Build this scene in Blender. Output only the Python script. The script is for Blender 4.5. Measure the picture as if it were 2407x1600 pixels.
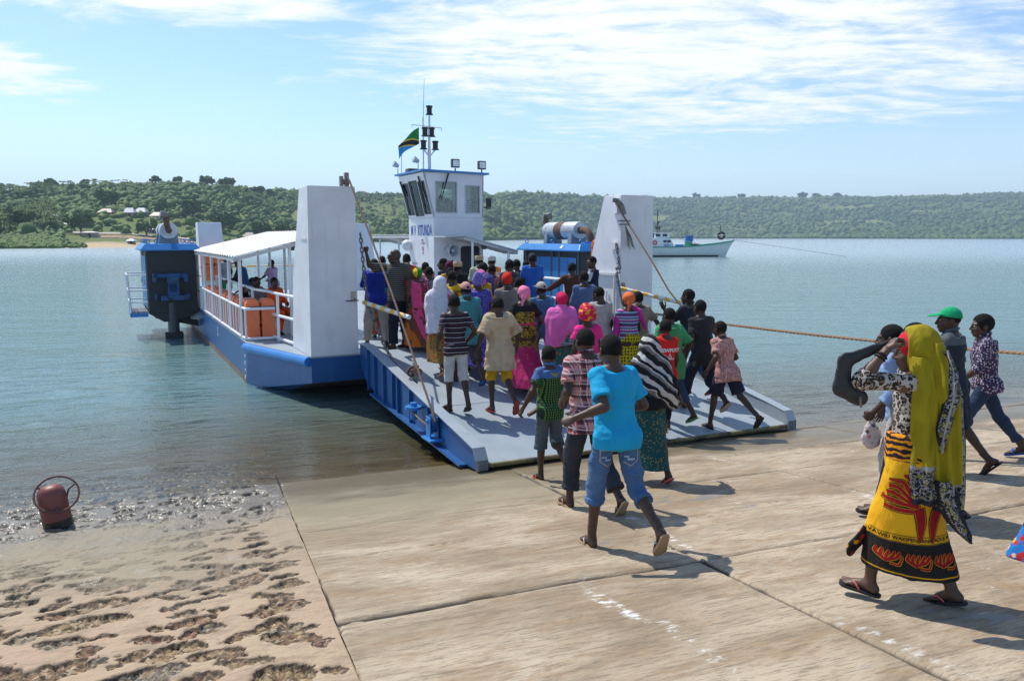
import bpy, bmesh, math, random
import numpy as np
from mathutils import Vector, Matrix, Euler
from mathutils.bvhtree import BVHTree

for _o in list(bpy.data.objects):
    bpy.data.objects.remove(_o, do_unlink=True)
scene = bpy.context.scene
COL = scene.collection
PI = math.pi
R = math.radians

# ------------------------------------------------------------------ camera
CAM_H = 2.8
_cd = bpy.data.cameras.new("camera")
_cd.sensor_fit = 'HORIZONTAL'; _cd.sensor_width = 36.0; _cd.lens = 27.47
_cd.clip_start = 0.05; _cd.clip_end = 12000
cam = bpy.data.objects.new("camera", _cd); COL.objects.link(cam)
cam.location = (0, 0, CAM_H); cam.rotation_euler = (R(90 - 7.53), 0, 0)
scene.camera = cam

# ------------------------------------------------------------------ sun, sky, exposure
SUN_EL = R(57); SUN_AZ = R(137)          # azimuth measured from +X towards +Y, where the sun stands
_sl = bpy.data.lights.new("sun", 'SUN'); _sl.energy = 4.4; _sl.angle = R(0.53); _sl.color = (1.0, 0.955, 0.88)
sun = bpy.data.objects.new("sun", _sl); COL.objects.link(sun)
_sd = Vector((math.cos(SUN_AZ)*math.cos(SUN_EL), math.sin(SUN_AZ)*math.cos(SUN_EL), math.sin(SUN_EL)))
sun.rotation_euler = _sd.to_track_quat('Z', 'Y').to_euler(); sun.location = _sd*60
scene.cycles.use_denoising = True; scene.cycles.denoising_prefilter = 'NONE'; scene.cycles.sample_clamp_direct = 6.0; scene.cycles.sample_clamp_indirect = 4.0
scene.view_settings.view_transform = 'Standard'; scene.view_settings.look = 'None'
scene.view_settings.exposure = 0.20; scene.view_settings.gamma = 1.0
scene.view_settings.use_curve_mapping = False

class NT:
    """small helper to wire shader nodes"""
    def __init__(s, tree): s.t = tree; tree.nodes.clear()
    def n(s, typ, ins=None, **at):
        nd = s.t.nodes.new(typ)
        for k, v in at.items(): setattr(nd, k, v)
        for k, v in (ins or {}).items():
            if isinstance(v, bpy.types.NodeSocket): s.t.links.new(v, nd.inputs[k])
            else:
                if isinstance(v, tuple) and len(v) == 3 and nd.inputs[k].type == 'RGBA': v = v + (1.0,)
                nd.inputs[k].default_value = v
        return nd
    def math(s, op, a, b=0.0, c=0.0, clamp=False):
        return s.n('ShaderNodeMath', {0: a, 1: b, 2: c}, operation=op, use_clamp=clamp).outputs[0]
    def ss(s, x, a, b):   # smoothstep a..b -> 0..1
        return s.n('ShaderNodeMapRange', {0: x, 1: a, 2: b, 3: 0.0, 4: 1.0}, interpolation_type='SMOOTHSTEP').outputs[0]
    def noise(s, vec, scale, detail=3.0, rough=0.55, dist=0.0, w=None):
        nd = s.n('ShaderNodeTexNoise', {'Scale': scale, 'Detail': detail, 'Roughness': rough, 'Distortion': dist})
        if vec is not None: s.t.links.new(vec, nd.inputs['Vector'])
        return nd.outputs['Fac']
    def mix(s, f, a, b):
        nd = s.n('ShaderNodeMix', None, data_type='RGBA')
        for i, v in ((0, f), (6, a), (7, b)):
            if isinstance(v, bpy.types.NodeSocket): s.t.links.new(v, nd.inputs[i])
            else: nd.inputs[i].default_value = (v + (1.0,)) if isinstance(v, tuple) and len(v) == 3 else v
        return nd.outputs[2]
    def xyz(s, v): 
        nd = s.n('ShaderNodeSeparateXYZ', {0: v}); return nd.outputs[0], nd.outputs[1], nd.outputs[2]
    def comb(s, x, y, z): return s.n('ShaderNodeCombineXYZ', {0: x, 1: y, 2: z}).outputs[0]
    def obj(s): return s.n('ShaderNodeTexCoord').outputs['Object']
    def scale(s, v, sc): return s.n('ShaderNodeMapping', {'Vector': v, 'Scale': sc}).outputs[0]
    def attr(s, name): return s.n('ShaderNodeAttribute', None, attribute_name=name)
    def bump(s, h, strength=0.3, dist=0.01): return s.n('ShaderNodeBump', {'Height': h, 'Strength': strength, 'Distance': dist}).outputs[0]
    def out(s, sh): s.n('ShaderNodeOutputMaterial', {'Surface': sh})

# sky: Nishita with thin broken cloud high in the air
world = bpy.data.worlds.new("World"); scene.world = world; world.use_nodes = True
W = NT(world.node_tree)
_sky = W.n('ShaderNodeTexSky', None, sky_type='NISHITA', sun_disc=False, sun_elevation=SUN_EL,
           sun_rotation=R(90) - SUN_AZ, altitude=0.0, air_density=1.0, dust_density=0.35, ozone_density=1.5)
_dir = W.n('ShaderNodeTexCoord').outputs['Generated']
_x, _y, _z = W.xyz(_dir)
_zz = W.math('ADD', W.math('MAXIMUM', _z, 0.0), 0.06)
_px = W.math('DIVIDE', _x, _zz); _py = W.math('DIVIDE', _y, _zz)
_p = W.comb(_px, _py, 0.0)
_pw = W.n('ShaderNodeVectorMath', {0: _p, 1: W.n('ShaderNodeVectorMath', {0: W.n('ShaderNodeTexNoise', {'Vector': _p, 'Scale': 0.9, 'Detail': 3.0}).outputs['Color'], 1: (0.5, 0.5, 0.5)}, operation='SUBTRACT').outputs[0]}, operation='MULTIPLY_ADD')
_pw.inputs[0].default_value = (0, 0, 0)
_pw = W.n('ShaderNodeVectorMath', {0: W.n('ShaderNodeTexNoise', {'Vector': _p, 'Scale': 0.8, 'Detail': 4.0}).outputs['Color'], 1: (0.9, 0.5, 0.0), 2: _p}, operation='MULTIPLY_ADD').outputs[0]
_fine = W.noise(W.scale(_pw, (1.0, 1.7, 1.0)), 3.4, 9.0, 0.62)
_mid = W.noise(W.scale(_pw, (0.8, 1.5, 1.0)), 0.75, 5.0, 0.55)
# where the cloud bank lies (in the plane of the sky): a broad bank overhead and to the right, a patch high left
_ang = W.math('DIVIDE', _x, W.math('MAXIMUM', _y, 0.05))
_el = W.math('DIVIDE', _z, W.math('MAXIMUM', _y, 0.05))
def _blob(cx, cy, rx, ry, rot=0.0):
    c, s_ = math.cos(rot), math.sin(rot)
    dx = W.math('SUBTRACT', _ang, cx); dy = W.math('SUBTRACT', _el, cy)
    u = W.math('ADD', W.math('MULTIPLY', dx, c/rx), W.math('MULTIPLY', dy, s_/rx))
    v = W.math('ADD', W.math('MULTIPLY', dx, -s_/ry), W.math('MULTIPLY', dy, c/ry))
    d = W.math('SQRT', W.math('ADD', W.math('MULTIPLY', u, u), W.math('MULTIPLY', v, v)))
    return W.ss(d, 1.25, 0.25)
_bank = W.math('MAXIMUM', _blob(0.20, 0.255, 0.56, 0.145, 0.06), _blob(-0.42, 0.305, 0.42, 0.060, -0.04))
_bank = W.math('MAXIMUM', _bank, W.math('MULTIPLY', _blob(0.45, 0.185, 0.60, 0.075, 0.12), 0.78))
_bank = W.math('MAXIMUM', _bank, W.math('MULTIPLY', _blob(-0.66, 0.215, 0.20, 0.045, -0.25), 1.0))
_bank = W.math('MAXIMUM', _bank, W.math('MULTIPLY', _blob(-0.08, 0.19, 0.16, 0.03, 0.0), 0.45))
_hz = W.ss(_z, 0.16, 0.0)
_bank = W.math('MAXIMUM', _bank, W.math('MULTIPLY', _blob(0.0, 0.95, 1.6, 0.62, 0.0), 0.72))      # unseen cloud added above the frame to brighten water reflections and fill light
_cov = W.math('ADD', W.math('MULTIPLY', _bank, 0.41), W.math('ADD', W.math('MULTIPLY', _mid, 0.40), W.math('MULTIPLY', _fine, 0.68)))
_mask = W.math('MULTIPLY', W.ss(_cov, 0.70, 0.99), 0.97)
_veil = W.math('MULTIPLY', W.ss(W.noise(W.scale(_pw, (0.5, 1.3, 1.0)), 0.6, 5.0, 0.6), 0.46, 0.78), 0.14)
_mask = W.math('MAXIMUM', _mask, _veil)
SKY_STRENGTH = 0.15
_tint = W.n('ShaderNodeMix', None, data_type='RGBA', blend_type='MULTIPLY')
_tint.inputs[0].default_value = 1.0
world.node_tree.links.new(_sky.outputs[0], _tint.inputs[6]); _tint.inputs[7].default_value = (0.89, 0.985, 1.06, 1)
_clear = W.mix(W.math('MULTIPLY', _hz, 0.75), _tint.outputs[2], (4.8, 5.8, 6.6))   # pale milky air low over the bay
_colr = W.mix(_mask, _clear, (6.6, 6.75, 6.9))
_bg = W.n('ShaderNodeBackground', {'Color': _colr, 'Strength': SKY_STRENGTH})
W.n('ShaderNodeOutputWorld', {'Surface': _bg.outputs[0]})
# ------------------------------------------------------------------ object helpers
def tag(o, label=None, cat=None, group=None, kind=None):
    if label: o['label'] = label
    if cat: o['category'] = cat
    if group: o['group'] = group
    if kind: o['kind'] = kind
    return o
def empty(name, loc=(0, 0, 0), rz=0.0, parent=None):
    o = bpy.data.objects.new(name, None); COL.objects.link(o)
    o.location = loc; o.rotation_euler = (0, 0, rz); o.empty_display_size = 0.2
    if parent: o.parent = parent
    return o
def mesh_obj(name, V, F, mat, parent=None, smooth=False, attrs=None):
    """V (n,3) array, F list of index tuples or an (m,4)/(m,3) array"""
    me = bpy.data.meshes.new(name)
    V = np.asarray(V, np.float32)
    if isinstance(F, np.ndarray):
        k = F.shape[1]
        me.vertices.add(len(V)); me.vertices.foreach_set('co', V.ravel())
        me.loops.add(F.size); me.loops.foreach_set('vertex_index', F.astype(np.int32).ravel())
        me.polygons.add(len(F)); me.polygons.foreach_set('loop_start', np.arange(0, F.size, k, dtype=np.int32))
        me.update(calc_edges=True)
    else:
        me.from_pydata([tuple(map(float, v)) for v in V], [], F); me.update()
    if smooth: me.polygons.foreach_set('use_smooth', np.ones(len(me.polygons), bool))
    for k, a in (attrs or {}).items():
        at = me.attributes.new(k, 'FLOAT', 'POINT'); at.data.foreach_set('value', np.asarray(a, np.float32))
    if mat is not None:
        for m in (mat if isinstance(mat, (list, tuple)) else [mat]): me.materials.append(m)
    o = bpy.data.objects.new(name, me); COL.objects.link(o)
    if parent is not None: o.parent = parent
    return o
def frame(d, up=(0, 0, 1)):
    d = np.asarray(d, float); d = d/np.linalg.norm(d)
    u = np.asarray(up, float)
    if abs(d@u) > 0.99: u = np.array([0., 1, 0])
    r = np.cross(d, u); r /= np.linalg.norm(r); u = np.cross(r, d)
    return r, d, u
class MB:
    """collects simple solids; build() links them as ONE mesh object"""
    def __init__(s): s.V = []; s.F = []
    def add(s, V, F):
        b = len(s.V); s.V += [tuple(map(float, v)) for v in V]; s.F += [tuple(i+b for i in f) for f in F]; return s
    def shift(s, dx): s.V = [(v[0]+dx, v[1], v[2]) for v in s.V]; return s
    def box(s, c, sz, rz=0.0, M=None):
        x, y, z = (k/2 for k in sz); V = [(i*x, j*y, k*z) for k in (-1, 1) for j in (-1, 1) for i in (-1, 1)]
        if M is None: M = Matrix.Translation(c) @ Matrix.Rotation(rz, 4, 'Z')
        V = [M @ Vector(v) for v in V]
        return s.add(V, [(0, 2, 3, 1), (4, 5, 7, 6), (0, 1, 5, 4), (2, 6, 7, 3), (0, 4, 6, 2), (1, 3, 7, 5)])
    def cyl(s, p0, p1, r0, r1=None, n=12, caps=True):
        r1 = r0 if r1 is None else r1
        p0 = np.array(p0, float); p1 = np.array(p1, float); r, d, u = frame(p1-p0)
        V = []
        for p, rr in ((p0, r0), (p1, r1)):
            for i in range(n):
                t = 2*PI*i/n; V.append(p + rr*(math.cos(t)*r + math.sin(t)*u))
        F = [(i, (i+1) % n, n+(i+1) % n, n+i) for i in range(n)]
        if caps: F += [tuple(range(n-1, -1, -1)), tuple(range(n, 2*n))]
        return s.add(V, F)
    def tube(s, pts, r, n=8, caps=True, closed=False):
        P = [np.array(p, float) for p in pts]; m = len(P); V = []; rr = r if hasattr(r, '__len__') else [r]*m
        for i, p in enumerate(P):
            d = (P[(i+1) % m] - P[i-1]) if closed else (P[min(i+1, m-1)] - P[max(i-1, 0)])
            a, _, u = frame(d)
            for k in range(n):
                t = 2*PI*k/n; V.append(p + rr[i]*(math.cos(t)*a + math.sin(t)*u))
        F = []
        for i in range(m if closed else m-1):
            j = (i+1) % m
            for k in range(n): F.append((i*n+k, i*n+(k+1) % n, j*n+(k+1) % n, j*n+k))
        if caps and not closed: F += [tuple(range(n-1, -1, -1)), tuple(range((m-1)*n, m*n))]
        return s.add(V, F)
    def prism(s, poly, axis_fn):
        """poly: list of 2-D points; axis_fn(p,q,k)->3-D for side k=0/1"""
        n = len(poly); V = [axis_fn(p, q, 0) for p, q in poly] + [axis_fn(p, q, 1) for p, q in poly]
        F = [tuple(range(n-1, -1, -1)), tuple(range(n, 2*n))] + [(i, (i+1) % n, n+(i+1) % n, n+i) for i in range(n)]
        return s.add(V, F)
    def sphere(s, c, r, nu=12, nv=8, zs=1.0):
        V = [(c[0], c[1], c[2]-r*zs)]; F = []
        for j in range(1, nv):
            t = -PI/2 + PI*j/nv
            for i in range(nu): V.append((c[0]+r*math.cos(t)*math.cos(2*PI*i/nu), c[1]+r*math.cos(t)*math.sin(2*PI*i/nu), c[2]+r*zs*math.sin(t)))
        V.append((c[0], c[1], c[2]+r*zs)); top = len(V)-1
        for i in range(nu):
            F.append((0, 1+(i+1) % nu, 1+i)); F.append((top, top-nu+i, top-nu+(i+1) % nu))
            for j in range(nv-2): a = 1+j*nu; F.append((a+i, a+(i+1) % nu, a+nu+(i+1) % nu, a+nu+i))
        return s.add(V, F)
    def torus(s, c, r, rr, nrm=(0, 0, 1), n=24, m=8):
        a, d, u = frame(nrm)
        return s.tube([np.array(c)+r*(math.cos(2*PI*i/n)*a+math.sin(2*PI*i/n)*u) for i in range(n)], rr, m, closed=True)
    def build(s, name, mat, parent=None, smooth=False, bevel=0.0, auto=False):
        o = mesh_obj(name, s.V, s.F, mat, parent, smooth)
        bm = bmesh.new(); bm.from_mesh(o.data); bmesh.ops.recalc_face_normals(bm, faces=bm.faces); bm.to_mesh(o.data); bm.free()
        if auto:
            o.data.polygons.foreach_set('use_smooth', np.ones(len(o.data.polygons), bool))
            o.data.set_sharp_from_angle(angle=R(38))
        if bevel:
            b = o.modifiers.new('bevel', 'BEVEL'); b.width = bevel; b.segments = 2; b.limit_method = 'ANGLE'; b.angle_limit = R(40)
        return o

# ------------------------------------------------------------------ materials
MATS = {}
def mat(name, color, rough=0.55, metal=0.0, var=0.12, nscale=6.0, bump=0.0, bscale=40.0, spec=0.5, dirt=None, dscale=3.0, damt=(0.55, 0.75), coord='obj'):
    """plain procedural surface: colour with mottling, optional patches of a second colour (dirt / rust) and bump"""
    if name in MATS: return MATS[name]
    m = bpy.data.materials.new(name); m.use_nodes = True; T = NT(m.node_tree)
    v = T.obj()
    n1 = T.noise(v, nscale, 4.0, 0.6)
    a = tuple(max(0, c*(1-var)) for c in color); b = tuple(min(1, c*(1+var)) for c in color)
    c = T.mix(T.ss(n1, 0.3, 0.7), a, b)
    if dirt:
        n2 = T.noise(v, dscale, 6.0, 0.65)
        c = T.mix(T.ss(n2, *damt), c, dirt)
    ins = {'Base Color': c, 'Roughness': rough, 'Metallic': metal, 'Specular IOR Level': spec}
    if bump: ins['Normal'] = T.bump(T.noise(v, bscale, 4.0, 0.6), bump, 0.01)
    T.out(T.n('ShaderNodeBsdfPrincipled', ins).outputs[0])
    MATS[name] = m; return m
def shader_mat(name, fn, rough=0.8, bumpfn=None, spec=0.3):
    """fn(T, object_coord) -> colour socket"""
    if name in MATS: return MATS[name]
    m = bpy.data.materials.new(name); m.use_nodes = True; T = NT(m.node_tree); v = T.obj()
    ins = {'Base Color': fn(T, v), 'Roughness': rough, 'Specular IOR Level': spec}
    if bumpfn: ins['Normal'] = bumpfn(T, v)
    T.out(T.n('ShaderNodeBsdfPrincipled', ins).outputs[0]); MATS[name] = m; return m

# ------------------------------------------------------------------ numpy noise and distance-field modelling
class Lattice:
    def __init__(s, seed): s.g = np.random.RandomState(seed).rand(17, 17, 17).astype(np.float32)*2-1
    def __call__(s, P, f):
        Q = P*f; I = np.floor(Q).astype(np.int32); t = (Q-I).astype(np.float32); t = t*t*(3-2*t); I %= 16; J = I+1
        g = s.g; x0, y0, z0 = I[..., 0], I[..., 1], I[..., 2]; x1, y1, z1 = J[..., 0], J[..., 1], J[..., 2]
        tx, ty, tz = t[..., 0], t[..., 1], t[..., 2]
        a = g[x0, y0, z0]*(1-tx)+g[x1, y0, z0]*tx; b = g[x0, y1, z0]*(1-tx)+g[x1, y1, z0]*tx
        c = g[x0, y0, z1]*(1-tx)+g[x1, y0, z1]*tx; d = g[x0, y1, z1]*(1-tx)+g[x1, y1, z1]*tx
        return (a*(1-ty)+b*ty)*(1-tz)+(c*(1-ty)+d*ty)*tz
LAT = [Lattice(i) for i in range(6)]
for _l in LAT:
    _l.g[16] = _l.g[0]; _l.g[:, 16] = _l.g[:, 0]; _l.g[:, :, 16] = _l.g[:, :, 0]
def fbm2(x, y, f, octv=4, gain=0.5, seed=0, zz=0.37):
    P = np.stack([x, y, np.full_like(x, zz)], -1); r = 0; a = 1.0
    for o in range(octv): r = r + a*LAT[(seed+o) % 6](P + 7.3*o, f*2.03**o); a *= gain
    return r

class SDF:
    """signed distance grid: add solids with smooth unions, then polygonise with surface nets"""
    def __init__(s, lo, hi, h):
        s.lo = np.array(lo, float); s.h = h
        s.n = np.maximum(4, np.ceil((np.array(hi)-s.lo)/h).astype(int)+1)
        s.ax = [s.lo[i]+h*np.arange(s.n[i]) for i in range(3)]
        s.D = np.full(tuple(s.n), 0.5, np.float32)
    def _sub(s, lo, hi):
        a = np.clip(np.floor((np.asarray(lo)-s.lo)/s.h).astype(int), 0, s.n); b = np.clip(np.ceil((np.asarray(hi)-s.lo)/s.h).astype(int)+1, 0, s.n)
        if np.any(b <= a): return None, None
        sl = tuple(slice(a[i], b[i]) for i in range(3))
        P = np.stack(np.meshgrid(*[s.ax[i][sl[i]] for i in range(3)], indexing='ij'), -1).astype(np.float32)
        return sl, P
    def put(s, fn, lo, hi, k=0.02, sub=False, pad=None):
        pad = max(k, 2.5*s.h) if pad is None else pad
        sl, P = s._sub(np.asarray(lo)-pad, np.asarray(hi)+pad)
        if sl is None: return s
        d = fn(P).astype(np.float32); D = s.D[sl]
        if sub:
            d = -d; h = np.maximum(k-np.abs(D-d), 0)/k if k > 0 else 0; s.D[sl] = np.maximum(D, d)+h*h*k*0.25
        else:
            h = np.maximum(k-np.abs(D-d), 0)/k if k > 0 else 0; s.D[sl] = np.minimum(D, d)-h*h*k*0.25
        return s
    def cap(s, p0, p1, r0, r1=None, k=0.02, sub=False, cuts=None, flat=None):
        """round cone; flat=(axis, ratio) squashes its cross-section; cuts = [(point, outward normal)]"""
        r1 = r0 if r1 is None else r1; p0 = np.asarray(p0, float); p1 = np.asarray(p1, float)
        m = max(r0, r1); v = p1-p0; L2 = v@v+1e-9
        def fn(P):
            q = P-p0; t = np.clip((q@v)/L2, 0, 1); e = q-t[..., None]*v
            if flat is not None:
                ax = np.asarray(flat[0], float); c = e@ax; e = e+(c*(1/flat[1]-1))[..., None]*ax
            d = np.sqrt((e*e).sum(-1))-(r0+(r1-r0)*t)
            for pt, nn in (cuts or []): d = np.maximum(d, (P-np.asarray(pt, float))@np.asarray(nn, float))
            return d
        return s.put(fn, np.minimum(p0, p1)-m, np.maximum(p0, p1)+m, k, sub)
    def ell(s, c, r, M=None, k=0.02, sub=False, cuts=None):
        c = np.asarray(c, float); r = np.asarray(r, float); m = r.max()
        def fn(P):
            q = P-c
            if M is not None: q = q@np.asarray(M, float)      # columns of M are the local axes
            a = np.sqrt(((q/r)**2).sum(-1)); b = np.sqrt(((q/(r*r))**2).sum(-1))+1e-6
            d = a*(a-1)/b
            for pt, nn in (cuts or []): d = np.maximum(d, (P-np.asarray(pt, float))@np.asarray(nn, float))
            return d
        return s.put(fn, c-m, c+m, k, sub)
    def loft(s, o, right, front, up, prof, k=0.02, cuts=None, fold=None, sub=False):
        """stacked ellipses along up: prof rows (t, rx, ry, ox, oy); fold(theta, t)->radius factor"""
        o = np.asarray(o, float); prof = np.asarray(prof, float)
        t0, t1 = prof[0, 0], prof[-1, 0]; m = max(prof[:, 1].max()+np.abs(prof[:, 3]).max(), prof[:, 2].max()+np.abs(prof[:, 4]).max())*1.1
        A = np.stack([right, front, up], 1)
        corners = np.array([o+A@np.array([x, y, t]) for x in (-m, m) for y in (-m, m) for t in (t0, t1)])
        def fn(P):
            q = (P-o)@A; t = np.clip(q[..., 2], t0, t1)
            rx = np.interp(t, prof[:, 0], prof[:, 1]); ry = np.interp(t, prof[:, 0], prof[:, 2])
            x = q[..., 0]-np.interp(t, prof[:, 0], prof[:, 3]); y = q[..., 1]-np.interp(t, prof[:, 0], prof[:, 4])
            rr = np.sqrt((x/rx)**2+(y/ry)**2)
            if fold is not None: rr = rr/fold(np.arctan2(y/ry, x/rx), t)
            d = (rr-1)*np.minimum(rx, ry)*0.9
            d = np.maximum(d, np.maximum(q[..., 2]-t1, t0-q[..., 2]))
            for pt, nn in (cuts or []): d = np.maximum(d, (P-np.asarray(pt, float))@np.asarray(nn, float))
            return d
        return s.put(fn, corners.min(0), corners.max(0), k, sub)
    def wrinkle(s, amp, f, seed=0, stretch=(1, 1, 1)):
        idx = np.nonzero(np.abs(s.D) < 0.05)
        if len(idx[0]) == 0: return s
        P = np.stack([s.ax[i][idx[i]] for i in range(3)], -1).astype(np.float32)*np.array(stretch, np.float32)+np.float32(seed*3.1)
        s.D[idx] += amp*(LAT[seed % 6](P, f)+0.5*LAT[(seed+1) % 6](P, f*2.1)); return s
    def mesh(s):
        D = s.D; D[0] = D[-1] = 0.3; D[:, 0] = D[:, -1] = 0.3; D[:, :, 0] = D[:, :, -1] = 0.3
        ins = D < 0; n = s.n
        c = np.zeros(tuple(n-1), np.int8)
        for i in (0, 1):
            for j in (0, 1):
                for k in (0, 1): c += ins[i:n[0]-1+i, j:n[1]-1+j, k:n[2]-1+k]
        act = (c > 0) & (c < 8); ci = np.argwhere(act); m = len(ci)
        if m == 0: return np.zeros((0, 3), np.float32), np.zeros((0, 4), np.int32)
        idx = np.full(act.shape, -1, np.int32); idx[act] = np.arange(m)
        acc = np.zeros((m, 3)); cnt = np.zeros(m)
        cor = [(i, j, k) for i in (0, 1) for j in (0, 1) for k in (0, 1)]
        val = {q: D[ci[:, 0]+q[0], ci[:, 1]+q[1], ci[:, 2]+q[2]] for q in cor}
        for a in cor:
            for ax in range(3):
                if a[ax]: continue
                b = tuple(1 if i == ax else a[i] for i in range(3)); va, vb = val[a], val[b]
                cr = (va < 0) != (vb < 0); t = np.where(cr, va/np.where(cr, va-vb, 1), 0)
                p = np.tile(np.array(a, float), (m, 1)); p[:, ax] = t
                acc[cr] += p[cr]; cnt[cr] += 1
        V = s.lo+s.h*(ci+acc/cnt[:, None])
        Fs = []
        for ax in range(3):
            u, v = (ax+1) % 3, (ax+2) % 3
            sl0 = [slice(None)]*3; sl1 = [slice(None)]*3; sl0[ax] = slice(0, -1); sl1[ax] = slice(1, None)
            A, B = ins[tuple(sl0)], ins[tuple(sl1)]
            for flip, E in ((False, A & ~B), (True, ~A & B)):
                e = np.argwhere(E)
                if len(e) == 0: continue
                e = e[(e[:, u] > 0) & (e[:, v] > 0)]
                q = []
                for du, dv in ((1, 1), (0, 1), (0, 0), (1, 0)):
                    w = e.copy(); w[:, u] -= du; w[:, v] -= dv; q.append(idx[w[:, 0], w[:, 1], w[:, 2]])
                if flip: q = q[::-1]
                Fs.append(np.stack(q, 1))
        F = np.concatenate(Fs).astype(np.int32)
        return V.astype(np.float32), F
def join_meshes(parts):
    V = []; F = []; b = 0
    for v, f in parts: V.append(v); F.append(f+b); b += len(v)
    return np.concatenate(V), np.concatenate(F)
def text_mesh(txt, size=1.0, extrude=0.0, align='CENTER', xscale=1.0, weight=0.0, res=3):
    cu = bpy.data.curves.new('txt', 'FONT'); cu.body = txt; cu.size = size; cu.extrude = extrude; cu.align_x = align; cu.align_y = 'CENTER'
    cu.offset = weight; cu.resolution_u = res
    ob = bpy.data.objects.new('txt', cu); COL.objects.link(ob)
    dg = bpy.context.evaluated_depsgraph_get(); me = bpy.data.meshes.new_from_object(ob.evaluated_get(dg))
    V = np.array([v.co[:] for v in me.vertices]); F = [tuple(p.vertices) for p in me.polygons]
    bpy.data.objects.remove(ob); bpy.data.curves.remove(cu); bpy.data.meshes.remove(me)
    V[:, 0] *= xscale
    return V, F
# ------------------------------------------------------------------ ground of the slipway
SLOPE = 0.107; T_WATER = 9.1; TH_S = R(21.0)
US = np.array([math.cos(TH_S), math.sin(TH_S)]); NS = np.array([-math.sin(TH_S), math.cos(TH_S)])
def ground_z(x, y): return -SLOPE*((x*NS[0]+y*NS[1])-T_WATER)
def st_to_world(s, t):
    return s*US[0]+t*NS[0], s*US[1]+t*NS[1]
S_JOINTS = [0.60, 3.19, 5.74, 8.3, 10.9, 13.5, 16.1]; T_JOINTS = [-2.0, 0.2, 2.36, 4.53, 6.70, 8.9, 11.1]
def grid_mesh(name, s0, s1, t0, t1, h, zfn, mat_):
    s = np.arange(s0, s1+h/2, h); t = np.arange(t0, t1+h/2, h)
    Sg, Tg = np.meshgrid(s, t, indexing='ij'); dz, attrs = zfn(Sg, Tg)
    X, Y = st_to_world(Sg, Tg); Z = -SLOPE*(Tg-T_WATER)+dz
    ns, nt = Sg.shape; I = np.arange(ns*nt).reshape(ns, nt)
    F = np.stack([I[:-1, :-1], I[1:, :-1], I[1:, 1:], I[:-1, 1:]], -1).reshape(-1, 4)
    V = np.stack([X, Y, Z], -1).reshape(-1, 3)
    return mesh_obj(name, V, F, mat_, None, True, {k: a.ravel() for k, a in attrs.items()})
def jn(x, seed): return fbm2(x, np.zeros_like(x), 1.7, 4, 0.6, seed)
def slip_height(S, T):
    z = 0.004*fbm2(S*0.8, T*3.0, 1.3, 4, 0.5, 0)+0.0016*fbm2(S*2.0, T*18.0, 2.2, 3, 0.6, 1)
    joint = np.zeros_like(S)
    for i, t in enumerate(T_JOINTS):
        w = {3: 0.017, 4: 0.006}.get(i, 0.008)
        ww = w*(0.65+0.5*jn(S*0.9+i*3, 2)).clip(0.25, 1.4)
        if i == 4: ww = ww*np.clip((S-1.3)*1.3, 0.25, 1)
        d = np.abs(T-t-0.013*jn(S*0.5+i*7.7, 3)-0.006*jn(S*3+i, 4)); joint = np.maximum(joint, np.clip((ww+0.012-d)/0.012, 0, 1))
    for i, s in enumerate(S_JOINTS):
        w = 0.010 if i == 1 else 0.006
        ww = w*(0.6+0.7*jn(T*1.1+i*5, 4)).clip(0.15, 1.6)
        d = np.abs(S-s-0.010*jn(T*0.7+i*3.1, 5)-0.004*jn(T*4+i, 1)); joint = np.maximum(joint, np.clip((ww+0.010-d)/0.010, 0, 1))
    # a few loose cracks across slabs
    for (a, b, c, d_, lo, hi) in ((3.3, 5.6, 5.55, 0.06, 3.6, 5.0), (5.9, 8.0, 7.75, -0.02, 5.9, 9.0), (6.0, 5.9, 3.6, 0.35, 5.9, 7.4), (3.4, 7.2, 7.6, 0.08, 3.3, 4.6), (0.7, 5.75, 5.8, 0.01, 1.0, 1.9)):
        tt = c+d_*(S-a)+0.035*jn(S*1.4+a, 0)+0.012*jn(S*6+a, 2); m = (S > lo) & (S < hi)
        joint = np.maximum(joint, np.where(m, np.clip((0.010-np.abs(T-tt))/0.008, 0, 0.8), 0))
    slab = (np.searchsorted(S_JOINTS, S)*7+np.searchsorted(T_JOINTS, T)*13) % 5
    z = z+0.003*slab-0.035*joint
    fine = np.clip(fbm2(S*1.2, T*9.0, 1.6, 5, 0.65, 3)*0.5+0.5, 0, 1)
    return z, {'joint': joint, 'slab': slab/5.0, 'streak': fine}
SHORE_WET = lambda T, z, pos: None
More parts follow.
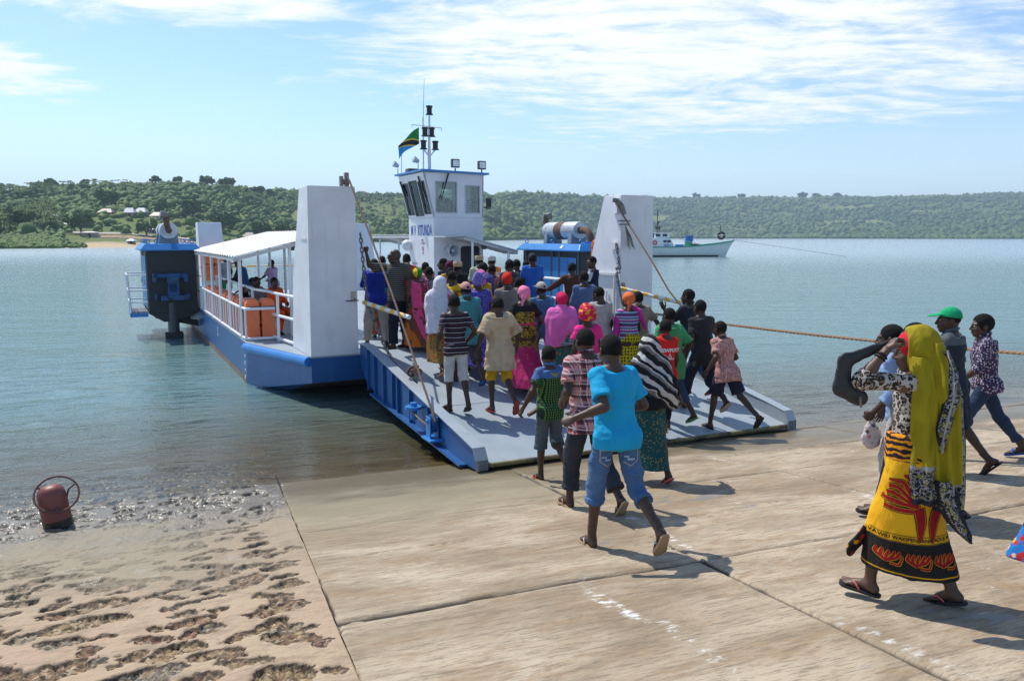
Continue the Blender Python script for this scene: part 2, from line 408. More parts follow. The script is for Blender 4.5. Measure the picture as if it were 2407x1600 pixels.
def slip_material():
    m = bpy.data.materials.new("slip_concrete"); m.use_nodes = True; T = NT(m.node_tree)
    pos = T.n('ShaderNodeNewGeometry').outputs['Position']
    rot = T.n('ShaderNodeVectorRotate', {'Vector': pos, 'Angle': -TH_S}, rotation_type='Z_AXIS').outputs[0]   # slip frame: x along the shore, y to the water
    s, t, z = T.xyz(rot)
    brush = T.noise(T.scale(rot, (3.6, 26.0, 1.0)), 1.0, 6.0, 0.74)
    brush2 = T.noise(T.scale(rot, (8.0, 75.0, 1.0)), 1.0, 4.0, 0.68)
    blot = T.noise(T.scale(rot, (0.5, 1.1, 1.0)), 1.3, 6.0, 0.65, 0.6)
    blot2 = T.noise(T.scale(rot, (1.1, 2.6, 1.0)), 1.9, 7.0, 0.7, 0.4)
    speck = T.noise(rot, 38.0, 5.0, 0.75)
    c = T.mix(T.ss(blot, 0.34, 0.66), (0.255, 0.190, 0.120), (0.455, 0.370, 0.262))
    c = T.mix(T.math('MULTIPLY', T.ss(blot2, 0.50, 0.66), 0.75), c, (0.285, 0.190, 0.105))
    c = T.mix(T.math('MULTIPLY', T.ss(brush, 0.52, 0.66), 0.62), c, (0.165, 0.125, 0.085))
    c = T.mix(T.math('MULTIPLY', T.ss(brush2, 0.52, 0.62), 0.6), c, (0.15, 0.118, 0.085))
    c = T.mix(T.math('MULTIPLY', T.ss(brush, 0.50, 0.28), 0.30), c, (0.52, 0.44, 0.33))
    c = T.mix(T.math('MULTIPLY', T.ss(speck, 0.57, 0.70), 0.5), c, (0.11, 0.088, 0.065))
    # spilt lime / chalk: broken white trails down the slope and scattered smears
    wob = T.math('MULTIPLY', T.math('SUBTRACT', T.noise(T.scale(rot, (0.6, 0.6, 1)), 1.2, 3.0, 0.6), 0.5), 0.55)
    chalk = None
    for sx, wd, amt in ((2.30, 0.075, 1.0), (3.30, 0.06, 0.8), (4.45, 0.05, 0.7), (5.62, 0.08, 0.9), (6.9, 0.06, 0.6)):
        d = T.math('ABSOLUTE', T.math('SUBTRACT', T.math('ADD', s, wob), sx))
        q = T.math('MULTIPLY', T.ss(d, wd, wd*0.2), amt); chalk = q if chalk is None else T.math('MAXIMUM', chalk, q)
    brk = T.noise(T.scale(rot, (6.0, 14.0, 1.0)), 1.3, 6.0, 0.75)
    gate = T.ss(T.noise(T.scale(rot, (0.7, 1.0, 1.0)), 1.0, 3.0, 0.5), 0.47, 0.62)
    chalk = T.math('MULTIPLY', T.math('MULTIPLY', chalk, T.ss(brk, 0.50, 0.62)), gate)
    smear = T.math('MULTIPLY', T.ss(T.noise(T.scale(rot, (2.6, 7.0, 1.0)), 1.0, 5.0, 0.7), 0.635, 0.72), T.ss(s, 2.4, 4.2))
    chalk = T.math('MAXIMUM', chalk, T.math('MULTIPLY', smear, 0.65))
    c = T.mix(T.math('MULTIPLY', chalk, 0.85), c, (0.74, 0.72, 0.68))
    # algae / mud film and wet band near the water line
    wn = T.math('ADD', z, T.math('MULTIPLY', T.math('SUBTRACT', T.noise(T.scale(rot, (0.6, 1.6, 1.0)), 1.4, 5.0, 0.6), 0.5), 0.22))
    wet = T.ss(wn, 0.20, 0.08)
    mud = T.math('MULTIPLY', T.ss(wn, 0.36, 0.18), T.ss(s, 5.0, 2.8))
    c = T.mix(T.math('MULTIPLY', mud, 0.8), c, T.mix(blot2, (0.165, 0.145, 0.085), (0.285, 0.245, 0.16)))
    c = T.mix(T.math('MULTIPLY', wet, 0.80), c, T.mix(blot, (0.085, 0.066, 0.034), (0.175, 0.135, 0.075)))
    # puddled slurry in hollows
    pud = T.ss(T.noise(T.scale(rot, (1.1, 2.2, 1.0)), 1.15, 5.0, 0.55, 0.5), 0.675, 0.71)
    pud = T.math('MULTIPLY', pud, T.ss(s, 1.8, 3.0))
    c = T.mix(T.math('MULTIPLY', pud, 0.65), c, (0.19, 0.19, 0.19))
    j = T.attr('joint').outputs['Fac']
    c = T.mix(T.math('MULTIPLY', T.ss(j, 0.15, 0.7), 0.92), c, (0.035, 0.03, 0.026))
    rough = T.math('SUBTRACT', 0.92, T.math('ADD', T.math('MULTIPLY', wet, 0.62), T.math('MULTIPLY', pud, 0.45)), clamp=True)
    h = T.math('ADD', T.math('MULTIPLY', brush, 0.6), T.math('ADD', T.math('MULTIPLY', brush2, 0.6), T.math('MULTIPLY', speck, 0.35)))
    T.out(T.n('ShaderNodeBsdfPrincipled', {'Base Color': c, 'Roughness': rough, 'Specular IOR Level': 0.4, 'Normal': T.bump(h, 0.55, 0.012)}).outputs[0])
    return m
MAT_SLIP = slip_material()
tag(grid_mesh('concrete_slip', 0.61, 13.5, 0.4, 13.0, 0.022, slip_height, MAT_SLIP), kind='structure')

# stone pitching beside the slip: rough stones sunk in cream mortar
_rs = np.random.RandomState(11)
def cobble_points():
    pts = []
    for s in np.arange(-9.5, 0.6, 0.275):
        for t in np.arange(0.4, 13.4, 0.175):
            row = int(round(t/0.175)); q = _rs.rand(6)
            pts.append((s+(0.15 if row % 2 else 0)+0.13*(q[0]-0.5)*2, t+0.055*(q[1]-0.5)*2, 0.058+0.125*q[2]**1.3, 0.036+0.066*q[3]**1.1, (q[4]-0.5)*1.1+0.10, q[5]))
    for b in ((0.25, 3.95, 0.16, 0.15, 0.2, 0.95), (-0.45, 4.25, 0.26, 0.11, 0.15, 0.55), (0.33, 4.62, 0.10, 0.07, 0.2, 0.6), (-0.9, 4.55, 0.2, 0.12, 0.1, 0.9), (-0.85, 5.25, 0.26, 0.10, 0.25, 0.97), (-0.8, 5.6, 0.17, 0.08, 0.1, 0.4), (0.02, 5.55, 0.24, 0.06, 0.2, 0.3), (-0.75, 3.9, 0.3, 0.14, 0.1, 0.9)):
        pts = [p for p in pts if abs(p[0]-b[0]) > b[2]*0.9 or abs(p[1]-b[1]) > b[3]*1.1]; pts.append(b)
    return [p for p in pts if p[0]+p[2]*0.8 < 0.56]
_CP = cobble_points()
def cobble_height(S, T):
    h = S[1, 0]-S[0, 0]; s0, t0 = S[0, 0], T[0, 0]
    wx = 0.050*fbm2(S, T, 7.5, 4, 0.65, 2); wy = 0.034*fbm2(S, T, 10.0, 4, 0.65, 4)
    mask = np.zeros_like(S); tone = np.zeros_like(S)
    for (s, t, ra, rb, an, q) in _CP:
        m = ra*1.6+0.05; i0 = max(0, int((s-m-s0)/h)); i1 = min(S.shape[0], int((s+m-s0)/h)+2); j0 = max(0, int((t-m-t0)/h)); j1 = min(S.shape[1], int((t+m-t0)/h)+2)
        if i1 <= i0 or j1 <= j0: continue
        sl = (slice(i0, i1), slice(j0, j1)); x = S[sl]-s+wx[sl]; y = T[sl]-t+wy[sl]
        u = (x*math.cos(an)+y*math.sin(an))/ra; v = (-x*math.sin(an)+y*math.cos(an))/rb
        d = (np.abs(u)**2.2+np.abs(v)**2.2)**(1/2.2); k = np.clip((1.06-d)*min(ra, rb)/0.016, 0, 1)
        up = k > mask[sl]; tone[sl] = np.where(up, q, tone[sl]); mask[sl] = np.maximum(mask[sl], k)
    cover = np.clip((T-6.05+0.5*fbm2(S, T, 0.7, 3, 0.5, 1)+0.10*(S+2))/0.7, 0, 1)*np.clip((0.15-S)/0.8, 0, 1)*np.clip((8.4-T)/0.8, 0, 1)
    mask = mask*(1-0.8*cover)
    rough = fbm2(S, T, 21.0, 4, 0.7, 5)
    depth = 0.023+0.010*tone
    z = 0.012*fbm2(S, T, 1.6, 3, 0.5, 0)+0.004*fbm2(S, T, 14.0, 3, 0.6, 3)-mask*depth+mask*0.020*rough
    edge = np.clip((S-0.35)/0.2, 0, 1); z = z*(1-0.5*edge)
    return z, {'stone': mask, 'tone': tone, 'mudcover': cover}
def cobble_material():
    m = bpy.data.materials.new("stone_pitching"); m.use_nodes = True; T = NT(m.node_tree)
    pos = T.n('ShaderNodeNewGeometry').outputs['Position']
    rot = T.n('ShaderNodeVectorRotate', {'Vector': pos, 'Angle': -TH_S}, rotation_type='Z_AXIS').outputs[0]
    s, t, z = T.xyz(rot)
    st = T.attr('stone').outputs['Fac']; tone = T.attr('tone').outputs['Fac']; mudc = T.attr('mudcover').outputs['Fac']
    n1 = T.noise(rot, 1.7, 5.0, 0.6); n2 = T.noise(rot, 24.0, 4.0, 0.7); n3 = T.noise(T.scale(rot, (5, 11, 1)), 1.0, 5.0, 0.65)
    mortar = T.mix(T.ss(n1, 0.35, 0.68), (0.400, 0.300, 0.195), (0.385, 0.265, 0.175))
    mortar = T.mix(T.math('MULTIPLY', T.ss(n3, 0.46, 0.66), 0.75), mortar, (0.25, 0.185, 0.12))
    rock = T.n('ShaderNodeValToRGB', {0: tone}); cr = rock.color_ramp; cr.interpolation = 'CONSTANT'
    cr.elements[0].position = 0.0; cr.elements[0].color = (0.20, 0.085, 0.055, 1)
    cr.elements[1].position = 0.22; cr.elements[1].color = (0.22, 0.145, 0.080, 1)
    for p, cc in ((0.42, (0.20, 0.15, 0.105, 1)), (0.52, (0.23, 0.235, 0.19, 1)), (0.62, (0.23, 0.10, 0.065, 1)), (0.8, (0.26, 0.19, 0.105, 1)), (0.93, (0.27, 0.20, 0.085, 1))):
        e = cr.elements.new(p); e.color = cc
    rk = T.mix(T.math('MULTIPLY', T.ss(n2, 0.45, 0.60), 0.85), rock.outputs[0], (0.040, 0.027, 0.020))
    rk = T.mix(T.math('MULTIPLY', T.ss(n2, 0.40, 0.30), 0.55), rk, (0.42, 0.31, 0.20))
    vor = T.n('ShaderNodeTexVoronoi', {'Vector': T.scale(rot, (1, 1.3, 1)), 'Scale': 34.0}, feature='F1'); gx = T.xyz(vor.outputs['Color'])[0]
    gr = T.n('ShaderNodeValToRGB', {0: gx}); cr2 = gr.color_ramp; cr2.interpolation = 'CONSTANT'; cr2.elements[0].color = (0.030, 0.020, 0.015, 1); cr2.elements[1].position = 0.22; cr2.elements[1].color = (0.20, 0.105, 0.065, 1)
    for p_, c_ in ((0.48, (0.33, 0.225, 0.115, 1)), (0.72, (0.13, 0.085, 0.055, 1)), (0.82, (0.50, 0.385, 0.25, 1))): cr2.elements.new(p_).color = c_
    rk = T.mix(0.55, rk, gr.outputs[0]); rk = T.mix(T.math('MULTIPLY', T.math('MULTIPLY', T.ss(st, 0.05, 0.35), T.ss(st, 0.98, 0.6)), 0.62), rk, (0.035, 0.025, 0.02))
    c = T.mix(T.ss(st, 0.12, 0.30), mortar, rk)
    c = T.mix(T.math('MULTIPLY', mudc, 0.85), c, T.mix(n3, (0.22, 0.185, 0.115), (0.40, 0.325, 0.215)))
    wn = T.math('ADD', z, T.math('MULTIPLY', T.math('SUBTRACT', T.noise(T.scale(rot, (0.9, 1.6, 1.0)), 1.5, 5.0, 0.6), 0.5), 0.30))
    damp = T.ss(wn, 0.46, 0.22); wet = T.ss(wn, 0.24, 0.07)
    c = T.mix(T.math('MULTIPLY', damp, 0.55), c, (0.235, 0.205, 0.145))
    c = T.mix(T.math('MULTIPLY', wet, 0.72), c, (0.10, 0.095, 0.08))
    shine = T.ss(T.noise(rot, 5.0, 4.0, 0.6), 0.60, 0.66)
    rough = T.math('SUBTRACT', 0.86, T.math('ADD', T.math('MULTIPLY', wet, 0.58), T.math('MULTIPLY', T.math('MULTIPLY', shine, damp), 0.5)), clamp=True)
    T.out(T.n('ShaderNodeBsdfPrincipled', {'Base Color': c, 'Roughness': rough, 'Specular IOR Level': 0.45, 'Normal': T.bump(T.math('ADD', n2, T.math('MULTIPLY', n3, 0.9)), 0.9, 0.016)}).outputs[0])
    return m
tag(grid_mesh('stone_pitching', -5.6, 0.6, 3.2, 11.0, 0.0125, cobble_height, cobble_material()), kind='structure')

# the shore around and the bed of the bay: one coarse sheet below everything
def bed():
    s = np.concatenate([np.linspace(-2500, -20, 10), np.linspace(-16, 24, 41), np.linspace(30, 2500, 10)])
    t = np.concatenate([np.linspace(-60, -4, 5), np.linspace(-2, 40, 43), np.array([60, 90, 150, 400, 1200, 3000])])
    Sg, Tg = np.meshgrid(s, t, indexing='ij'); X, Y = st_to_world(Sg, Tg)
    Z = np.maximum(-SLOPE*(Tg-T_WATER)-0.06, -4.0); Z = np.where(Tg < -2, np.minimum(Z, 1.3), Z)
    I = np.arange(Sg.size).reshape(Sg.shape); F = np.stack([I[:-1, :-1], I[1:, :-1], I[1:, 1:], I[:-1, 1:]], -1).reshape(-1, 4)
    return mesh_obj('ground', np.stack([X, Y, Z], -1).reshape(-1, 3), F, mat('shore_earth', (0.33, 0.26, 0.18), 0.9, var=0.2, nscale=0.5, bump=0.4, bscale=6), None, True)
tag(bed(), kind='structure')

# ------------------------------------------------------------------ water
def water_material():
    m = bpy.data.materials.new("bay_water"); m.use_nodes = True; T = NT(m.node_tree)
    pos = T.n('ShaderNodeNewGeometry').outputs['Position']
    rot = T.n('ShaderNodeVectorRotate', {'Vector': pos, 'Angle': -TH_S}, rotation_type='Z_AXIS').outputs[0]
    s, t, z = T.xyz(rot)
    dep = T.math('MULTIPLY', T.math('SUBTRACT', t, T_WATER), SLOPE); y_ = T.xyz(pos)[1]
    murk = T.math('SUBTRACT', 1.0, T.math('POWER', 2.718, T.math('MULTIPLY', T.math('MAXIMUM', dep, 0.0), -4.2)))
    big = T.noise(T.scale(pos, (0.008, 0.03, 1)), 1.0, 3.0, 0.5)
    body = T.mix(T.ss(dep, 0.0, 0.75), (0.120, 0.105, 0.048), T.mix(T.ss(big, 0.35, 0.65), (0.118, 0.212, 0.220), (0.142, 0.240, 0.244)))
    w1 = T.noise(T.scale(rot, (1.1, 3.4, 1)), 1.0, 4.0, 0.6, 0.3)
    w2 = T.noise(T.scale(pos, (5.0, 9.0, 1)), 1.0, 4.0, 0.62, 0.2)
    w3 = T.noise(T.scale(pos, (0.28, 0.62, 1)), 1.0, 3.0, 0.55)
    cap = T.noise(T.scale(pos, (22.0, 30.0, 1)), 1.0, 2.0, 0.5)
    h = T.math('ADD', T.math('ADD', T.math('MULTIPLY', w1, 0.15), T.math('MULTIPLY', w2, 0.050)), T.math('ADD', T.math('MULTIPLY', w3, 0.36), T.math('MULTIPLY', cap, 0.010)))
    calm = T.ss(dep, -0.02, 0.5)
    far = T.math('DIVIDE', 1.0, T.math('ADD', 1.0, T.math('MULTIPLY', T.math('MAXIMUM', y_, 0.0), 0.014)))   # far ripples average out
    nrm = T.n('ShaderNodeBump', {'Height': T.math('MULTIPLY', T.math('MULTIPLY', h, far), T.math('ADD', 0.35, T.math('MULTIPLY', calm, 0.65))), 'Strength': 0.50, 'Distance': 1.0}).outputs[0]
    diff = T.n('ShaderNodeBsdfDiffuse', {'Color': body}).outputs[0]
    tr = T.n('ShaderNodeBsdfTransparent', {'Color': (0.80, 0.76, 0.60, 1)}).outputs[0]
    under = T.n('ShaderNodeMixShader', {0: murk, 1: tr, 2: diff}).outputs[0]
    gl = T.n('ShaderNodeBsdfGlossy', {'Color': (1, 1, 1, 1), 'Roughness': T.math('ADD', 0.05, T.math('MULTIPLY', T.ss(y_, 10, 150), 0.13)), 'Normal': nrm}).outputs[0]
    fr = T.n('ShaderNodeFresnel', {'IOR': 1.333, 'Normal': nrm}).outputs[0]
    T.out(T.n('ShaderNodeMixShader', {0: T.math('MINIMUM', fr, 0.92), 1: under, 2: gl}).outputs[0])
    return m
def water():
    near = np.arange(-10, 14.01, 0.075)
    g = np.array([1.0*1.32**i for i in range(1, 27)]); g = g[np.cumsum(g) < 4200]; g = np.cumsum(g)
    s = np.concatenate([-10-g[::-1], near, 14+g]); tn = np.arange(7.6, 22.01, 0.075); t = np.concatenate([tn, 22+g])
    Sg, Tg = np.meshgrid(s, t, indexing='ij'); X, Y = st_to_world(Sg, Tg)
    fade = np.clip((Sg+10)/4, 0, 1)*np.clip((14-Sg)/4, 0, 1)*np.clip((22-Tg)/6, 0, 1)
    dep = (Tg-T_WATER)*SLOPE; near_sh = np.exp(-((dep-0.04)/0.16)**2)
    Z = fade*(0.010*fbm2(Sg*0.7, Tg*1.6, 1.1, 3, 0.5, 0)*np.clip(dep*4, 0.25, 1)+0.010*near_sh*fbm2(Sg*0.55, Tg*1.8, 1.5, 4, 0.55, 2)+0.004*near_sh*np.sin(Tg*7+2.2*fbm2(Sg, Tg, 0.5, 2, 0.5, 3)))
    I = np.arange(Sg.size).reshape(Sg.shape); F = np.stack([I[:-1, :-1], I[1:, :-1], I[1:, 1:], I[:-1, 1:]], -1).reshape(-1, 4)
    return mesh_obj('water', np.stack([X, Y, Z], -1).reshape(-1, 3), F, water_material(), None, True)
tag(water(), kind='structure')
# ------------------------------------------------------------------ hills across the bay
_tan = lambda px: (px-1179.5)/1800.0          # bearings are kept as tangents (x over y)
_B = np.array([_tan(p) for p in (-1500, -700, 0, 300, 450, 939, 1120, 1300, 1500, 1800, 2359, 2900, 3600)])
_DS = np.array([120, 150, 190, 212, 243, 480, 640, 900, 1450, 1380, 1160, 1000, 900])     # where the shore lies (y)
_DR = np.array([420, 440, 480, 500, 520, 900, 1050, 1400, 2050, 2050, 2000, 1900, 1800])    # where the ridge lies
_RZ = np.array([446, 446, 452, 433, 432, 452, 455, 458, 461, 461, 453, 448, 448])          # height of the ridge line
_RH = np.interp(np.arange(len(_B)), np.arange(len(_B)), CAM_H+(546-_RZ)/1800.0*_DR)
def hill_z(b, y):
    """terrain height for bearing b (=x/y) and distance y"""
    ds = np.interp(b, _B, _DS); dr = np.interp(b, _B, _DR); rh = np.interp(b, _B, _RH)
    u = (y-ds)/(dr-ds)
    left = np.clip((0.02-b)/0.3, 0, 1)                  # the near left shore has a flat strip with the village
    lo = np.interp(u, [-0.3, -0.02, 0.0, 0.05, 0.16, 0.30, 0.55, 0.8, 1.0, 1.25, 2.2], [-6, -0.6, 0.0, 1.3, 3.4, 8.0, 21.0, 32, 37.0, 34, 10])/37.0
    hi = np.interp(u, [-0.3, -0.02, 0.0, 0.08, 0.3, 0.55, 0.8, 1.0, 1.25, 2.2], [-6, -0.6, 0, 2.0, 18, 46, 75, 92.0, 88, 30])/92.0
    z = rh*(left*lo+(1-left)*hi)
    rough = np.clip(u, 0, 1)*(1.3-np.clip(u, 0, 1))
    x = b*y; z = z+rough*rh*0.10*fbm2(x, y, 0.0065, 4, 0.5, 1)+np.clip(u*4, 0, 1)*0.5*fbm2(x, y, 0.03, 3, 0.5, 2)
    return z
def hill_material():
    m = bpy.data.materials.new("hill_ground"); m.use_nodes = True; T = NT(m.node_tree)
    pos = T.n('ShaderNodeNewGeometry').outputs['Position']; x, y, z = T.xyz(pos)
    a = T.noise(pos, 0.010, 5.0, 0.6); b = T.noise(pos, 0.05, 4.0, 0.6); f = T.noise(T.scale(pos, (1, 1, 3)), 0.006, 3.0, 0.5)
    c = T.mix(T.ss(a, 0.35, 0.65), (0.075, 0.115, 0.032), (0.135, 0.165, 0.055))
    c = T.mix(T.math('MULTIPLY', T.ss(f, 0.52, 0.60), 0.9), c, (0.20, 0.225, 0.08))
    c = T.mix(T.math('MULTIPLY', T.ss(b, 0.62, 0.72), 0.8), c, (0.19, 0.145, 0.085))
    zz = T.math('ADD', z, T.math('MULTIPLY', T.math('SUBTRACT', b, 0.5), 1.6))
    sand = T.math('MULTIPLY', T.ss(zz, 1.5, 0.9), T.ss(y, 420, 300))
    c = T.mix(sand, c, (0.48, 0.37, 0.24))
    T.out(T.n('ShaderNodeBsdfPrincipled', {'Base Color': c, 'Roughness': 0.95, 'Specular IOR Level': 0.1}).outputs[0]); return m
def hills():
    b = np.linspace(-1.45, 1.35, 420); u = np.concatenate([np.linspace(-0.25, 1.15, 75), np.linspace(1.3, 2.2, 6)])
    Bg, Ug = np.meshgrid(b, u, indexing='ij'); ds = np.interp(Bg, _B, _DS); dr = np.interp(Bg, _B, _DR); Y = ds+Ug*(dr-ds)
    Z = hill_z(Bg, Y); I = np.arange(Bg.size).reshape(Bg.shape); F = np.stack([I[:-1, :-1], I[1:, :-1], I[1:, 1:], I[:-1, 1:]], -1).reshape(-1, 4)
    return mesh_obj('hills', np.stack([Bg*Y, Y, Z], -1).reshape(-1, 3), F, hill_material(), None, True)
tag(hills(), kind='structure')

_fr = np.random.RandomState(5)
def leaf_mat(name, dark, light, sc, hue=0.0):
    m = bpy.data.materials.new(name); m.use_nodes = True; T = NT(m.node_tree)
    pos = T.n('ShaderNodeNewGeometry').outputs['Position']
    a = T.noise(pos, sc, 3.0, 0.6); t = T.attr('tone').outputs['Fac']
    c = T.mix(T.math('ADD', T.math('MULTIPLY', a, 0.35), T.math('MULTIPLY', t, 0.65)), dark, light)
    T.out(T.n('ShaderNodeBsdfPrincipled', {'Base Color': c, 'Roughness': 0.75, 'Specular IOR Level': 0.2}).outputs[0]); return m
LEAF = leaf_mat('hill_foliage', (0.036, 0.080, 0.018), (0.165, 0.228, 0.058), 0.05)
def ico(level):
    bm = bmesh.new(); bmesh.ops.create_icosphere(bm, subdivisions=level, radius=1.0)
    V = np.array([v.co[:] for v in bm.verts]); F = np.array([[v.index for v in f.verts] for f in bm.faces]); bm.free(); return V, F
ICO1, ICO2 = ico(1), ico(2)
def blobs(C, Rad, flat, base, jit=0.48):
    """many lumpy clumps in one mesh: centres C, radii Rad, vertical squash"""
    bv, bf = base; n = len(C); nv = len(bv)
    jitr = 1+jit*(_fr.rand(n, nv, 1)*2-1)
    V = bv[None]*jitr*Rad[:, None, None]; V[:, :, 2] *= flat[:, None]; V = V+C[:, None, :]
    F = (bf[None]+(np.arange(n)*nv)[:, None, None]).reshape(-1, 3); return V.reshape(-1, 3), F
def scatter_bushes():
    Vs = []; Fs = []; Ts = []; off = 0
    def put(C, Rad, flat, tone, base):
        nonlocal off
        V, F = blobs(C, Rad, flat, base); Vs.append(V); Fs.append(F+off); off += len(V); Ts.append(np.clip(np.repeat(tone, len(base[0]))+0.5*(_fr.rand(len(tone)*len(base[0]))-0.5), 0, 1))
    # near left hill
    def band(n, b0, b1, u0, u1, r0, r1, base, dens=True, clear=0.55, upow=1.0):
        b = b0+(b1-b0)*_fr.rand(n); u = u0+(u1-u0)*_fr.rand(n)**upow
        ds = np.interp(b, _B, _DS); dr = np.interp(b, _B, _DR); y = ds+u*(dr-ds); x = b*y
        k = fbm2(x, y, 0.016, 3, 0.55, 3)
        if dens:
            keep = k > -clear*_fr.rand(n)-0.05; b, u, y, x, k = b[keep], u[keep], y[keep], x[keep], k[keep]
        # keep the village, the road cut and the beach open
        op = (b > _tan(150)) & (b < _tan(1120)) & (y < 360) & (u < 0.40) & (_fr.rand(len(b)) < 0.90); b, u, y, x, k = (q[~op] for q in (b, u, y, x, k))
        z = hill_z(b, y); rad = (r0+(r1-r0)*_fr.rand(len(b))**1.8)
        tone = np.clip(0.45+0.35*fbm2(x, y, 0.010, 3, 0.5, 4)+0.5*(_fr.rand(len(b))-0.5)-0.25*(rad-r0)/(r1-r0), 0, 1)
        put(np.stack([x, y, z+rad*0.35], -1), rad, 0.75+0.3*_fr.rand(len(b)), tone, base)
    band(15500, _tan(-600), _tan(1150), 0.03, 1.02, 0.45, 2.1, ICO1)
    band(1500, _tan(-500), _tan(1000), 0.14, 1.02, 1.4, 3.0, ICO2, clear=0.3)
    band(1500, _tan(-600), _tan(1150), 0.93, 1.03, 1.2, 3.0, ICO1, dens=False)
    band(6500, _tan(-600), _tan(165), 0.0, 0.16, 0.35, 1.15, ICO1, dens=False)
    band(420, _tan(150), _tan(560), 0.06, 0.13, 0.5, 1.3, ICO2, clear=0.25)
    # mangrove fringe
    for b0, b1, n, rr in ((_tan(50), _tan(205), 1500, 0.62), (_tan(860), _tan(1320), 1500, 2.2), (_tan(1320), _tan(2700), 4200, 3.2)):
        band(n, b0, b1, -0.002, 0.022 if b0 > 0.05 else 0.035, rr*0.7, rr*1.35, ICO1, dens=False)
    # far right hill
    band(19000, _tan(1000), _tan(2700), 0.02, 1.02, 2.0, 6.6, ICO1, clear=0.8)
    band(2600, _tan(1150), _tan(2750), 0.92, 1.03, 3.5, 8.0, ICO1, dens=False)
    return mesh_obj('hillside_bush', np.concatenate(Vs), np.concatenate(Fs), LEAF, None, False, {'tone': np.concatenate(Ts)})
tag(scatter_bushes(), kind='stuff')

# coconut palms standing over the bush on the left slope read as one plantation
def palms():
    V = []; F = []; tn = []
    n = 620; b = _tan(-60)+(_tan(640)-_tan(-60))*_fr.rand(n*3); u = 0.12+0.60*_fr.rand(n*3)
    ds = np.interp(b, _B, _DS); dr = np.interp(b, _B, _DR); y = ds+u*(dr-ds); x = b*y; k = fbm2(x, y, 0.012, 3, 0.5, 0)
    ok = np.nonzero((k > 0.12) & ~((y < 385) & (b > _tan(140))))[0][:n]
    for i in ok:
        X, Y = x[i], y[i]; Z = hill_z(b[i], Y); h = 4.2+3.0*_fr.rand(); lean = (_fr.rand(2)-0.5)*1.2; o = len(V); w = 0.10
        top = np.array([X+lean[0], Y+lean[1], Z+h]); V += [(X-w, Y, Z-0.3), (X+w, Y, Z-0.3), (top[0]+w*0.6, top[1], top[2]), (top[0]-w*0.6, top[1], top[2])]; F.append((o, o+1, o+2, o+3)); tn += [0.2]*4
        for q in range(11):
            a = 2*PI*(q+_fr.rand()*0.6)/11; L = 1.5+0.6*_fr.rand(); d = np.array([math.cos(a), math.sin(a), 0]); sd = np.array([-d[1], d[0], 0])*0.34; rise = 0.45*_fr.rand()
            p0 = top; p1 = top+d*L*0.55+np.array([0, 0, 0.35*rise+0.25]); p2 = top+d*L+np.array([0, 0, -0.35])
            o = len(V); V += [tuple(p0), tuple(p1-sd), tuple(p2), tuple(p1+sd)]; F += [(o, o+1, o+2, o+3)]; tn += [0.3+0.5*_fr.rand()]*4
    return mesh_obj('palm_plantation', V, F, LEAF, None, False, {'tone': tn})
tag(palms(), kind='stuff')

# single trees one can tell apart
BARK = mat('tree_bark', (0.16, 0.12, 0.09), 0.9, var=0.25)
def leafy_crown(centre, rx, rz, n, seed, leaf=0.5, lobes=7, open_=0.35):
    r = np.random.RandomState(seed); C = []; 
    L = [(np.array([math.cos(2*PI*i/lobes+r.rand())*rx*(0.45+0.35*r.rand()), math.sin(2*PI*i/lobes+r.rand())*rx*(0.45+0.35*r.rand()), (r.rand()-0.35)*rz*0.9]), rx*(0.30+0.22*r.rand())) for i in range(lobes)]
    L.append((np.array([0, 0, rz*0.45]), rx*0.42)); P = []; tone = []
    for _ in range(n):
        c, q = L[r.randint(len(L))]; d = r.randn(3); d /= np.linalg.norm(d); rad = q*(0.55+0.5*r.rand()); p = c+d*rad*np.array([1, 1, 0.75]); P.append(p); tone.append(np.clip(0.35+0.35*d[2]*0+0.5*(r.rand()-0.4), 0, 1))
    P = np.array(P); V = []; F = []; T_ = []
    for p, t in zip(P, tone):
        M = np.linalg.qr(r.randn(3, 3))[0]; s = leaf*(0.6+0.8*r.rand()); o = len(V)
        for a, b in ((-1, -0.5), (0.1, -0.9), (1, 0.3), (-0.2, 0.9)): V.append(np.array(centre)+p+M[0]*a*s+M[1]*b*s)
        F.append((o, o+1, o+2, o+3)); T_ += [t]*4
    return V, F, T_
def crest(b, y0, y1):
    """distance of the skyline along a bearing"""
    ys = np.linspace(y0, y1, 160); zz = hill_z(np.full_like(ys, b), ys); return float(ys[np.argmax((zz-CAM_H)/ys)])
def tree(px, y, h, w, label, kind='broad', seed=0, group=None, trunk=0.45):
    b = _tan(px); y = crest(b, y*0.72, y*1.04)+2 if y > 400 else y; x = b*y; z = float(hill_z(np.array([b]), np.array([y]))[0]); root = empty('baobab_tree' if kind == 'baobab' else 'tree', (x, y, z-0.06*h), 0)
    tag(root, label, 'tree', group); r = np.random.RandomState(seed); m = MB(); th = h*(0.5 if kind == 'baobab' else 0.32); tw = w*(0.075 if kind == 'baobab' else 0.05)
    m.tube([(0, 0, -0.3), (0.02*h, 0, th*0.6), (0, 0, th)], [tw*1.5, tw, tw*0.85], 8)
    for i in range(7):
        a = 2*PI*i/7+r.rand()*0.6; L = w*(0.24+0.16*r.rand()); p1 = (math.cos(a)*L*0.5, math.sin(a)*L*0.5, th+(h-th)*0.30); p2 = (math.cos(a)*L, math.sin(a)*L, th+(h-th)*(0.40+0.3*r.rand()))
        m.tube([(0, 0, th*0.86), p1, p2], [tw*0.55, tw*0.32, tw*0.14], 6)
    m.build('trunk', BARK, root, auto=True)
    V, F, T_ = leafy_crown((0, 0, h*0.66), w*0.5, h*0.46, int(520 if kind == 'baobab' else 700), seed+9, leaf=w*(0.085 if kind == 'baobab' else 0.06), lobes=8)
    mesh_obj('crown', V, F, LEAF, root, False, {'tone': T_})
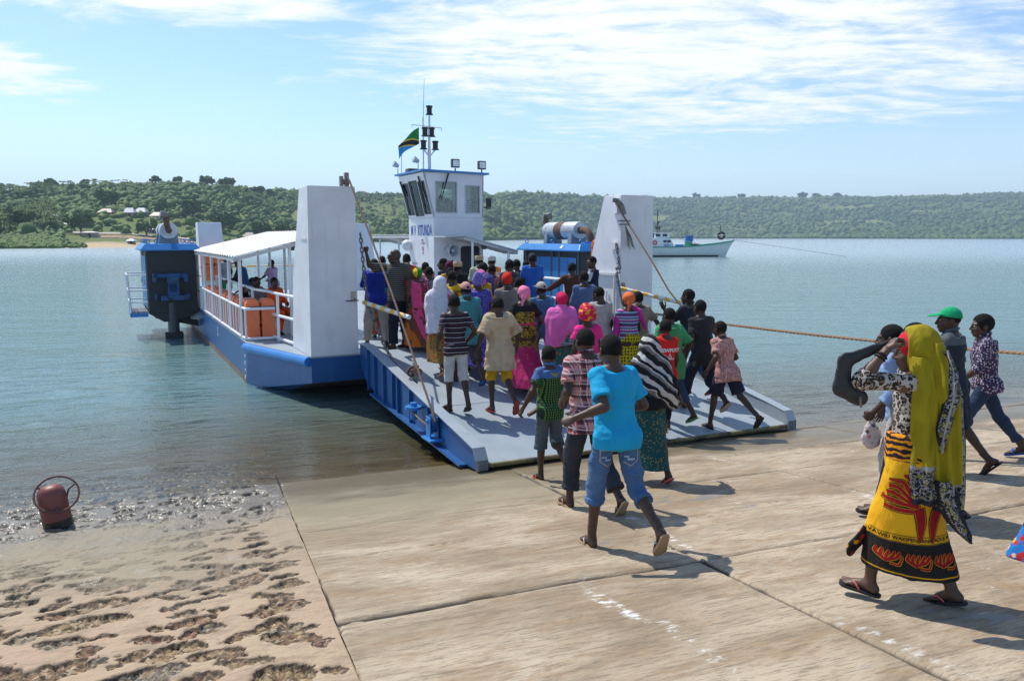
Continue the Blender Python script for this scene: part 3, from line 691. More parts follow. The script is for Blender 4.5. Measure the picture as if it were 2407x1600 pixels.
_bt = [(12, 462, 7.5, 9.0, 'round dark tree on the ridge at the far left edge'), (108, 470, 6.2, 9.0, 'low spreading ridge tree left of the leaning one'), (136, 474, 8.0, 7.5, 'leaning ridge tree beside a low spreading one at the left'),
       (212, 478, 6.0, 6.0, 'small round tree alone on the left ridge'), (372, 500, 7.6, 6.5, 'narrow tree on the ridge above the exhaust stack'), (424, 505, 6.8, 7.0, 'rounded tree on the ridge left of the two big crowns'),
       (490, 510, 8.6, 9.4, 'tall baobab with broad crown on the left ridge'), (532, 512, 8.2, 11.5, 'broadest dark crown on the left ridge'), (604, 520, 7.8, 8.6, 'dome shaped tree on the ridge right of the widest crown'),
       (632, 528, 8.8, 6.0, 'slim baobab with clear trunk on the ridge'), (655, 532, 5.6, 4.0, 'smallest tree on the ridge beside the slim baobab')]
for i, (px, y, h, w, lb) in enumerate(_bt): tree(px, y, h, w, lb, 'baobab', i+1, 'trees along the left ridge')
for i, (px, y, h, w, lb) in enumerate([(1597, 2040, 17, 21, 'lone tree on the far ridge just right of the white ramp tower'), (1700, 2045, 13, 22, 'low tree on the far ridge above the fishing boat bow'), (1838, 2035, 19, 28, 'largest tree clump on the far right ridge'), (1872, 2030, 15, 24, 'tree just right of the largest clump on the far ridge'), (1918, 2025, 14, 23, 'rightmost single tree on the far ridge')]):
    tree(px, y, h, w, lb, 'broad', i+40, 'trees along the far ridge')
for i, (px, y, h, w, lb) in enumerate([(62, 250, 8.0, 8.5, 'big dark tree behind the mangroves at the far left shore'), (196, 262, 6.5, 7.5, 'grey green tree standing at the shore road'), (265, 352, 7.5, 8.0, 'round tree behind the tin roofed houses'), (382, 345, 7.0, 7.0, 'dark tree between the huts above the beach'), (345, 270, 4.6, 6.2, 'small spreading tree on the road bank'), (452, 350, 8.0, 9.0, 'large tree behind the exhaust stack'), (520, 345, 9.0, 12.0, 'wide tree behind the far white tower'), (606, 352, 8.0, 9.0, 'tree above the canopy roof near the red bank'), (655, 360, 8.0, 9.0, 'pale green tree next to the near white tower')]):
    tree(px, y, h, w, lb, 'broad', i+70, 'trees behind the village shore')

# huts of the village and things along the beach
def hut(px, y, w, d, h, rh, wallc, roofc, label, rz=0.0, z=None):
    b = _tan(px); x = b*y; z = float(hill_z(np.array([b]), np.array([y]))[0]) if z is None else z; root = empty('house', (x, y, z-0.1), rz); tag(root, label, 'house', 'houses on the far left shore')
    m = MB(); m.box((0, 0, h/2), (w, d, h)); m.build('wall', mat('hut_wall_%d' % (wallc[0]*100), wallc, 0.9), root)
    m = MB(); e = 0.35
    A = [(-w/2-e, -d/2-e, h), (w/2+e, -d/2-e, h), (w/2+e, d/2+e, h), (-w/2-e, d/2+e, h), (-w/2*0.6, 0, h+rh), (w/2*0.6, 0, h+rh)]
    m.add(A, [(0, 1, 5, 4), (1, 2, 5), (2, 3, 4, 5), (3, 0, 4), (3, 2, 1, 0)]); m.build('roof', mat('hut_roof_%d_%d' % (roofc[0]*100, roofc[2]*100), roofc, 0.5), root)
    m = MB(); m.box((w*0.12, -d/2-0.02, h*0.42), (0.8, 0.06, h*0.8)); m.build('door', mat('hut_door', (0.05, 0.035, 0.025), 0.8), root)
TIN, THATCH = (0.46, 0.48, 0.50), (0.20, 0.155, 0.11)
for a in ((68, 300, 3.4, 3.0, 1.7, 1.2, (0.40, 0.32, 0.24), TIN, 'tin roofed hut among trees at the far left'), (130, 310, 4.0, 3.0, 1.7, 1.3, (0.42, 0.34, 0.26), TIN, 'tin roofed house with bright gable left of the road'),
          (163, 290, 5.0, 3.0, 1.2, 0.5, (0.3, 0.26, 0.22), (0.50, 0.50, 0.50), 'long low shed with grey roof left of the road'), (258, 330, 5.6, 3.4, 1.6, 1.6, (0.28, 0.17, 0.12), THATCH, 'wide thatched hut with red brown wall'),
          (310, 332, 4.6, 3.4, 1.7, 2.0, (0.30, 0.18, 0.13), TIN, 'steep tin roofed hut with brown wall'), (337, 340, 4.4, 3.2, 1.6, 1.8, (0.30, 0.2, 0.15), TIN, 'second steep tin roofed hut right of the brown walled one'),
          (372, 336, 4.6, 3.4, 1.5, 1.6, (0.26, 0.17, 0.12), THATCH, 'thatched hut right of the steep tin roofs'), (361, 288, 3.8, 2.2, 1.4, 0.35, (0.22, 0.19, 0.17), (0.62, 0.6, 0.56), 'flat roofed stall beside the shore road'),
          (216, 250, 4.2, 2.6, 1.6, 0.4, (0.30, 0.26, 0.22), (0.52, 0.48, 0.42), 'flat roofed open shed above the mangroves'), (580, 330, 4.4, 3.0, 1.6, 1.7, (0.28, 0.2, 0.15), THATCH, 'thatched hut on the red bank above the canopy'), (632, 332, 4.2, 3.0, 1.5, 1.6, (0.28, 0.2, 0.15), THATCH, 'thatched hut nearest the white ramp tower'),
          (310, 224.5, 1.7, 1.4, 1.0, 0.5, (0.28, 0.36, 0.40), (0.35, 0.62, 0.85), 'tiny blue roofed stall on the beach')): hut(*a)
# shore road and red cut bank
def strip(name, pxs, y0s, y1s, lift, m):
    V = []; F = []
    for p, a, c in zip(pxs, y0s, y1s):
        b = _tan(p)
        for y in np.linspace(a, c, 5): V.append((b*y, y, float(hill_z(np.array([b]), np.array([y]))[0])+lift))
    for i in range(len(pxs)-1):
        for j in range(4): F.append((i*5+j, (i+1)*5+j, (i+1)*5+j+1, i*5+j+1))
    return tag(mesh_obj(name, V, F, m, None, True), kind='structure')
_px = list(np.linspace(150, 760, 40))
strip('shore_road', _px, [262+0.025*(p-150) for p in _px], [269+0.025*(p-150) for p in _px], 0.22, mat('shore_road', (0.42, 0.36, 0.30), 0.9, var=0.1))
_px = list(np.linspace(235, 760, 36))
strip('earth_bank', _px, [247+0.02*(p-235) for p in _px], [260+0.02*(p-235) for p in _px], 0.12, mat('earth_bank', (0.34, 0.20, 0.115), 0.95, var=0.3, nscale=0.4, dirt=(0.10, 0.12, 0.05), dscale=0.25, damt=(0.5, 0.56)))

# haze of the bay air
def haze():
    m = bpy.data.materials.new('haze'); m.use_nodes = True; T = NT(m.node_tree)
    v = T.n('ShaderNodeVolumePrincipled', {'Color': (0.62, 0.80, 1.0, 1), 'Density': HAZE_DENSITY, 'Anisotropy': 0.1})
    T.n('ShaderNodeOutputMaterial', {'Volume': v.outputs[0]})
    b = MB(); b.box((0, 2000, 90), (9600, 9200, 192)); return b.build('haze', m)
HAZE_DENSITY = 0.00025
tag(haze(), kind='stuff')
# ------------------------------------------------------------------ the ferry (its own frame: x across, y along towards the bay, z up from the water)
FERRY_O = (-0.219, 14.60, 0.0); FERRY_RZ = R(27.5)
def worn_paint(name, base, streak, rust, rough, amt=0.5, chips=None):
    """brushed-on ship's paint: mottling, rain streaks running down, small rust bleeds and scuffs"""
    def fn(T, v):
        c = T.mix(T.ss(T.noise(v, 1.6, 4.0, 0.6), 0.3, 0.7), tuple(x*0.93 for x in base), tuple(min(1, x*1.06) for x in base))
        st = T.math('MULTIPLY', T.ss(T.noise(T.scale(v, (7, 7, 0.5)), 1.0, 5.0, 0.65), 0.50, 0.74), T.ss(T.noise(v, 1.1, 3.0, 0.5), 0.40, 0.62)); c = T.mix(T.math('MULTIPLY', st, amt), c, streak)
        ru = T.math('MULTIPLY', T.ss(T.noise(T.scale(v, (11, 11, 1.2)), 1.0, 6.0, 0.7), 0.66, 0.74), T.ss(T.noise(v, 2.3, 3.0, 0.6), 0.52, 0.62)); c = T.mix(T.math('MULTIPLY', ru, 0.75), c, rust)
        if chips: c = T.mix(T.math('MULTIPLY', T.ss(T.noise(v, 26.0, 5.0, 0.7), 0.66, 0.70), 0.8), c, chips)
        return c
    return shader_mat(name, fn, rough, lambda T, v: T.bump(T.math('ADD', T.noise(v, 2.2, 2.0, 0.5), T.math('MULTIPLY', T.noise(v, 30.0, 3.0, 0.6), 0.12)), 0.25, 0.03), 0.5)
M_WHITE = worn_paint('white_paint', (0.72, 0.72, 0.735), (0.50, 0.48, 0.46), (0.34, 0.20, 0.12), 0.42, 0.40)
M_BLUE = worn_paint('blue_paint', (0.010, 0.082, 0.25), (0.045, 0.14, 0.30), (0.07, 0.06, 0.07), 0.38, 0.60, (0.10, 0.15, 0.22))
M_LBLUE = mat('light_blue_paint', (0.028, 0.20, 0.52), 0.35, var=0.08, nscale=3.0)
def deck_paint(T, v):
    c = T.mix(T.ss(T.noise(v, 1.2, 5.0, 0.6), 0.32, 0.68), (0.245, 0.300, 0.345), (0.310, 0.360, 0.400))
    c = T.mix(T.math('MULTIPLY', T.ss(T.noise(T.scale(v, (3.2, 0.7, 1)), 1.0, 6.0, 0.65), 0.50, 0.70), 0.42), c, (0.30, 0.275, 0.235))       # dried mud trodden in along the way
    c = T.mix(T.math('MULTIPLY', T.ss(T.noise(T.scale(v, (14, 5, 1)), 1.0, 5.0, 0.7), 0.60, 0.70), 0.45), c, (0.16, 0.18, 0.195))                # scuffs
    c = T.mix(T.math('MULTIPLY', T.ss(T.noise(v, 34.0, 4.0, 0.7), 0.655, 0.70), 0.6), c, (0.13, 0.10, 0.08)); return c
M_DECK = shader_mat('deck_grey', deck_paint, 0.45, lambda T, v: T.bump(T.math('ADD', T.noise(v, 1.3, 2.0, 0.5), T.math('MULTIPLY', T.noise(v, 40.0, 3.0, 0.6), 0.15)), 0.25, 0.02), 0.5)
M_BLACK = mat('black_steel', (0.018, 0.020, 0.024), 0.55)
M_DGREY = mat('dark_grey_steel', (0.06, 0.068, 0.075), 0.5)
M_STEEL = mat('worn_steel', (0.20, 0.19, 0.185), 0.45, metal=0.5, dirt=(0.16, 0.075, 0.035), dscale=14, damt=(0.5, 0.65))
M_RUST = mat('rust', (0.125, 0.068, 0.042), 0.85, var=0.3, nscale=18, bump=0.3)
M_SILVER = mat('silver_paint', (0.50, 0.53, 0.56), 0.4, metal=0.25, dirt=(0.26, 0.12, 0.06), dscale=2.5, damt=(0.58, 0.68))
M_ROPE = mat('wire_rope', (0.155, 0.098, 0.066), 0.8, var=0.25, nscale=40)
M_ORANGE = mat('orange_float', (0.76, 0.175, 0.060), 0.55, var=0.10, nscale=3.0, dirt=(0.42, 0.16, 0.085), dscale=4.0, damt=(0.55, 0.75))
M_YELLOW = mat('marking_yellow', (0.78, 0.42, 0.03), 0.5)
M_BOTTOM = mat('hull_underside', (0.085, 0.055, 0.045), 0.8, var=0.3, nscale=2)
M_ROOF = mat('white_roof_sheet', (0.50, 0.50, 0.49), 0.5, var=0.08, dirt=(0.33, 0.31, 0.28), dscale=3.0, damt=(0.62, 0.78))
M_GLASS = None
def glass():
    m = bpy.data.materials.new('window_glass'); m.use_nodes = True; T = NT(m.node_tree)
    g = T.n('ShaderNodeBsdfGlossy', {'Color': (1, 1, 1, 1), 'Roughness': 0.02}).outputs[0]; t = T.n('ShaderNodeBsdfTransparent', {'Color': (0.80, 0.88, 0.86, 1)}).outputs[0]
    f = T.math('ADD', T.n('ShaderNodeFresnel', {'IOR': 1.45}).outputs[0], 0.05); T.out(T.n('ShaderNodeMixShader', {0: f, 1: t, 2: g}).outputs[0]); return m
M_GLASS = glass()
ferry = empty('ferry', FERRY_O, FERRY_RZ)
tag(ferry, 'blue and white landing craft ferry with lowered grey ramp, white towers and wheelhouse', 'ferry')
FM = Matrix.Translation(FERRY_O) @ Matrix.Rotation(FERRY_RZ, 4, 'Z')
def fw(a, b, z): return FM @ Vector((a, b, z))
DZ = 0.80; FL = 17.5; HB = 4.22; TW = 3.55                 # deck height, length, half beam, half width at the bow
def fpart(mb, name, m, par=None, **k): return mb.build(name, m, ferry if par is None else par, **k)

# hull: plan outline extruded, raked under the bows
def hull():
    def ring(z, inset_b, half, tw): 
        return [(-tw, inset_b, z), (-half, inset_b+2.4, z), (-half, FL-inset_b-2.4, z), (-tw, FL-inset_b, z), (tw, FL-inset_b, z), (half, FL-inset_b-2.4, z), (half, inset_b+2.4, z), (tw, inset_b, z)]
    top = ring(DZ-0.02, 0, HB, TW); mid = ring(0.36, 0.0, HB, TW); low = [(x, y if 3 < y < FL-3 else (1.9 if y < 9 else FL-1.9) if abs(x) < TW+.1 else (2.6 if y < 9 else FL-2.6), -0.12) for x, y, z in mid]; bot = [(x*0.97, min(max(y, 3.2), FL-3.2), -0.8) for x, y, z in mid]
    m = MB(); m.add(top+mid, [(i, (i+1) % 8, 8+(i+1) % 8, 8+i) for i in range(8)])
    # side plating goes on down to the water
    side = MB()
    for sg in (-1, 1):
        side.add([(sg*HB, 2.4, 0.36), (sg*HB, FL-2.4, 0.36), (sg*HB, FL-2.6, -0.12), (sg*HB, 2.6, -0.12), (sg*HB*0.985, FL-3.2, -0.8), (sg*HB*0.985, 3.2, -0.8)], [(0, 1, 2, 3), (3, 2, 4, 5)])
        for y0, y1 in ((2.4, 2.6), (FL-2.4, FL-2.6)):
            yb = 0.0 if y0 < 9 else FL; yl = 1.9 if y0 < 9 else FL-1.9
            side.add([(sg*TW, yb, 0.36), (sg*HB, y0, 0.36), (sg*HB, y1, -0.12), (sg*(TW+.12), yl, -0.12)], [(0, 1, 2, 3)])
    m.V += side.V[:0]
    base = len(m.V); m.V += side.V; m.F += [tuple(i+base for i in f) for f in side.F]
    fpart(m, 'hull', M_BLUE)
    u = MB()
    for yb, yl, yd in ((0.0, 1.9, 3.2), (FL, FL-1.9, FL-3.2)):
        u.add([(-TW, yb, 0.358), (TW, yb, 0.358), (TW+.1, yl, -0.122), (-TW-.1, yl, -0.122), (-HB*.97, yd, -0.8), (HB*.97, yd, -0.8)], [(0, 1, 2, 3), (3, 2, 5, 4)])
    u.add([(-HB*.97, 3.2, -0.8), (HB*.97, 3.2, -0.8), (HB*.97, FL-3.2, -0.8), (-HB*.97, FL-3.2, -0.8)], [(0, 1, 2, 3)])
    fpart(u, 'hull_underside', M_BOTTOM)
    w = MB()
    for sg in (-1, 1): w.add([(sg*(HB+.004), 2.55, 0.13), (sg*(HB+.004), FL-2.55, 0.13), (sg*(HB+.004), FL-2.6, -0.15), (sg*(HB+.004), 2.6, -0.15)], [(0, 1, 2, 3)])
    fpart(w, 'waterline_band', mat('boot_top', (0.17, 0.115, 0.085), 0.8, var=0.35, nscale=5))
    d = MB(); d.prism([(x*0.998, y) for x, y, z in top], lambda p, q, k: (p, q+0.01 if q < 9 else q-0.01, DZ-0.06+0.06*k)); fpart(d, 'deck', M_DECK)
    for sg in (-1, 1):
        for y0, y1 in ((0.06, 2.4), (FL-0.06, FL-2.4)):
            f = MB(); f.cyl((sg*(TW+0.03), y0, DZ-0.085), (sg*(HB+0.02), y1, DZ-0.085), 0.085, n=14); fpart(f, 'rubbing_strake', M_LBLUE, auto=True)
    # draught marks in white on the port bow
    for k in range(6): fpart(MB().box((0, 0, 0), (0.012, 0.06, 0.07 if k % 2 else 0.045), M=Matrix.Translation((-HB-0.004, 2.62+0.01*k, DZ-0.28-0.14*k))), 'draught_mark', M_WHITE)
    dm = MB(); dm.box((0, 0, 0), (0.012, 0.09, 0.03), M=Matrix.Translation((-HB-0.004, 6.6, 0.50))); dm.box((0, 0, 0), (0.013, 0.02, 0.22), M=Matrix.Translation((-HB-0.004, 6.62, 0.56))); dm.box((0, 0, 0), (0.012, 0.08, 0.025), M=Matrix.Translation((-HB-0.004, 6.6, 0.66)))
    fpart(dm, 'load_mark', M_WHITE)
hull()

# four ramp towers
def tower(sg, far):
    y0 = FL if far else 0.0; dy = -1.0 if far else 1.0; h = 3.32 if far else 3.64
    xo, xi = sg*TW, sg*2.73; to, ti = sg*(TW-0.03), sg*2.72
    if far and sg > 0: xo, xi, to, ti = xo-0.8, xi-0.8, to-0.8, ti-0.8
    z0, z1 = DZ, h; b1, b2 = (1.42, 0.62)
    m = MB()
    V = [(xo, y0+0.012*dy, z0), (xi, y0+0.012*dy, z0), (xi, y0+dy*b1, z0), (xo, y0+dy*b1, z0), (to, y0+0.012*dy, z1), (ti, y0+0.012*dy, z1), (ti, y0+dy*b2, z1), (to, y0+dy*b2, z1)]
    mid = [(xi, y0+dy*1.22, 2.05), (xo, y0+dy*1.22, 2.05)]
    m.add(V+mid, [(3, 2, 1, 0), (4, 5, 6, 7), (0, 1, 5, 4), (2, 3, 9, 8), (8, 9, 7, 6), (1, 2, 8, 6, 5), (3, 0, 4, 7, 9)])
    t = fpart(m, 'ramp_tower', M_WHITE, bevel=0.012)
    for z in (1.55, 2.78): fpart(MB().box((sg*(TW-0.01), y0+dy*0.34, z), (0.012, 0.42, 0.012)), 'weld_seam', M_WHITE, t)
    if not far:
        fpart(MB().box((sg*2.80, y0-0.003, DZ+1.0), (0.08, 0.012, 0.16)), 'hinge_plate', mat('stained_plate', (0.46, 0.40, 0.33), 0.7, dirt=(0.22, 0.11, 0.06), dscale=12, damt=(0.45, 0.6)), t)
        fpart(MB().tube([(sg*2.72, y0-0.03, DZ+0.93), (sg*2.94, y0-0.02, DZ+0.925)], 0.011, 6), 'lashing', M_RUST, t)
    return t
towers = [tower(-1, False), tower(1, False), tower(-1, True), tower(1, True)]
# inner web and shelf on the starboard tower face
for c_, s_ in (((2.69, 0.62, 2.05), (0.05, 1.0, 0.05)), ((2.69, 0.16, 1.45), (0.05, 0.03, 1.1)), ((2.69, 0.45, 1.25), (0.04, 0.04, 0.9)), ((2.70, 0.72, 1.25), (0.03, 0.2, 0.5)), ((2.68, 0.22, 2.62), (0.06, 0.22, 0.14)), ((2.68, 0.16, 3.42), (0.06, 0.2, 0.3))): fpart(MB().box(c_, s_), 'tower_bracket', M_WHITE, towers[1])
# worn sheave heads with wire ends
m = MB(); m.box((-2.84, 0.10, 3.74), (0.06, 0.10, 0.26)); m.box((-2.93, 0.10, 3.71), (0.05, 0.08, 0.2)); m.cyl((-2.95, 0.10, 3.72), (-2.80, 0.10, 3.72), 0.05)
fpart(m, 'sheave_head', M_STEEL, towers[0])
m = MB(); m.tube([(2.60, -0.02, 3.50), (2.66, -0.06, 3.40), (2.72, -0.10, 3.24)], [0.06, 0.07, 0.05], 8); m.tube([(2.52, 0.02, 3.53), (2.62, -0.02, 3.52)], 0.045, 8); m.box((2.72, -0.1, 3.12), (0.30, 0.03, 0.03)); m.box((2.72, -0.1, 3.05), (0.26, 0.03, 0.03))
for k in range(6): m.tube([(2.74, -0.11, 3.02), (2.78+0.02*k, -0.12, 2.8), (2.80+0.035*k, -0.11, 2.62-0.03*(k % 3))], 0.008, 5)
fpart(m, 'sheave_head', M_STEEL, towers[1], auto=True)

# loading ramp
RT = -5.02                                             # where the ramp toe lies
RAMP_W = 2.58
def ramp_z(b): return 0.835+(0.115-0.835)*(b/RT)
def ramp():
    m = MB(); P = [(0.02, 0.835), (RT, 0.115), (RT-0.02, 0.075), (RT+0.5, 0.075), (0.02, 0.72)]
    m.prism(P, lambda p, q, k: ((-RAMP_W if k == 0 else RAMP_W), p, q)); r = fpart(m, 'ramp', M_DECK)
    for sg in (-1, 1):
        g = MB(); x0, x1 = sg*RAMP_W, sg*(RAMP_W+0.14)
        prof = [(-0.03, 0.98), (-0.45, 0.98), (RT+0.30, 0.335), (RT+0.04, 0.29), (RT-0.05, 0.16), (RT-0.05, 0.045), (RT+0.30, 0.03), (-0.9, 0.26), (-0.25, 0.42), (-0.03, 0.62)]
        g.prism(prof, lambda p, q, k: ((x0 if k == 0 else x1), p, q)); gd = fpart(g, 'side_girder', M_BLUE if sg < 0 else M_DECK, r, bevel=0.012)
        c = MB(); tp = [(-0.03, 0.984), (-0.45, 0.984), (RT+0.30, 0.339), (RT+0.04, 0.294), (RT-0.054, 0.16), (RT-0.054, 0.045)]
        for a, b_ in zip(tp[:-1], tp[1:]): c.add([(x0-sg*0.004, a[0], a[1]), (x1+sg*0.03, a[0], a[1]), (x1+sg*0.03, b_[0], b_[1]), (x0-sg*0.004, b_[0], b_[1]), (x0-sg*0.004, a[0], a[1]+0.012), (x1+sg*0.03, a[0], a[1]+0.012), (x1+sg*0.03, b_[0], b_[1]+0.012), (x0-sg*0.004, b_[0], b_[1]+0.012)], [(0, 3, 2, 1), (4, 5, 6, 7), (0, 1, 5, 4), (2, 3, 7, 6), (1, 2, 6, 5), (0, 4, 7, 3)])
        fpart(c, 'girder_cap', M_DECK, r)
        if sg < 0:
            rb = MB()
            for b_ in (-0.62, -1.02, -1.5, -1.95, -2.2, -2.75, -3.5):
                zt = 0.98+(0.335-0.98)*((b_+0.45)/(RT+0.75)); zb = 0.26+(0.03-0.26)*((b_+0.9)/(RT+1.2)); rb.box((-RAMP_W-0.165, b_, (zt+max(zb, 0.05))/2), (0.05, 0.03, zt-max(zb, 0.05)))
            rb.add([(-RAMP_W-0.14, -0.9, 0.25), (-RAMP_W-0.14, RT+0.3, 0.02), (-RAMP_W-0.24, RT+0.3, 0.02), (-RAMP_W-0.24, -0.9, 0.25), (-RAMP_W-0.14, -0.9, 0.275), (-RAMP_W-0.14, RT+0.3, 0.045), (-RAMP_W-0.24, RT+0.3, 0.045), (-RAMP_W-0.24, -0.9, 0.275)], [(0, 1, 2, 3), (7, 6, 5, 4), (0, 4, 5, 1), (1, 5, 6, 2), (2, 6, 7, 3), (3, 7, 4, 0)])
            fpart(rb, 'girder_rib', M_BLUE, r)
    t = MB(); t.tube([(-RAMP_W+0.02, RT-0.03, 0.095), (RAMP_W-0.02, RT-0.03, 0.095)], 0.030, 10)
    fpart(t, 'toe_bar', mat('worn_yellow_bar', (0.17, 0.145, 0.06), 0.65, var=0.3, dirt=(0.035, 0.032, 0.028), dscale=2.2, damt=(0.47, 0.60)), r, auto=True)
    s = MB(); s.box((0, RT+2.0, ramp_z(RT+2.0)+0.001), (2*RAMP_W-0.1, 0.006, 0.003)); fpart(s, 'plate_seam', M_DECK, r)
    # pulley with side cheeks and cleat near the toe, both sides
    for sg in (-1, 1):
        x = sg*(RAMP_W+0.22); b_ = RT+1.25; z = 0.36
        p = MB(); p.cyl((x-0.03, b_, z), (x+0.03, b_, z), 0.12, n=18); fpart(p, 'sheave', M_BLUE if sg < 0 else M_LBLUE, r, auto=True)
        k = MB()
        for dx in (-0.055, 0.055): k.box((x+dx, b_, z-0.06), (0.02, 0.16, 0.3))
        k.cyl((x-0.09, b_, z+0.03), (x+0.09, b_, z+0.03), 0.028); k.box((x, b_-0.02, z-0.20), (0.22, 0.34, 0.03)); fpart(k, 'sheave_bracket', M_LBLUE, r, bevel=0.006)
    q = MB(); q.cyl((-RAMP_W-0.27, RT+1.85, 0.44), (-RAMP_W-0.27, RT+1.85, 0.48), 0.12, n=14); q.cyl((-RAMP_W-0.27, RT+1.85, 0.3), (-RAMP_W-0.27, RT+1.85, 0.53), 0.05); fpart(q, 'cleat', M_LBLUE, r, auto=True)
    # lashing hook bundle on the port girder
    h = MB(); h.box((-RAMP_W+0.05, -2.38, 0.80), (0.03, 0.14, 0.30)); rr = random.Random(3)
    fpart(h, 'lashing_plate', M_STEEL, r)
    h = MB()
    for k in range(7): c = np.array((-RAMP_W-0.02+0.12*rr.random(), -2.42+0.16*rr.random(), 0.78+0.10*rr.random())); h.torus(c, 0.05+0.03*rr.random(), 0.014, (rr.random()-.5, rr.random()-.5, rr.random()), 12, 6)
    fpart(h, 'lashing_chain', M_RUST, r, auto=True)
    return r
RAMP = ramp()
def wire(pts, rad, name='hoist_wire', m=M_ROPE): fpart(MB().tube(pts, rad, 8), name, m, RAMP, auto=True)
wire([(-2.86, 0.06, 3.84), (-2.83, -0.06, 3.72), (-2.76, -2.0, 1.98), (-2.80, RT+1.22, 0.50), (-2.80, RT+1.13, 0.40)], 0.017)
wire([(2.72, -0.08, 3.22), (2.75, -1.3, 2.30), (2.78, -1.75, 1.85), (2.80, RT+1.22, 0.50), (2.80, RT+1.12, 0.38)], 0.017)
wire([(-2.87, RT+1.95, 0.42), (-2.88, RT+1.5, 0.36), (-2.80, RT+1.2, 0.28)], 0.014)
def chain(p0, p1, sag, n, name='ramp_chain'):
    p0 = np.array(p0, float); p1 = np.array(p1, float); m = MB(); P = [p0+(p1-p0)*t+np.array([0, 0, -sag*4*t*(1-t)]) for t in np.linspace(0, 1, n+1)]
    for i in range(n):
        c = (P[i]+P[i+1])/2; d = P[i+1]-P[i]; L = np.linalg.norm(d); r, dd, u = frame(d); sd = r if i % 2 else u; w = L*0.30
        ring = [c+dd*(L*0.62*math.cos(a))+sd*(w*math.sin(a)) for a in np.linspace(0, 2*PI, 11)[:-1]]; m.tube(ring, 0.014, 6, closed=True)
    fpart(m, name, M_STEEL, RAMP, auto=True)
chain((-2.66, -0.02, 2.86), (-2.60, -0.10, 1.75), 0.0, 14); chain((-2.60, -0.10, 1.75), (-2.50, -1.55, 0.73), 0.14, 22)
chain((2.60, -0.02, 2.66), (2.66, -0.35, 1.50), 0.06, 16); chain((2.66, -0.35, 1.50), (2.52, -1.6, 0.72), 0.1, 20)
# the ramp is not square to the hull: its toe tapers and lies flat on the slip
def ramp_warp(x, y, z):
    t = min(1.0, max(0.0, -y/5.02)); u = min(1.06, max(-0.06, (x+2.58)/5.16)); return x+t*(-0.13*(1-u)-0.52*u)-0.10*u*(1-t)*(y < -0.15), y*(1+0.012*u), z+t*((1-u)*TOE_L+u*TOE_R)
TOE_L = TOE_R = 0.0
def _toe(x): q = fw(*ramp_warp(x, RT-0.05, 0)); return float(ground_z(q.x, q.y))-0.022
TOE_L, TOE_R = _toe(-2.58), _toe(2.58)
for o in [RAMP]+list(RAMP.children_recursive):
    for v in o.data.vertices:
        if v.co.y < -0.001 and v.co.z < 3.4: v.co = ramp_warp(*v.co)
def ramp_top(a, b):
    x = a
    for _ in range(3): x = a-(ramp_warp(x, b, 0)[0]-x)
    return ramp_warp(x, b, ramp_z(b))[2]
# striped booms at the boarding end
def boom(p0, p1, n, rad=0.038):
    p0 = np.array(p0, float); p1 = np.array(p1, float); root = fpart(MB().tube([p0, p1], rad*0.96, 12), 'boom', M_WHITE, auto=True)
    for i in range(n): a = p0+(p1-p0)*((i+0.12)/n); b_ = p0+(p1-p0)*((i+0.58)/n); fpart(MB().tube([a, b_], rad, 12), 'boom_stripe', M_YELLOW, root, auto=True)
boom((-2.66, -0.12, 1.70), (-2.35, -1.50, 1.555), 5); boom((2.66, -0.12, 1.78), (3.34, -1.30, 1.525), 6)
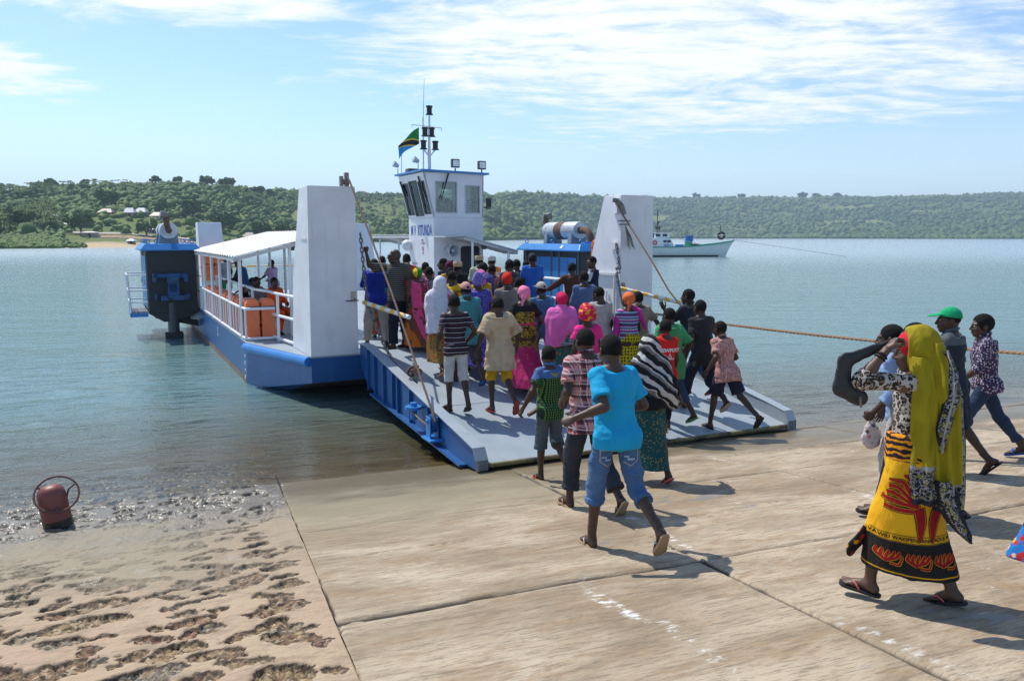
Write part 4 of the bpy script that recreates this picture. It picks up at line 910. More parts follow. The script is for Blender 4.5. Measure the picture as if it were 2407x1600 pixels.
# ---- wheelhouse, starboard side amidships
def wheelhouse():
    x0, x1, y0, y1 = 1.81, 3.36, 7.80, 9.85; zk, zt = 3.36, 4.60            # kink under the windows, eaves
    fx = 0.30                                                              # the upper part leans out over both long sides
    root = MB(); T = 0.05
    root.add([(x0, y0, DZ), (x1, y0, DZ), (x1, y1, DZ), (x0, y1, DZ), (x0, y0, zk), (x1, y0, zk), (x1, y1, zk), (x0, y1, zk)], [(0, 1, 5, 4), (1, 2, 6, 5), (2, 3, 7, 6), (3, 0, 4, 7), (0, 3, 2, 1), (4, 5, 6, 7)])
    wh = fpart(root, 'wheelhouse', M_WHITE, bevel=0.02)
    # upper walls as frames with real openings: panel(points in wall plane, holes)
    def wall(P, U, Vv, outline, holes, th=0.045):
        """P origin, U/V in-plane axes, outline polygon (u,v), holes list of (u0,v0,u1,v1)"""
        P, U, Vv = (np.array(q, float) for q in (P, U, Vv)); Nn = np.cross(U, Vv); Nn /= np.linalg.norm(Nn)
        us = sorted({o[0] for o in outline} | {h[0] for h in holes} | {h[2] for h in holes}); 
        def vlim(u):
            top = []; 
            for (a, b), (c, d) in zip(outline, outline[1:]+outline[:1]):
                if abs(a-c) > 1e-9 and min(a, c)-1e-6 <= u <= max(a, c)+1e-6: top.append(b+(d-b)*(u-a)/(c-a))
            return min(top), max(top)
        m = MB()
        def quad(u0, u1, va0, va1, vb0, vb1):
            q = [P+U*u0+Vv*va0, P+U*u1+Vv*vb0, P+U*u1+Vv*vb1, P+U*u0+Vv*va1]; m.add(q+[k-Nn*th for k in q], [(0, 1, 2, 3), (7, 6, 5, 4), (0, 4, 5, 1), (1, 5, 6, 2), (2, 6, 7, 3), (3, 7, 4, 0)])
        for a, b in zip(us[:-1], us[1:]):
            (la, ha), (lb, hb) = vlim(a), vlim(b); hs = sorted([h for h in holes if h[0] <= a+1e-6 and h[2] >= b-1e-6], key=lambda h: h[1]); ca, cb = la, lb
            for h in hs: quad(a, b, ca, h[1], cb, h[1]); ca = cb = h[3]
            quad(a, b, ca, ha, cb, hb)
        fpart(m, 'upper_wall', M_WHITE, wh)
        for (a, b, c, d) in holes:
            g = MB(); q = [P+U*a+Vv*b, P+U*c+Vv*b, P+U*c+Vv*d, P+U*a+Vv*d]; g.add([k-Nn*0.020 for k in q]+[k-Nn*0.026 for k in q], [(0, 1, 2, 3), (7, 6, 5, 4), (0, 4, 5, 1), (1, 5, 6, 2), (2, 6, 7, 3), (3, 7, 4, 0)]); win = fpart(g, 'window', M_GLASS, wh)
            fr = MB(); e = 0.028
            for (p, r) in ((q[0], q[1]), (q[1], q[2]), (q[2], q[3]), (q[3], q[0])): fr.tube([p+Nn*0.004, r+Nn*0.004], e*0.62, 6)
            fr.build('window_frame', M_DGREY if abs(Nn[0]) > .5 else M_SILVER, win)
    H = zt-zk; w = x1-x0
    slope = np.array([-fx, 0, H]); 
    # front and back, trapezoids flaring outwards
    ol = [(-0.0, 0), (w, 0), (w+0.02, H), (-fx, H)]
    wall((x0, y0, zk), (1, 0, 0), (0, 0, 1), ol, [(0.06, 0.13, 0.72, 0.99), (0.98, 0.13, 1.44, 0.90)])
    wall((x1, y1, zk), (-1, 0, 0), (0, 0, 1), [(0, 0), (w, 0), (w+fx, H), (-0.02, H)], [(0.10, 0.18, 0.60, 0.92), (0.8, 0.18, 1.42, 0.92)])
    # sides: port leans out, starboard nearly upright
    wall((x0, y1, zk), (0, -1, 0), tuple(slope/H), [(0, 0), (y1-y0, 0), (y1-y0, H), (0, H)], [(0.12, 0.10, 0.62, 1.0), (0.74, 0.06, 1.36, 1.04), (1.48, 0.10, 1.94, 1.0)])
    wall((x1, y0, zk), (0, 1, 0), (0.02/H, 0, 1), [(0, 0), (y1-y0, 0), (y1-y0, H), (0, H)], [(0.15, 0.15, 0.85, 0.95), (1.1, 0.15, 1.85, 0.95)])
    r = MB(); r.add([(x0-fx-0.09, y0-0.13, zt+0.02), (x1+0.14, y0-0.13, zt-0.02), (x1+0.14, y1+0.12, zt-0.02), (x0-fx-0.09, y1+0.12, zt+0.02), (x0-fx-0.09, y0-0.13, zt+0.075), (x1+0.14, y0-0.13, zt+0.035), (x1+0.14, y1+0.12, zt+0.035), (x0-fx-0.09, y1+0.12, zt+0.075)], [(0, 3, 2, 1), (4, 5, 6, 7), (0, 1, 5, 4), (1, 2, 6, 5), (2, 3, 7, 6), (3, 0, 4, 7)])
    fpart(r, 'roof', M_LBLUE, wh, bevel=0.008)
    d = MB(); d.box(((x0+x1)/2-0.05, (y0+y1)/2+0.3, zk+0.30), (0.7, 0.5, 0.5)); fpart(d, 'console', M_DGREY, wh)
    # door on the front below
    f = MB(); f.box((2.92, y0-0.012, DZ+1.0), (0.78, 0.03, 1.86)); dr = fpart(f, 'door', M_WHITE, wh, bevel=0.02)
    g = MB(); g.prism([(-0.26, -0.5), (-0.30, -0.46), (-0.30, 0.56), (-0.24, 0.62), (0.24, 0.62), (0.30, 0.56), (0.30, -0.46), (0.26, -0.5)], lambda p, q, k: (2.92+p, y0-0.030-0.008*k, DZ+1.12+q)); g.build('door_window', M_BLACK, dr)
    # wipers
    for pts in ([(x0+0.44, y0-0.06, zt-0.02), (x0+0.36, y0-0.07, zt-0.28), (x0+0.22, y0-0.05, zt-0.75)], [(x0-fx*0.95-0.03, y0+0.35, zt-0.1), (x0-fx*0.6-0.03, y0+0.42, zt-0.42), (x0-fx*0.25-0.03, y0+0.30, zt-0.95)], [(x0-fx*0.9-0.03, y1-0.12, zt-0.15), (x0-fx*0.5-0.03, y1-0.22, zt-0.6)]):
        p = MB(); p.tube(pts, [0.026, 0.022, 0.010][:len(pts)], 6); fpart(p, 'wiper', M_BLACK, wh)
    mr = MB(); mr.tube([(x1+0.03, y0+0.4, zk+0.35), (x1+0.30, y0+0.15, zk+0.27)], 0.02, 6); mr.box((x1+0.26, y0+0.17, zk+0.44), (0.16, 0.02, 0.26)); fpart(mr, 'side_mirror', M_BLACK, wh)
    # loud hailer
    hl = MB(); hl.cyl((x0+0.36, y0-0.02, 2.46), (x0+0.36, y0-0.16, 2.46), 0.05, 0.06, 14); hl.cyl((x0+0.36, y0-0.14, 2.46), (x0+0.42, y0-0.46, 2.42), 0.06, 0.17, 20, caps=False); hl.torus((x0+0.42, y0-0.46, 2.42), 0.17, 0.012, (0.18, -0.98, -0.1), 20, 6); hl.cyl((x0+0.40, y0-0.30, 2.44), (x0+0.415, y0-0.40, 2.425), 0.035, 0.05, 12)
    fpart(hl, 'loud_hailer', M_SILVER, wh, auto=True)
    ds = MB(); ds.sphere((x0-0.10, y1-0.1, 2.55), 0.17, 14, 10); fpart(ds, 'radome', M_WHITE, wh, smooth=True)
    # lettering on the port side of the house
    def letter(txt, yc, z, size, m, name, xs=1.0, weight=0.0):
        V, F = text_mesh(txt, size, 0.0, 'CENTER', xs, weight); W_ = np.stack([np.full(len(V), x0-0.004), yc-V[:, 0], z+V[:, 1]], -1); mesh_obj(name, W_, F, m, wh)
    MB_ = mat('letter_blue', (0.015, 0.105, 0.40), 0.5); MR_ = mat('letter_red', (0.55, 0.05, 0.04), 0.5); MK_ = mat('letter_black', (0.03, 0.03, 0.035), 0.5)
    letter('M V  KITUNDA', (y0+y1)/2-0.03, 2.98, 0.42, MB_, 'name_lettering', 0.62, 0.012)
    letter('NO SMOKING', (y0+y1)/2-0.20, 2.62, 0.095, MR_, 'sign_lettering', 0.62)
    rg = MB(); rg.torus((x0-0.006, (y0+y1)/2-0.16, 2.46), 0.055, 0.007, (1, 0, 0), 20, 5); fpart(rg, 'sign_ring', MR_, wh)
    rg = MB(); rg.box((x0-0.006, (y0+y1)/2-0.16, 2.34), (0.008, 0.06, 0.06)); fpart(rg, 'sign_mark', MR_, wh)
    for i, (a, b) in enumerate((('Loading Capacity', '50'), ('Empty Passenger', '8'), ('Standing Passengers', '120'), ('Number of Passengers, Vehicle', '16'))):
        letter(a, y1-0.50-0.0*i, 2.02-0.13*i, 0.125, MK_, 'notice_lettering', 0.52); letter(b, y0+0.48, 2.02-0.13*i, 0.125, MK_, 'notice_lettering', 0.5)
    return wh
WH = wheelhouse()
# roof gear
def mast():
    bx, by, z0 = 1.86, 8.20, 4.64; m = MB(); m.cyl((bx, by, z0), (bx, by, z0+0.62), 0.05, n=10); m.cyl((bx, by, z0+0.6), (bx+0.02, by, z0+1.55), 0.04, 0.028, n=10); m.tube([(bx, by, z0+0.42), (bx-0.16, by, z0+0.62)], 0.022, 6); m.tube([(bx, by, z0+0.42), (bx+0.18, by, z0+0.62)], 0.022, 6)
    m.tube([(bx-0.5, by, z0+1.28), (bx+0.38, by, z0+1.24)], 0.012, 6); m.tube([(bx-0.5, by, z0+1.28), (bx-0.5, by, z0+1.20)], 0.010, 6); m.tube([(bx+0.38, by, z0+1.24), (bx+0.38, by, z0+1.15)], 0.010, 6)
    m.tube([(bx-0.18, by, z0), (bx-0.17, by, z0+1.5)], 0.022, 6)
    root = fpart(m, 'mast', M_WHITE, auto=True)
    w = MB(); w.tube([(bx-0.17, by, z0+1.4), (bx-0.12, by, z0+2.55)], [0.012, 0.006], 5); fpart(w, 'whip_aerial', M_SILVER, root)
    for dx, z in ((0.02, 1.58), (-0.12, 0.98), (0.08, 0.98), (-0.17, 0.42+0.2), (0.19, 0.42+0.2)):
        l = MB(); zz = z0+z; l.cyl((bx+dx, by, zz), (bx+dx, by, zz+0.03), 0.11, 0.10, 12); l.cyl((bx+dx, by, zz+0.03), (bx+dx, by, zz+0.21), 0.075, n=12); l.cyl((bx+dx, by, zz+0.21), (bx+dx, by, zz+0.25), 0.10, 0.09, 12); fpart(l, 'navigation_light', M_BLACK, root, auto=True)
    for px, py, dz in ((1.92+0.55, 7.76, 0.26), (3.30, 7.76, 0.24)):
        l = MB(); l.cyl((px, py, z0-0.03), (px, py, z0+0.10), 0.02); l.box((px, py, z0+dz-0.03), (0.24, 0.11, 0.24)); fl = fpart(l, 'flood_light', M_DGREY, WH, bevel=0.015); g = MB(); g.box((px, py-0.059, z0+dz-0.03), (0.18, 0.008, 0.17)); fpart(g, 'lens', mat('lamp_glass', (0.7, 0.76, 0.78), 0.1), fl)
    for px, py in ((1.50, 8.15), (1.46, 9.75)):
        l = MB(); l.cyl((px, py, z0), (px, py, z0+0.2), 0.015); l.tube([(px-0.14, py, z0+0.34), (px+0.02, py, z0+0.26)], [0.10, 0.05], 12); fpart(l, 'search_light', M_SILVER, WH, auto=True)
    l = MB(); l.tube([(1.52, 9.6, z0), (1.53, 9.6, z0+0.6)], 0.012, 6); fpart(l, 'stub_aerial', M_WHITE, WH)
    l = MB(); l.box((1.62, 9.0, z0+0.07), (0.3, 0.3, 0.14)); fpart(l, 'roof_vent', M_DGREY, WH, bevel=0.02)
    return bx, by, z0
_mx, _my, _mz = mast()
def flag():
    # hoist edge at the mast halyard, streaming to port and sagging
    V = []; F = []; mats = [mat('flag_green', (0.02, 0.22, 0.045), 0.8), mat('flag_yellow', (0.75, 0.52, 0.03), 0.8), mat('flag_black', (0.02, 0.02, 0.02), 0.8), mat('flag_blue', (0.03, 0.28, 0.62), 0.8)]
    nu, nv = 40, 40; Lx, Hz = 0.68, 0.46; P = fw(_mx-0.30, _my, _mz+1.22)
    ax = FM.to_3x3() @ Vector((-1, 0.1, 0)).normalized(); ay = FM.to_3x3() @ Vector((0.1, 1, 0)).normalized()
    for i in range(nu+1):
        for j in range(nv+1):
            u, v = i/nu, j/nv; wv = 0.055*math.sin(u*9+v*2)*u
            V.append(P+ax*(u*Lx*0.88)+ay*wv+Vector((0, 0, -v*Hz*(1-0.30*u)-0.22*u*u-0.34*u+0.03*math.sin(u*7+v*3)*u)))
    idx = []
    for i in range(nu):
        for j in range(nv):
            u, v = (i+.5)/nu, (j+.5)/nv; d = (1-u)-v                      # diagonal from lower hoist to upper fly
            d = (v+u-1.0)/math.sqrt(2)
            F.append((i*(nv+1)+j, (i+1)*(nv+1)+j, (i+1)*(nv+1)+j+1, i*(nv+1)+j+1)); idx.append(2 if abs(d) < 0.115 else 1 if abs(d) < 0.165 else (0 if d < 0 else 3))
    o = mesh_obj('flag', V, F, mats, None, True); o.data.polygons.foreach_set('material_index', idx)
    o.modifiers.new('cloth', 'SOLIDIFY').thickness = 0.004
    tag(o, 'green, black, yellow and blue flag flying from the ferry mast', 'flag')
flag()

# ---- passenger canopies
def canopy(xo, xi, zo, zi, y0, y1, posts, name='canopy'):
    """roof sheet of corrugated iron on posts; xo outer (low) edge, xi inner edge"""
    n = 90; V = []; F = []; ys = np.linspace(y0, y1, n+1)
    for i, y in enumerate(ys):
        c = 0.018*math.sin(i*PI/2)
        for x, z in ((xo, zo), (xi, zi)): V.append((x, y, z+c+0.02))
        for x, z in ((xo, zo), (xi, zi)): V.append((x, y, z+c+0.028))
    for i in range(n):
        a = i*4; F += [(a, a+1, a+5, a+4), (a+2, a+6, a+7, a+3), (a, a+4, a+6, a+2), (a+1, a+3, a+7, a+5)]
    F += [(0, 2, 3, 1), (n*4, n*4+1, n*4+3, n*4+2)]
    root = mesh_obj(name, V, F, M_ROOF, ferry)
    m = MB()
    for y in (y0+0.04, (y0+y1)/2, y1-0.04):
        b = MB(); b.add([(xo, y-0.02, zo-0.07), (xi, y-0.02, zi-0.07), (xi, y+0.02, zi-0.07), (xo, y+0.02, zo-0.07), (xo, y-0.02, zo-0.002), (xi, y-0.02, zi-0.002), (xi, y+0.02, zi-0.002), (xo, y+0.02, zo-0.002)], [(0, 3, 2, 1), (4, 5, 6, 7), (0, 1, 5, 4), (1, 2, 6, 5), (2, 3, 7, 6), (3, 0, 4, 7)]); b.build('roof_beam', M_ROOF, root)
    for x, z in ((xo*0.992, zo), (xi, zi)):
        b = MB(); b.box((x, (y0+y1)/2, z-0.04), (0.04, y1-y0, 0.06)); b.build('roof_edge', M_ROOF, root)
    for x, y in posts:
        t = (x-xo)/(xi-xo); p = MB(); p.cyl((x, y, DZ), (x, y, zo+(zi-zo)*t-0.06), 0.035, n=10); p.build('canopy_post', M_WHITE, root, auto=True)
    l = MB(); l.cyl(((xo*0.45+xi*0.55), y0+0.35, zo*0.45+zi*0.55-0.16), ((xo*0.45+xi*0.55), y0+0.35, zo*0.45+zi*0.55-0.06), 0.06, 0.09, 12); l.build('ceiling_lamp', M_DGREY, root, auto=True)
    return root
canopy(-4.30, -2.15, 2.40, 2.92, 3.0, 11.2, [(-4.18, 3.1), (-4.18, 4.6), (-4.18, 6.1), (-4.18, 7.6), (-4.18, 9.2), (-4.18, 10.8), (-2.5, 3.1), (-2.5, 5.1), (-2.5, 7.1), (-2.5, 9.1), (-2.5, 10.9), (-3.2, 3.12)])
canopy(4.02, 2.35, 2.38, 2.80, 6.86, 7.76, [(3.75, 6.95), (2.62, 6.95)])
_c = MB(); _c.add([(1.78, 6.86, 2.79), (2.40, 6.86, 2.815), (2.40, 7.76, 2.815), (1.78, 7.76, 2.79), (1.78, 6.86, 2.83), (2.40, 6.86, 2.855), (2.40, 7.76, 2.855), (1.78, 7.76, 2.83)], [(0, 3, 2, 1), (4, 5, 6, 7), (0, 1, 5, 4), (1, 2, 6, 5), (2, 3, 7, 6), (3, 0, 4, 7)]); fpart(_c, 'canopy_flat', M_ROOF)
canopy(4.02, 2.10, 2.38, 2.84, 9.95, 14.4, [(3.75, 10.2), (3.75, 12.2), (3.75, 14.2), (2.3, 10.2), (2.3, 12.2), (2.3, 14.2)])

# ---- rails
def rail_run(pts, z0, heights, post_at, r=0.024, name='railing', par=None, feet=True):
    m = MB()
    for h in heights: m.tube([(x, y, z0+h) for x, y in pts], r, 8)
    root = fpart(m, name, M_WHITE, par, auto=True)
    for x, y in post_at:
        p = MB(); p.cyl((x, y, z0), (x, y, z0+max(heights)), r*0.95, n=8); p.build('post', M_WHITE, root, auto=True)
    return root
# low outer rail with pickets round the float rack, port side
_run = [(-3.62, 2.62), (-4.16, 2.66), (-4.19, 3.4), (-4.19, 10.3)]
m_ = MB(); m_.tube([(x, y, DZ+0.62) for x, y in _run], 0.028, 8); m_.tube([(x, y, DZ+0.04) for x, y in _run], 0.028, 8); _rk = fpart(m_, 'float_rack', M_WHITE, auto=True)
for y in list(np.linspace(2.68, 10.25, 21)): 
    p = MB(); p.cyl((-4.18, y, DZ+0.03), (-4.18, y, DZ+0.62), 0.020, n=8); p.build('picket', M_WHITE, _rk, auto=True)
m_ = MB(); m_.box((-3.9, 4.2, DZ+0.70), (0.3, 0.5, 0.03)); m_.build('rack_shelf', M_WHITE, _rk)
rail_run([(-3.50, 1.30), (-3.62, 2.3), (-3.66, 3.2), (-3.78, 3.8), (-3.78, 10.2)], DZ, [0.92, 0.50, 0.06], [(-3.62, 2.35), (-3.78, 4.2), (-3.78, 6.0), (-3.78, 7.8), (-3.78, 10.1)], 0.030)
rail_run([(-4.18, 10.3), (-4.19, 15.2), (-3.7, 16.1)], DZ, [0.92, 0.48], [(-4.19, 11.4), (-4.19, 12.6), (-4.19, 13.8), (-4.19, 15.0)], 0.026)
rail_run([(3.35, 1.5), (3.35, 6.8)], DZ, [0.98, 0.5], [(3.35, 1.6), (3.35, 3.2), (3.35, 4.9), (3.35, 6.7)], 0.032)
rail_run([(4.15, 7.1), (4.15, 14.8)], DZ, [0.95, 0.5], [(4.15, y) for y in (7.2, 8.8, 10.4, 12.0, 13.6, 14.7)], 0.026)
for y0, y1 in ((3.2, 6.3), (6.5, 10.0)):
    b = MB(); b.box((-3.36, (y0+y1)/2, DZ+0.38), (0.42, y1-y0, 0.05)); bench = fpart(b, 'bench', mat('bench_brown', (0.085, 0.035, 0.025), 0.5), bevel=0.01)
    b = MB(); b.box((-3.12, (y0+y1)/2+1.8, DZ+0.66), (0.04, (y1-y0)*0.4, 0.2)); b.build('backrest', mat('bench_brown', (0.085, 0.035, 0.025), 0.5), bench)
    for y in (y0+0.2, (y0+y1)/2, y1-0.2): b = MB(); b.box((-3.36, y, DZ+0.18), (0.36, 0.05, 0.35)); b.build('leg', M_SILVER, bench)
boom((-2.7, FL-0.9, DZ+0.95), (2.7, FL-0.9, DZ+0.97), 8, 0.03)

# ---- propulsion units hung outboard, one each side, turned end for end
def unit():
    """local frame: x outboard from hull side, y along the unit (0 = end with the machinery plate), z from the water"""
    root = empty('engine_unit', (0, 0, 0), 0, ferry); w, L, zb, zt = 1.28, 3.1, 0.72, 2.42
    def P(mb, name, m, par=root, **k): return mb.build(name, m, par, **k)
    b = MB(); b.box((w/2, L/2, (zb+zt)/2), (w-0.03, L-0.03, zt-zb)); box = P(b, 'cabinet', M_BLACK)
    for x in (0.0, w):
        for y0, y1 in ((0.42, 1.62), (1.72, 2.02), (2.12, 2.9)):
            d = MB(); d.box((x, (y0+y1)/2, (zb+zt)/2-0.03), (0.02, y1-y0, zt-zb-0.24)); dr = P(d, 'door', M_LBLUE, bevel=0.004)
            if y1-y0 > 0.6:
                s = MB(); s.box((x+(0.012 if x else -0.012), (y0+y1)/2, (zb+zt)/2-0.03), (0.006, 0.012, zt-zb-0.26)); P(s, 'door_gap', M_DGREY, dr); s = MB(); s.box((x+(0.03 if x else -0.03), (y0+y1)/2+0.06, (zb+zt)/2-0.05), (0.03, 0.03, 0.16)); P(s, 'door_handle', M_SILVER, dr)
        for y in (0.18, 1.67, 2.07, 3.0): d = MB(); d.box((x, y, (zb+zt)/2), (0.012, 0.10, zt-zb)); P(d, 'frame_post', M_DGREY)
    r = MB(); e = 0.13; zr = 2.43; V = [(-e, -e, zr), (w+e, -e, zr), (w+e, L+e, zr), (-e, L+e, zr), (-e, -e, zr+0.035), (w+e, -e, zr+0.035), (w+e, L+e, zr+0.035), (-e, L+e, zr+0.035), (0.0, 0.0, zr+0.19), (w, 0.0, zr+0.19), (w, L, zr+0.19), (0.0, L, zr+0.19)]
    r.add(V, [(0, 3, 2, 1), (0, 1, 5, 4), (1, 2, 6, 5), (2, 3, 7, 6), (3, 0, 4, 7), (4, 5, 9, 8), (5, 6, 10, 9), (6, 7, 11, 10), (7, 4, 8, 11), (8, 9, 10, 11)]); lid = P(r, 'roof_lid', M_LBLUE, bevel=0.006)
    for x, y in ((0.08, 0.1), (w-0.08, 0.1), (0.08, 1.55), (w-0.08, 1.55), (0.08, L-0.1), (w-0.08, L-0.1), (w-0.3, 0.25)):
        t = MB(); t.torus((x, y, zr+0.25), 0.055, 0.014, (0.3, 1, 0), 14, 6); P(t, 'lifting_eye', M_LBLUE, lid, auto=True)
    v = MB(); v.box((-e*0.52, 2.30, zr+0.112), (0.10, 0.12, 0.006), M=Matrix.Translation((-e*0.52-0.008, 2.30, zr+0.115)) @ Matrix.Rotation(R(-50), 4, 'Y') @ Matrix.Translation((0, 0, 0.0))); P(v, 'lid_mark', M_WHITE, lid)
    # silencer drum on two saddles, exhaust stack at the machinery end, elbow down into the engine at the other
    zc, rad = zr+0.55, 0.235; c = MB(); c.tube([(w/2, 0.40, zc), (w/2, 0.43, zc), (w/2, 2.05, zc), (w/2, 2.08, zc)], [rad*0.97, rad, rad, rad*0.97], 28); drum = P(c, 'silencer', M_SILVER, auto=True)
    bd = MB(); bd.tube([(w/2, 1.02, zc), (w/2, 1.42, zc)], rad+0.004, 28, caps=False); P(bd, 'rust_band', M_RUST, drum, auto=True)
    for y in (0.62, 1.92):
        s = MB(); s.prism([(-0.26, zr+0.19), (0.26, zr+0.19), (0.22, zc), (0.1, zc-0.2), (-0.1, zc-0.2), (-0.22, zc)], lambda p, q, k: (w/2+p, y-0.09+0.18*k, q)); P(s, 'saddle', mat('saddle_grey', (0.20, 0.25, 0.28), 0.5), bevel=0.006)
    s = MB(); s.tube([(w/2, 0.44, zc), (w/2, 0.22, zc), (w/2+0.03, 0.15, zc+0.05), (w/2+0.06, 0.12, zc+0.15), (w/2+0.06, 0.12, zc+0.40)], 0.078, 14); st = P(s, 'exhaust_stack', M_RUST, auto=True)
    s = MB(); s.tube([(w/2+0.04, 0.12, zc+0.40), (w/2+0.21, 0.10, zc+0.44)], [0.08, 0.11], 12); P(s, 'stack_cap', M_STEEL, st, auto=True)
    s = MB(); s.tube([(w/2, 2.06, zc), (w/2, 2.30, zc), (w/2, 2.48, zc-0.05), (w/2, 2.58, zc-0.17), (w/2, 2.60, zr+0.2)], 0.095, 14); P(s, 'exhaust_elbow', M_RUST, auto=True)
    s = MB(); s.cyl((w/2, 2.6, zr+0.19), (w/2, 2.6, zr+0.25), 0.2, n=18); P(s, 'elbow_flange', M_LBLUE, auto=True)
    # steering machinery on the plate
    k = MB(); k.cyl((w*0.22, -0.16, 1.74), (w*0.62, -0.16, 1.74), 0.075); k.cyl((w*0.60, -0.16, 1.74), (w*0.88, -0.16, 1.76), 0.06); k.box((w*0.50, -0.12, 1.44), (0.30, 0.20, 0.62)); k.cyl((w*0.50, -0.22, 1.42), (w*0.50, -0.10, 1.42), 0.14, n=18); k.box((w*0.5, -0.14, 1.14), (0.66, 0.24, 0.14)); k.box((w*0.24, -0.16, 1.68), (0.10, 0.12, 0.2)); k.box((w*0.86, -0.14, 1.70), (0.10, 0.12, 0.24)); k.cyl((w*0.18, -0.16, 1.16), (w*0.30, -0.16, 1.16), 0.10); k.box((w*0.85, -0.1, 1.16), (0.08, 0.1, 0.2))
    P(k, 'steering_gear', mat('gear_blue_shaded', (0.012, 0.075, 0.21), 0.5, var=0.2, dirt=(0.01, 0.02, 0.04), dscale=5, damt=(0.5, 0.65)), bevel=0.012)  # shade put into the colour: a darker blue because the gear sits in shadow
    h = MB(); h.tube([(w*0.62, -0.22, 1.55), (w*0.66, -0.26, 1.2), (w*0.45, -0.3, 0.98), (w*0.20, -0.3, 1.05), (w*0.10, -0.26, 1.35), (w*0.2, -0.2, 1.58)], 0.022, 8); P(h, 'hose', M_BLACK, auto=True)
    # swivel leg and bracket
    l = MB(); l.cyl((w*0.52, 0.12, 1.0), (w*0.52, 0.12, 0.0), 0.15, n=18); l.cyl((w*0.52, 0.12, 0.10), (w*0.52, 0.12, -0.7), 0.13, n=18); P(l, 'thruster_leg', M_DGREY, auto=True)
    l = MB(); l.box((w*0.52, 0.12, 0.08), (0.46, 0.34, 0.16)); P(l, 'thruster_collar', M_BLACK, bevel=0.01)
    for y in (0.32, 2.6):
        b = MB(); b.prism([(-0.05, 0.58), (w+0.12, zb-0.01), (-0.05, zb-0.01)], lambda p, q, kk: (p, y-0.05+0.1*kk, q)) if False else b.add([(0.0, y-0.06, 0.28), (0.0, y+0.06, 0.28), (0.0, y+0.06, 0.46), (0.0, y-0.06, 0.46), (w*0.85, y-0.06, 0.55), (w*0.85, y+0.06, 0.55), (w*0.98, y+0.06, zb-0.006), (w*0.98, y-0.06, zb-0.006)], [(0, 1, 2, 3), (4, 7, 6, 5), (0, 4, 5, 1), (1, 5, 6, 2), (2, 6, 7, 3), (3, 7, 4, 0)]); P(b, 'bracket', M_BLACK)
    f = MB(); f.add([(0, 0.02, zb-0.007), (w, 0.02, zb-0.007), (w, L, zb-0.007), (0, L, zb-0.007), (0.2, 0.02, 0.60), (w*0.7, 0.02, 0.46), (w*0.7, L, 0.46), (0.2, L, 0.60)], [(0, 1, 2, 3), (4, 7, 6, 5), (0, 4, 5, 1), (1, 5, 6, 2), (2, 6, 7, 3), (3, 7, 4, 0)]); P(f, 'base_frame', M_BLACK)
    # service platform outboard with rails
    q = MB()
    for i in range(9): q.box((w+0.02+0.048*i+0.02, 0.95, zb+0.03), (0.030, 1.5, 0.03))
    pf = P(q, 'platform_grating', M_STEEL); q = MB(); q.box((w+0.235, 0.95, zb-0.05), (0.45, 1.55, 0.11)); P(q, 'platform_edge', M_LBLUE)
    for i, (x, y) in enumerate(((w+0.43, 0.2), (w+0.43, 1.7))):
        q = MB(); q.cyl((x, y, zb+0.02), (x+0.05, y, zb+1.05), 0.022, n=8); P(q, 'rail_post', M_WHITE, pf)
    for z in (1.05, 0.62, 0.30):
        q = MB(); q.tube([(w, 0.2, zb+z), (w+0.43+0.05*z, 0.2, zb+z), (w+0.43+0.05*z, 1.7, zb+z), (w, 1.7, zb+z)], 0.020, 8); P(q, 'guard_rail', M_WHITE, pf, auto=True)
    return root
_u = unit(); _u.location = (-4.24, 10.5, 0); _u.scale = (-1, 1, 1)
# the starboard one is the same unit turned half round about the middle of the ferry
def copy_tree(o, parent=None):
    c = o.copy(); COL.objects.link(c)
    if parent is not None: c.parent = parent
    for ch in list(o.children): copy_tree(ch, c)
    return c
_u2 = copy_tree(_u, ferry); _u2.location = (4.24, FL-10.5, 0); _u2.rotation_euler = (0, 0, PI); _u2.scale = (-1, 1, 1)

# ---- orange buoyant floats lashed in the racks (each lies on the ferry: a thing of its own)
def float_box():
    m = MB(); w, d, h = 0.44, 0.26, 0.78
    for sx in (-1, 1):
        P = [(-d/2, 0), (-d/2, h*0.30), (-d/2+0.02, h*0.34), (-d/2, h*0.38), (-d/2, h*0.9), (-d/2+0.05, h), (d/2-0.05, h), (d/2, h*0.9), (d/2, h*0.38), (d/2-0.02, h*0.34), (d/2, h*0.30), (d/2, 0)]
        m.prism(P, lambda p, q, k: (sx*w*0.25+(-w*0.22 if k == 0 else w*0.22), p, q))
    m.box((0, 0, h*0.45), (w*0.5, d*0.8, h*0.85))
    o = m.build('buoyant_float', M_ORANGE, None, bevel=0.022)
    s = MB(); s.tube([(-w/2-0.015, -d/2-0.01, h*0.82), (0, -d/2-0.03, h*0.70), (w/2+0.015, -d/2-0.01, h*0.82), (w/2+0.02, d/2+0.01, h*0.8), (0, d/2+0.03, h*0.68), (-w/2-0.02, d/2+0.01, h*0.8)], 0.011, 6, closed=True)
    s.build('grab_line', mat('grab_line', (0.12, 0.10, 0.09), 0.9), o, auto=True); return o
_f0 = float_box(); FLOATS = []
_spots = [(-4.02, 2.95, 0, 0.05), (-3.73, 2.92, 0, 0)]+[(-3.99, 3.75+0.62*i, 0.02, 0) for i in range(10)]
_ord = ['nearest', 'second', 'third', 'fourth', 'fifth', 'sixth', 'seventh', 'eighth', 'ninth', 'farthest']
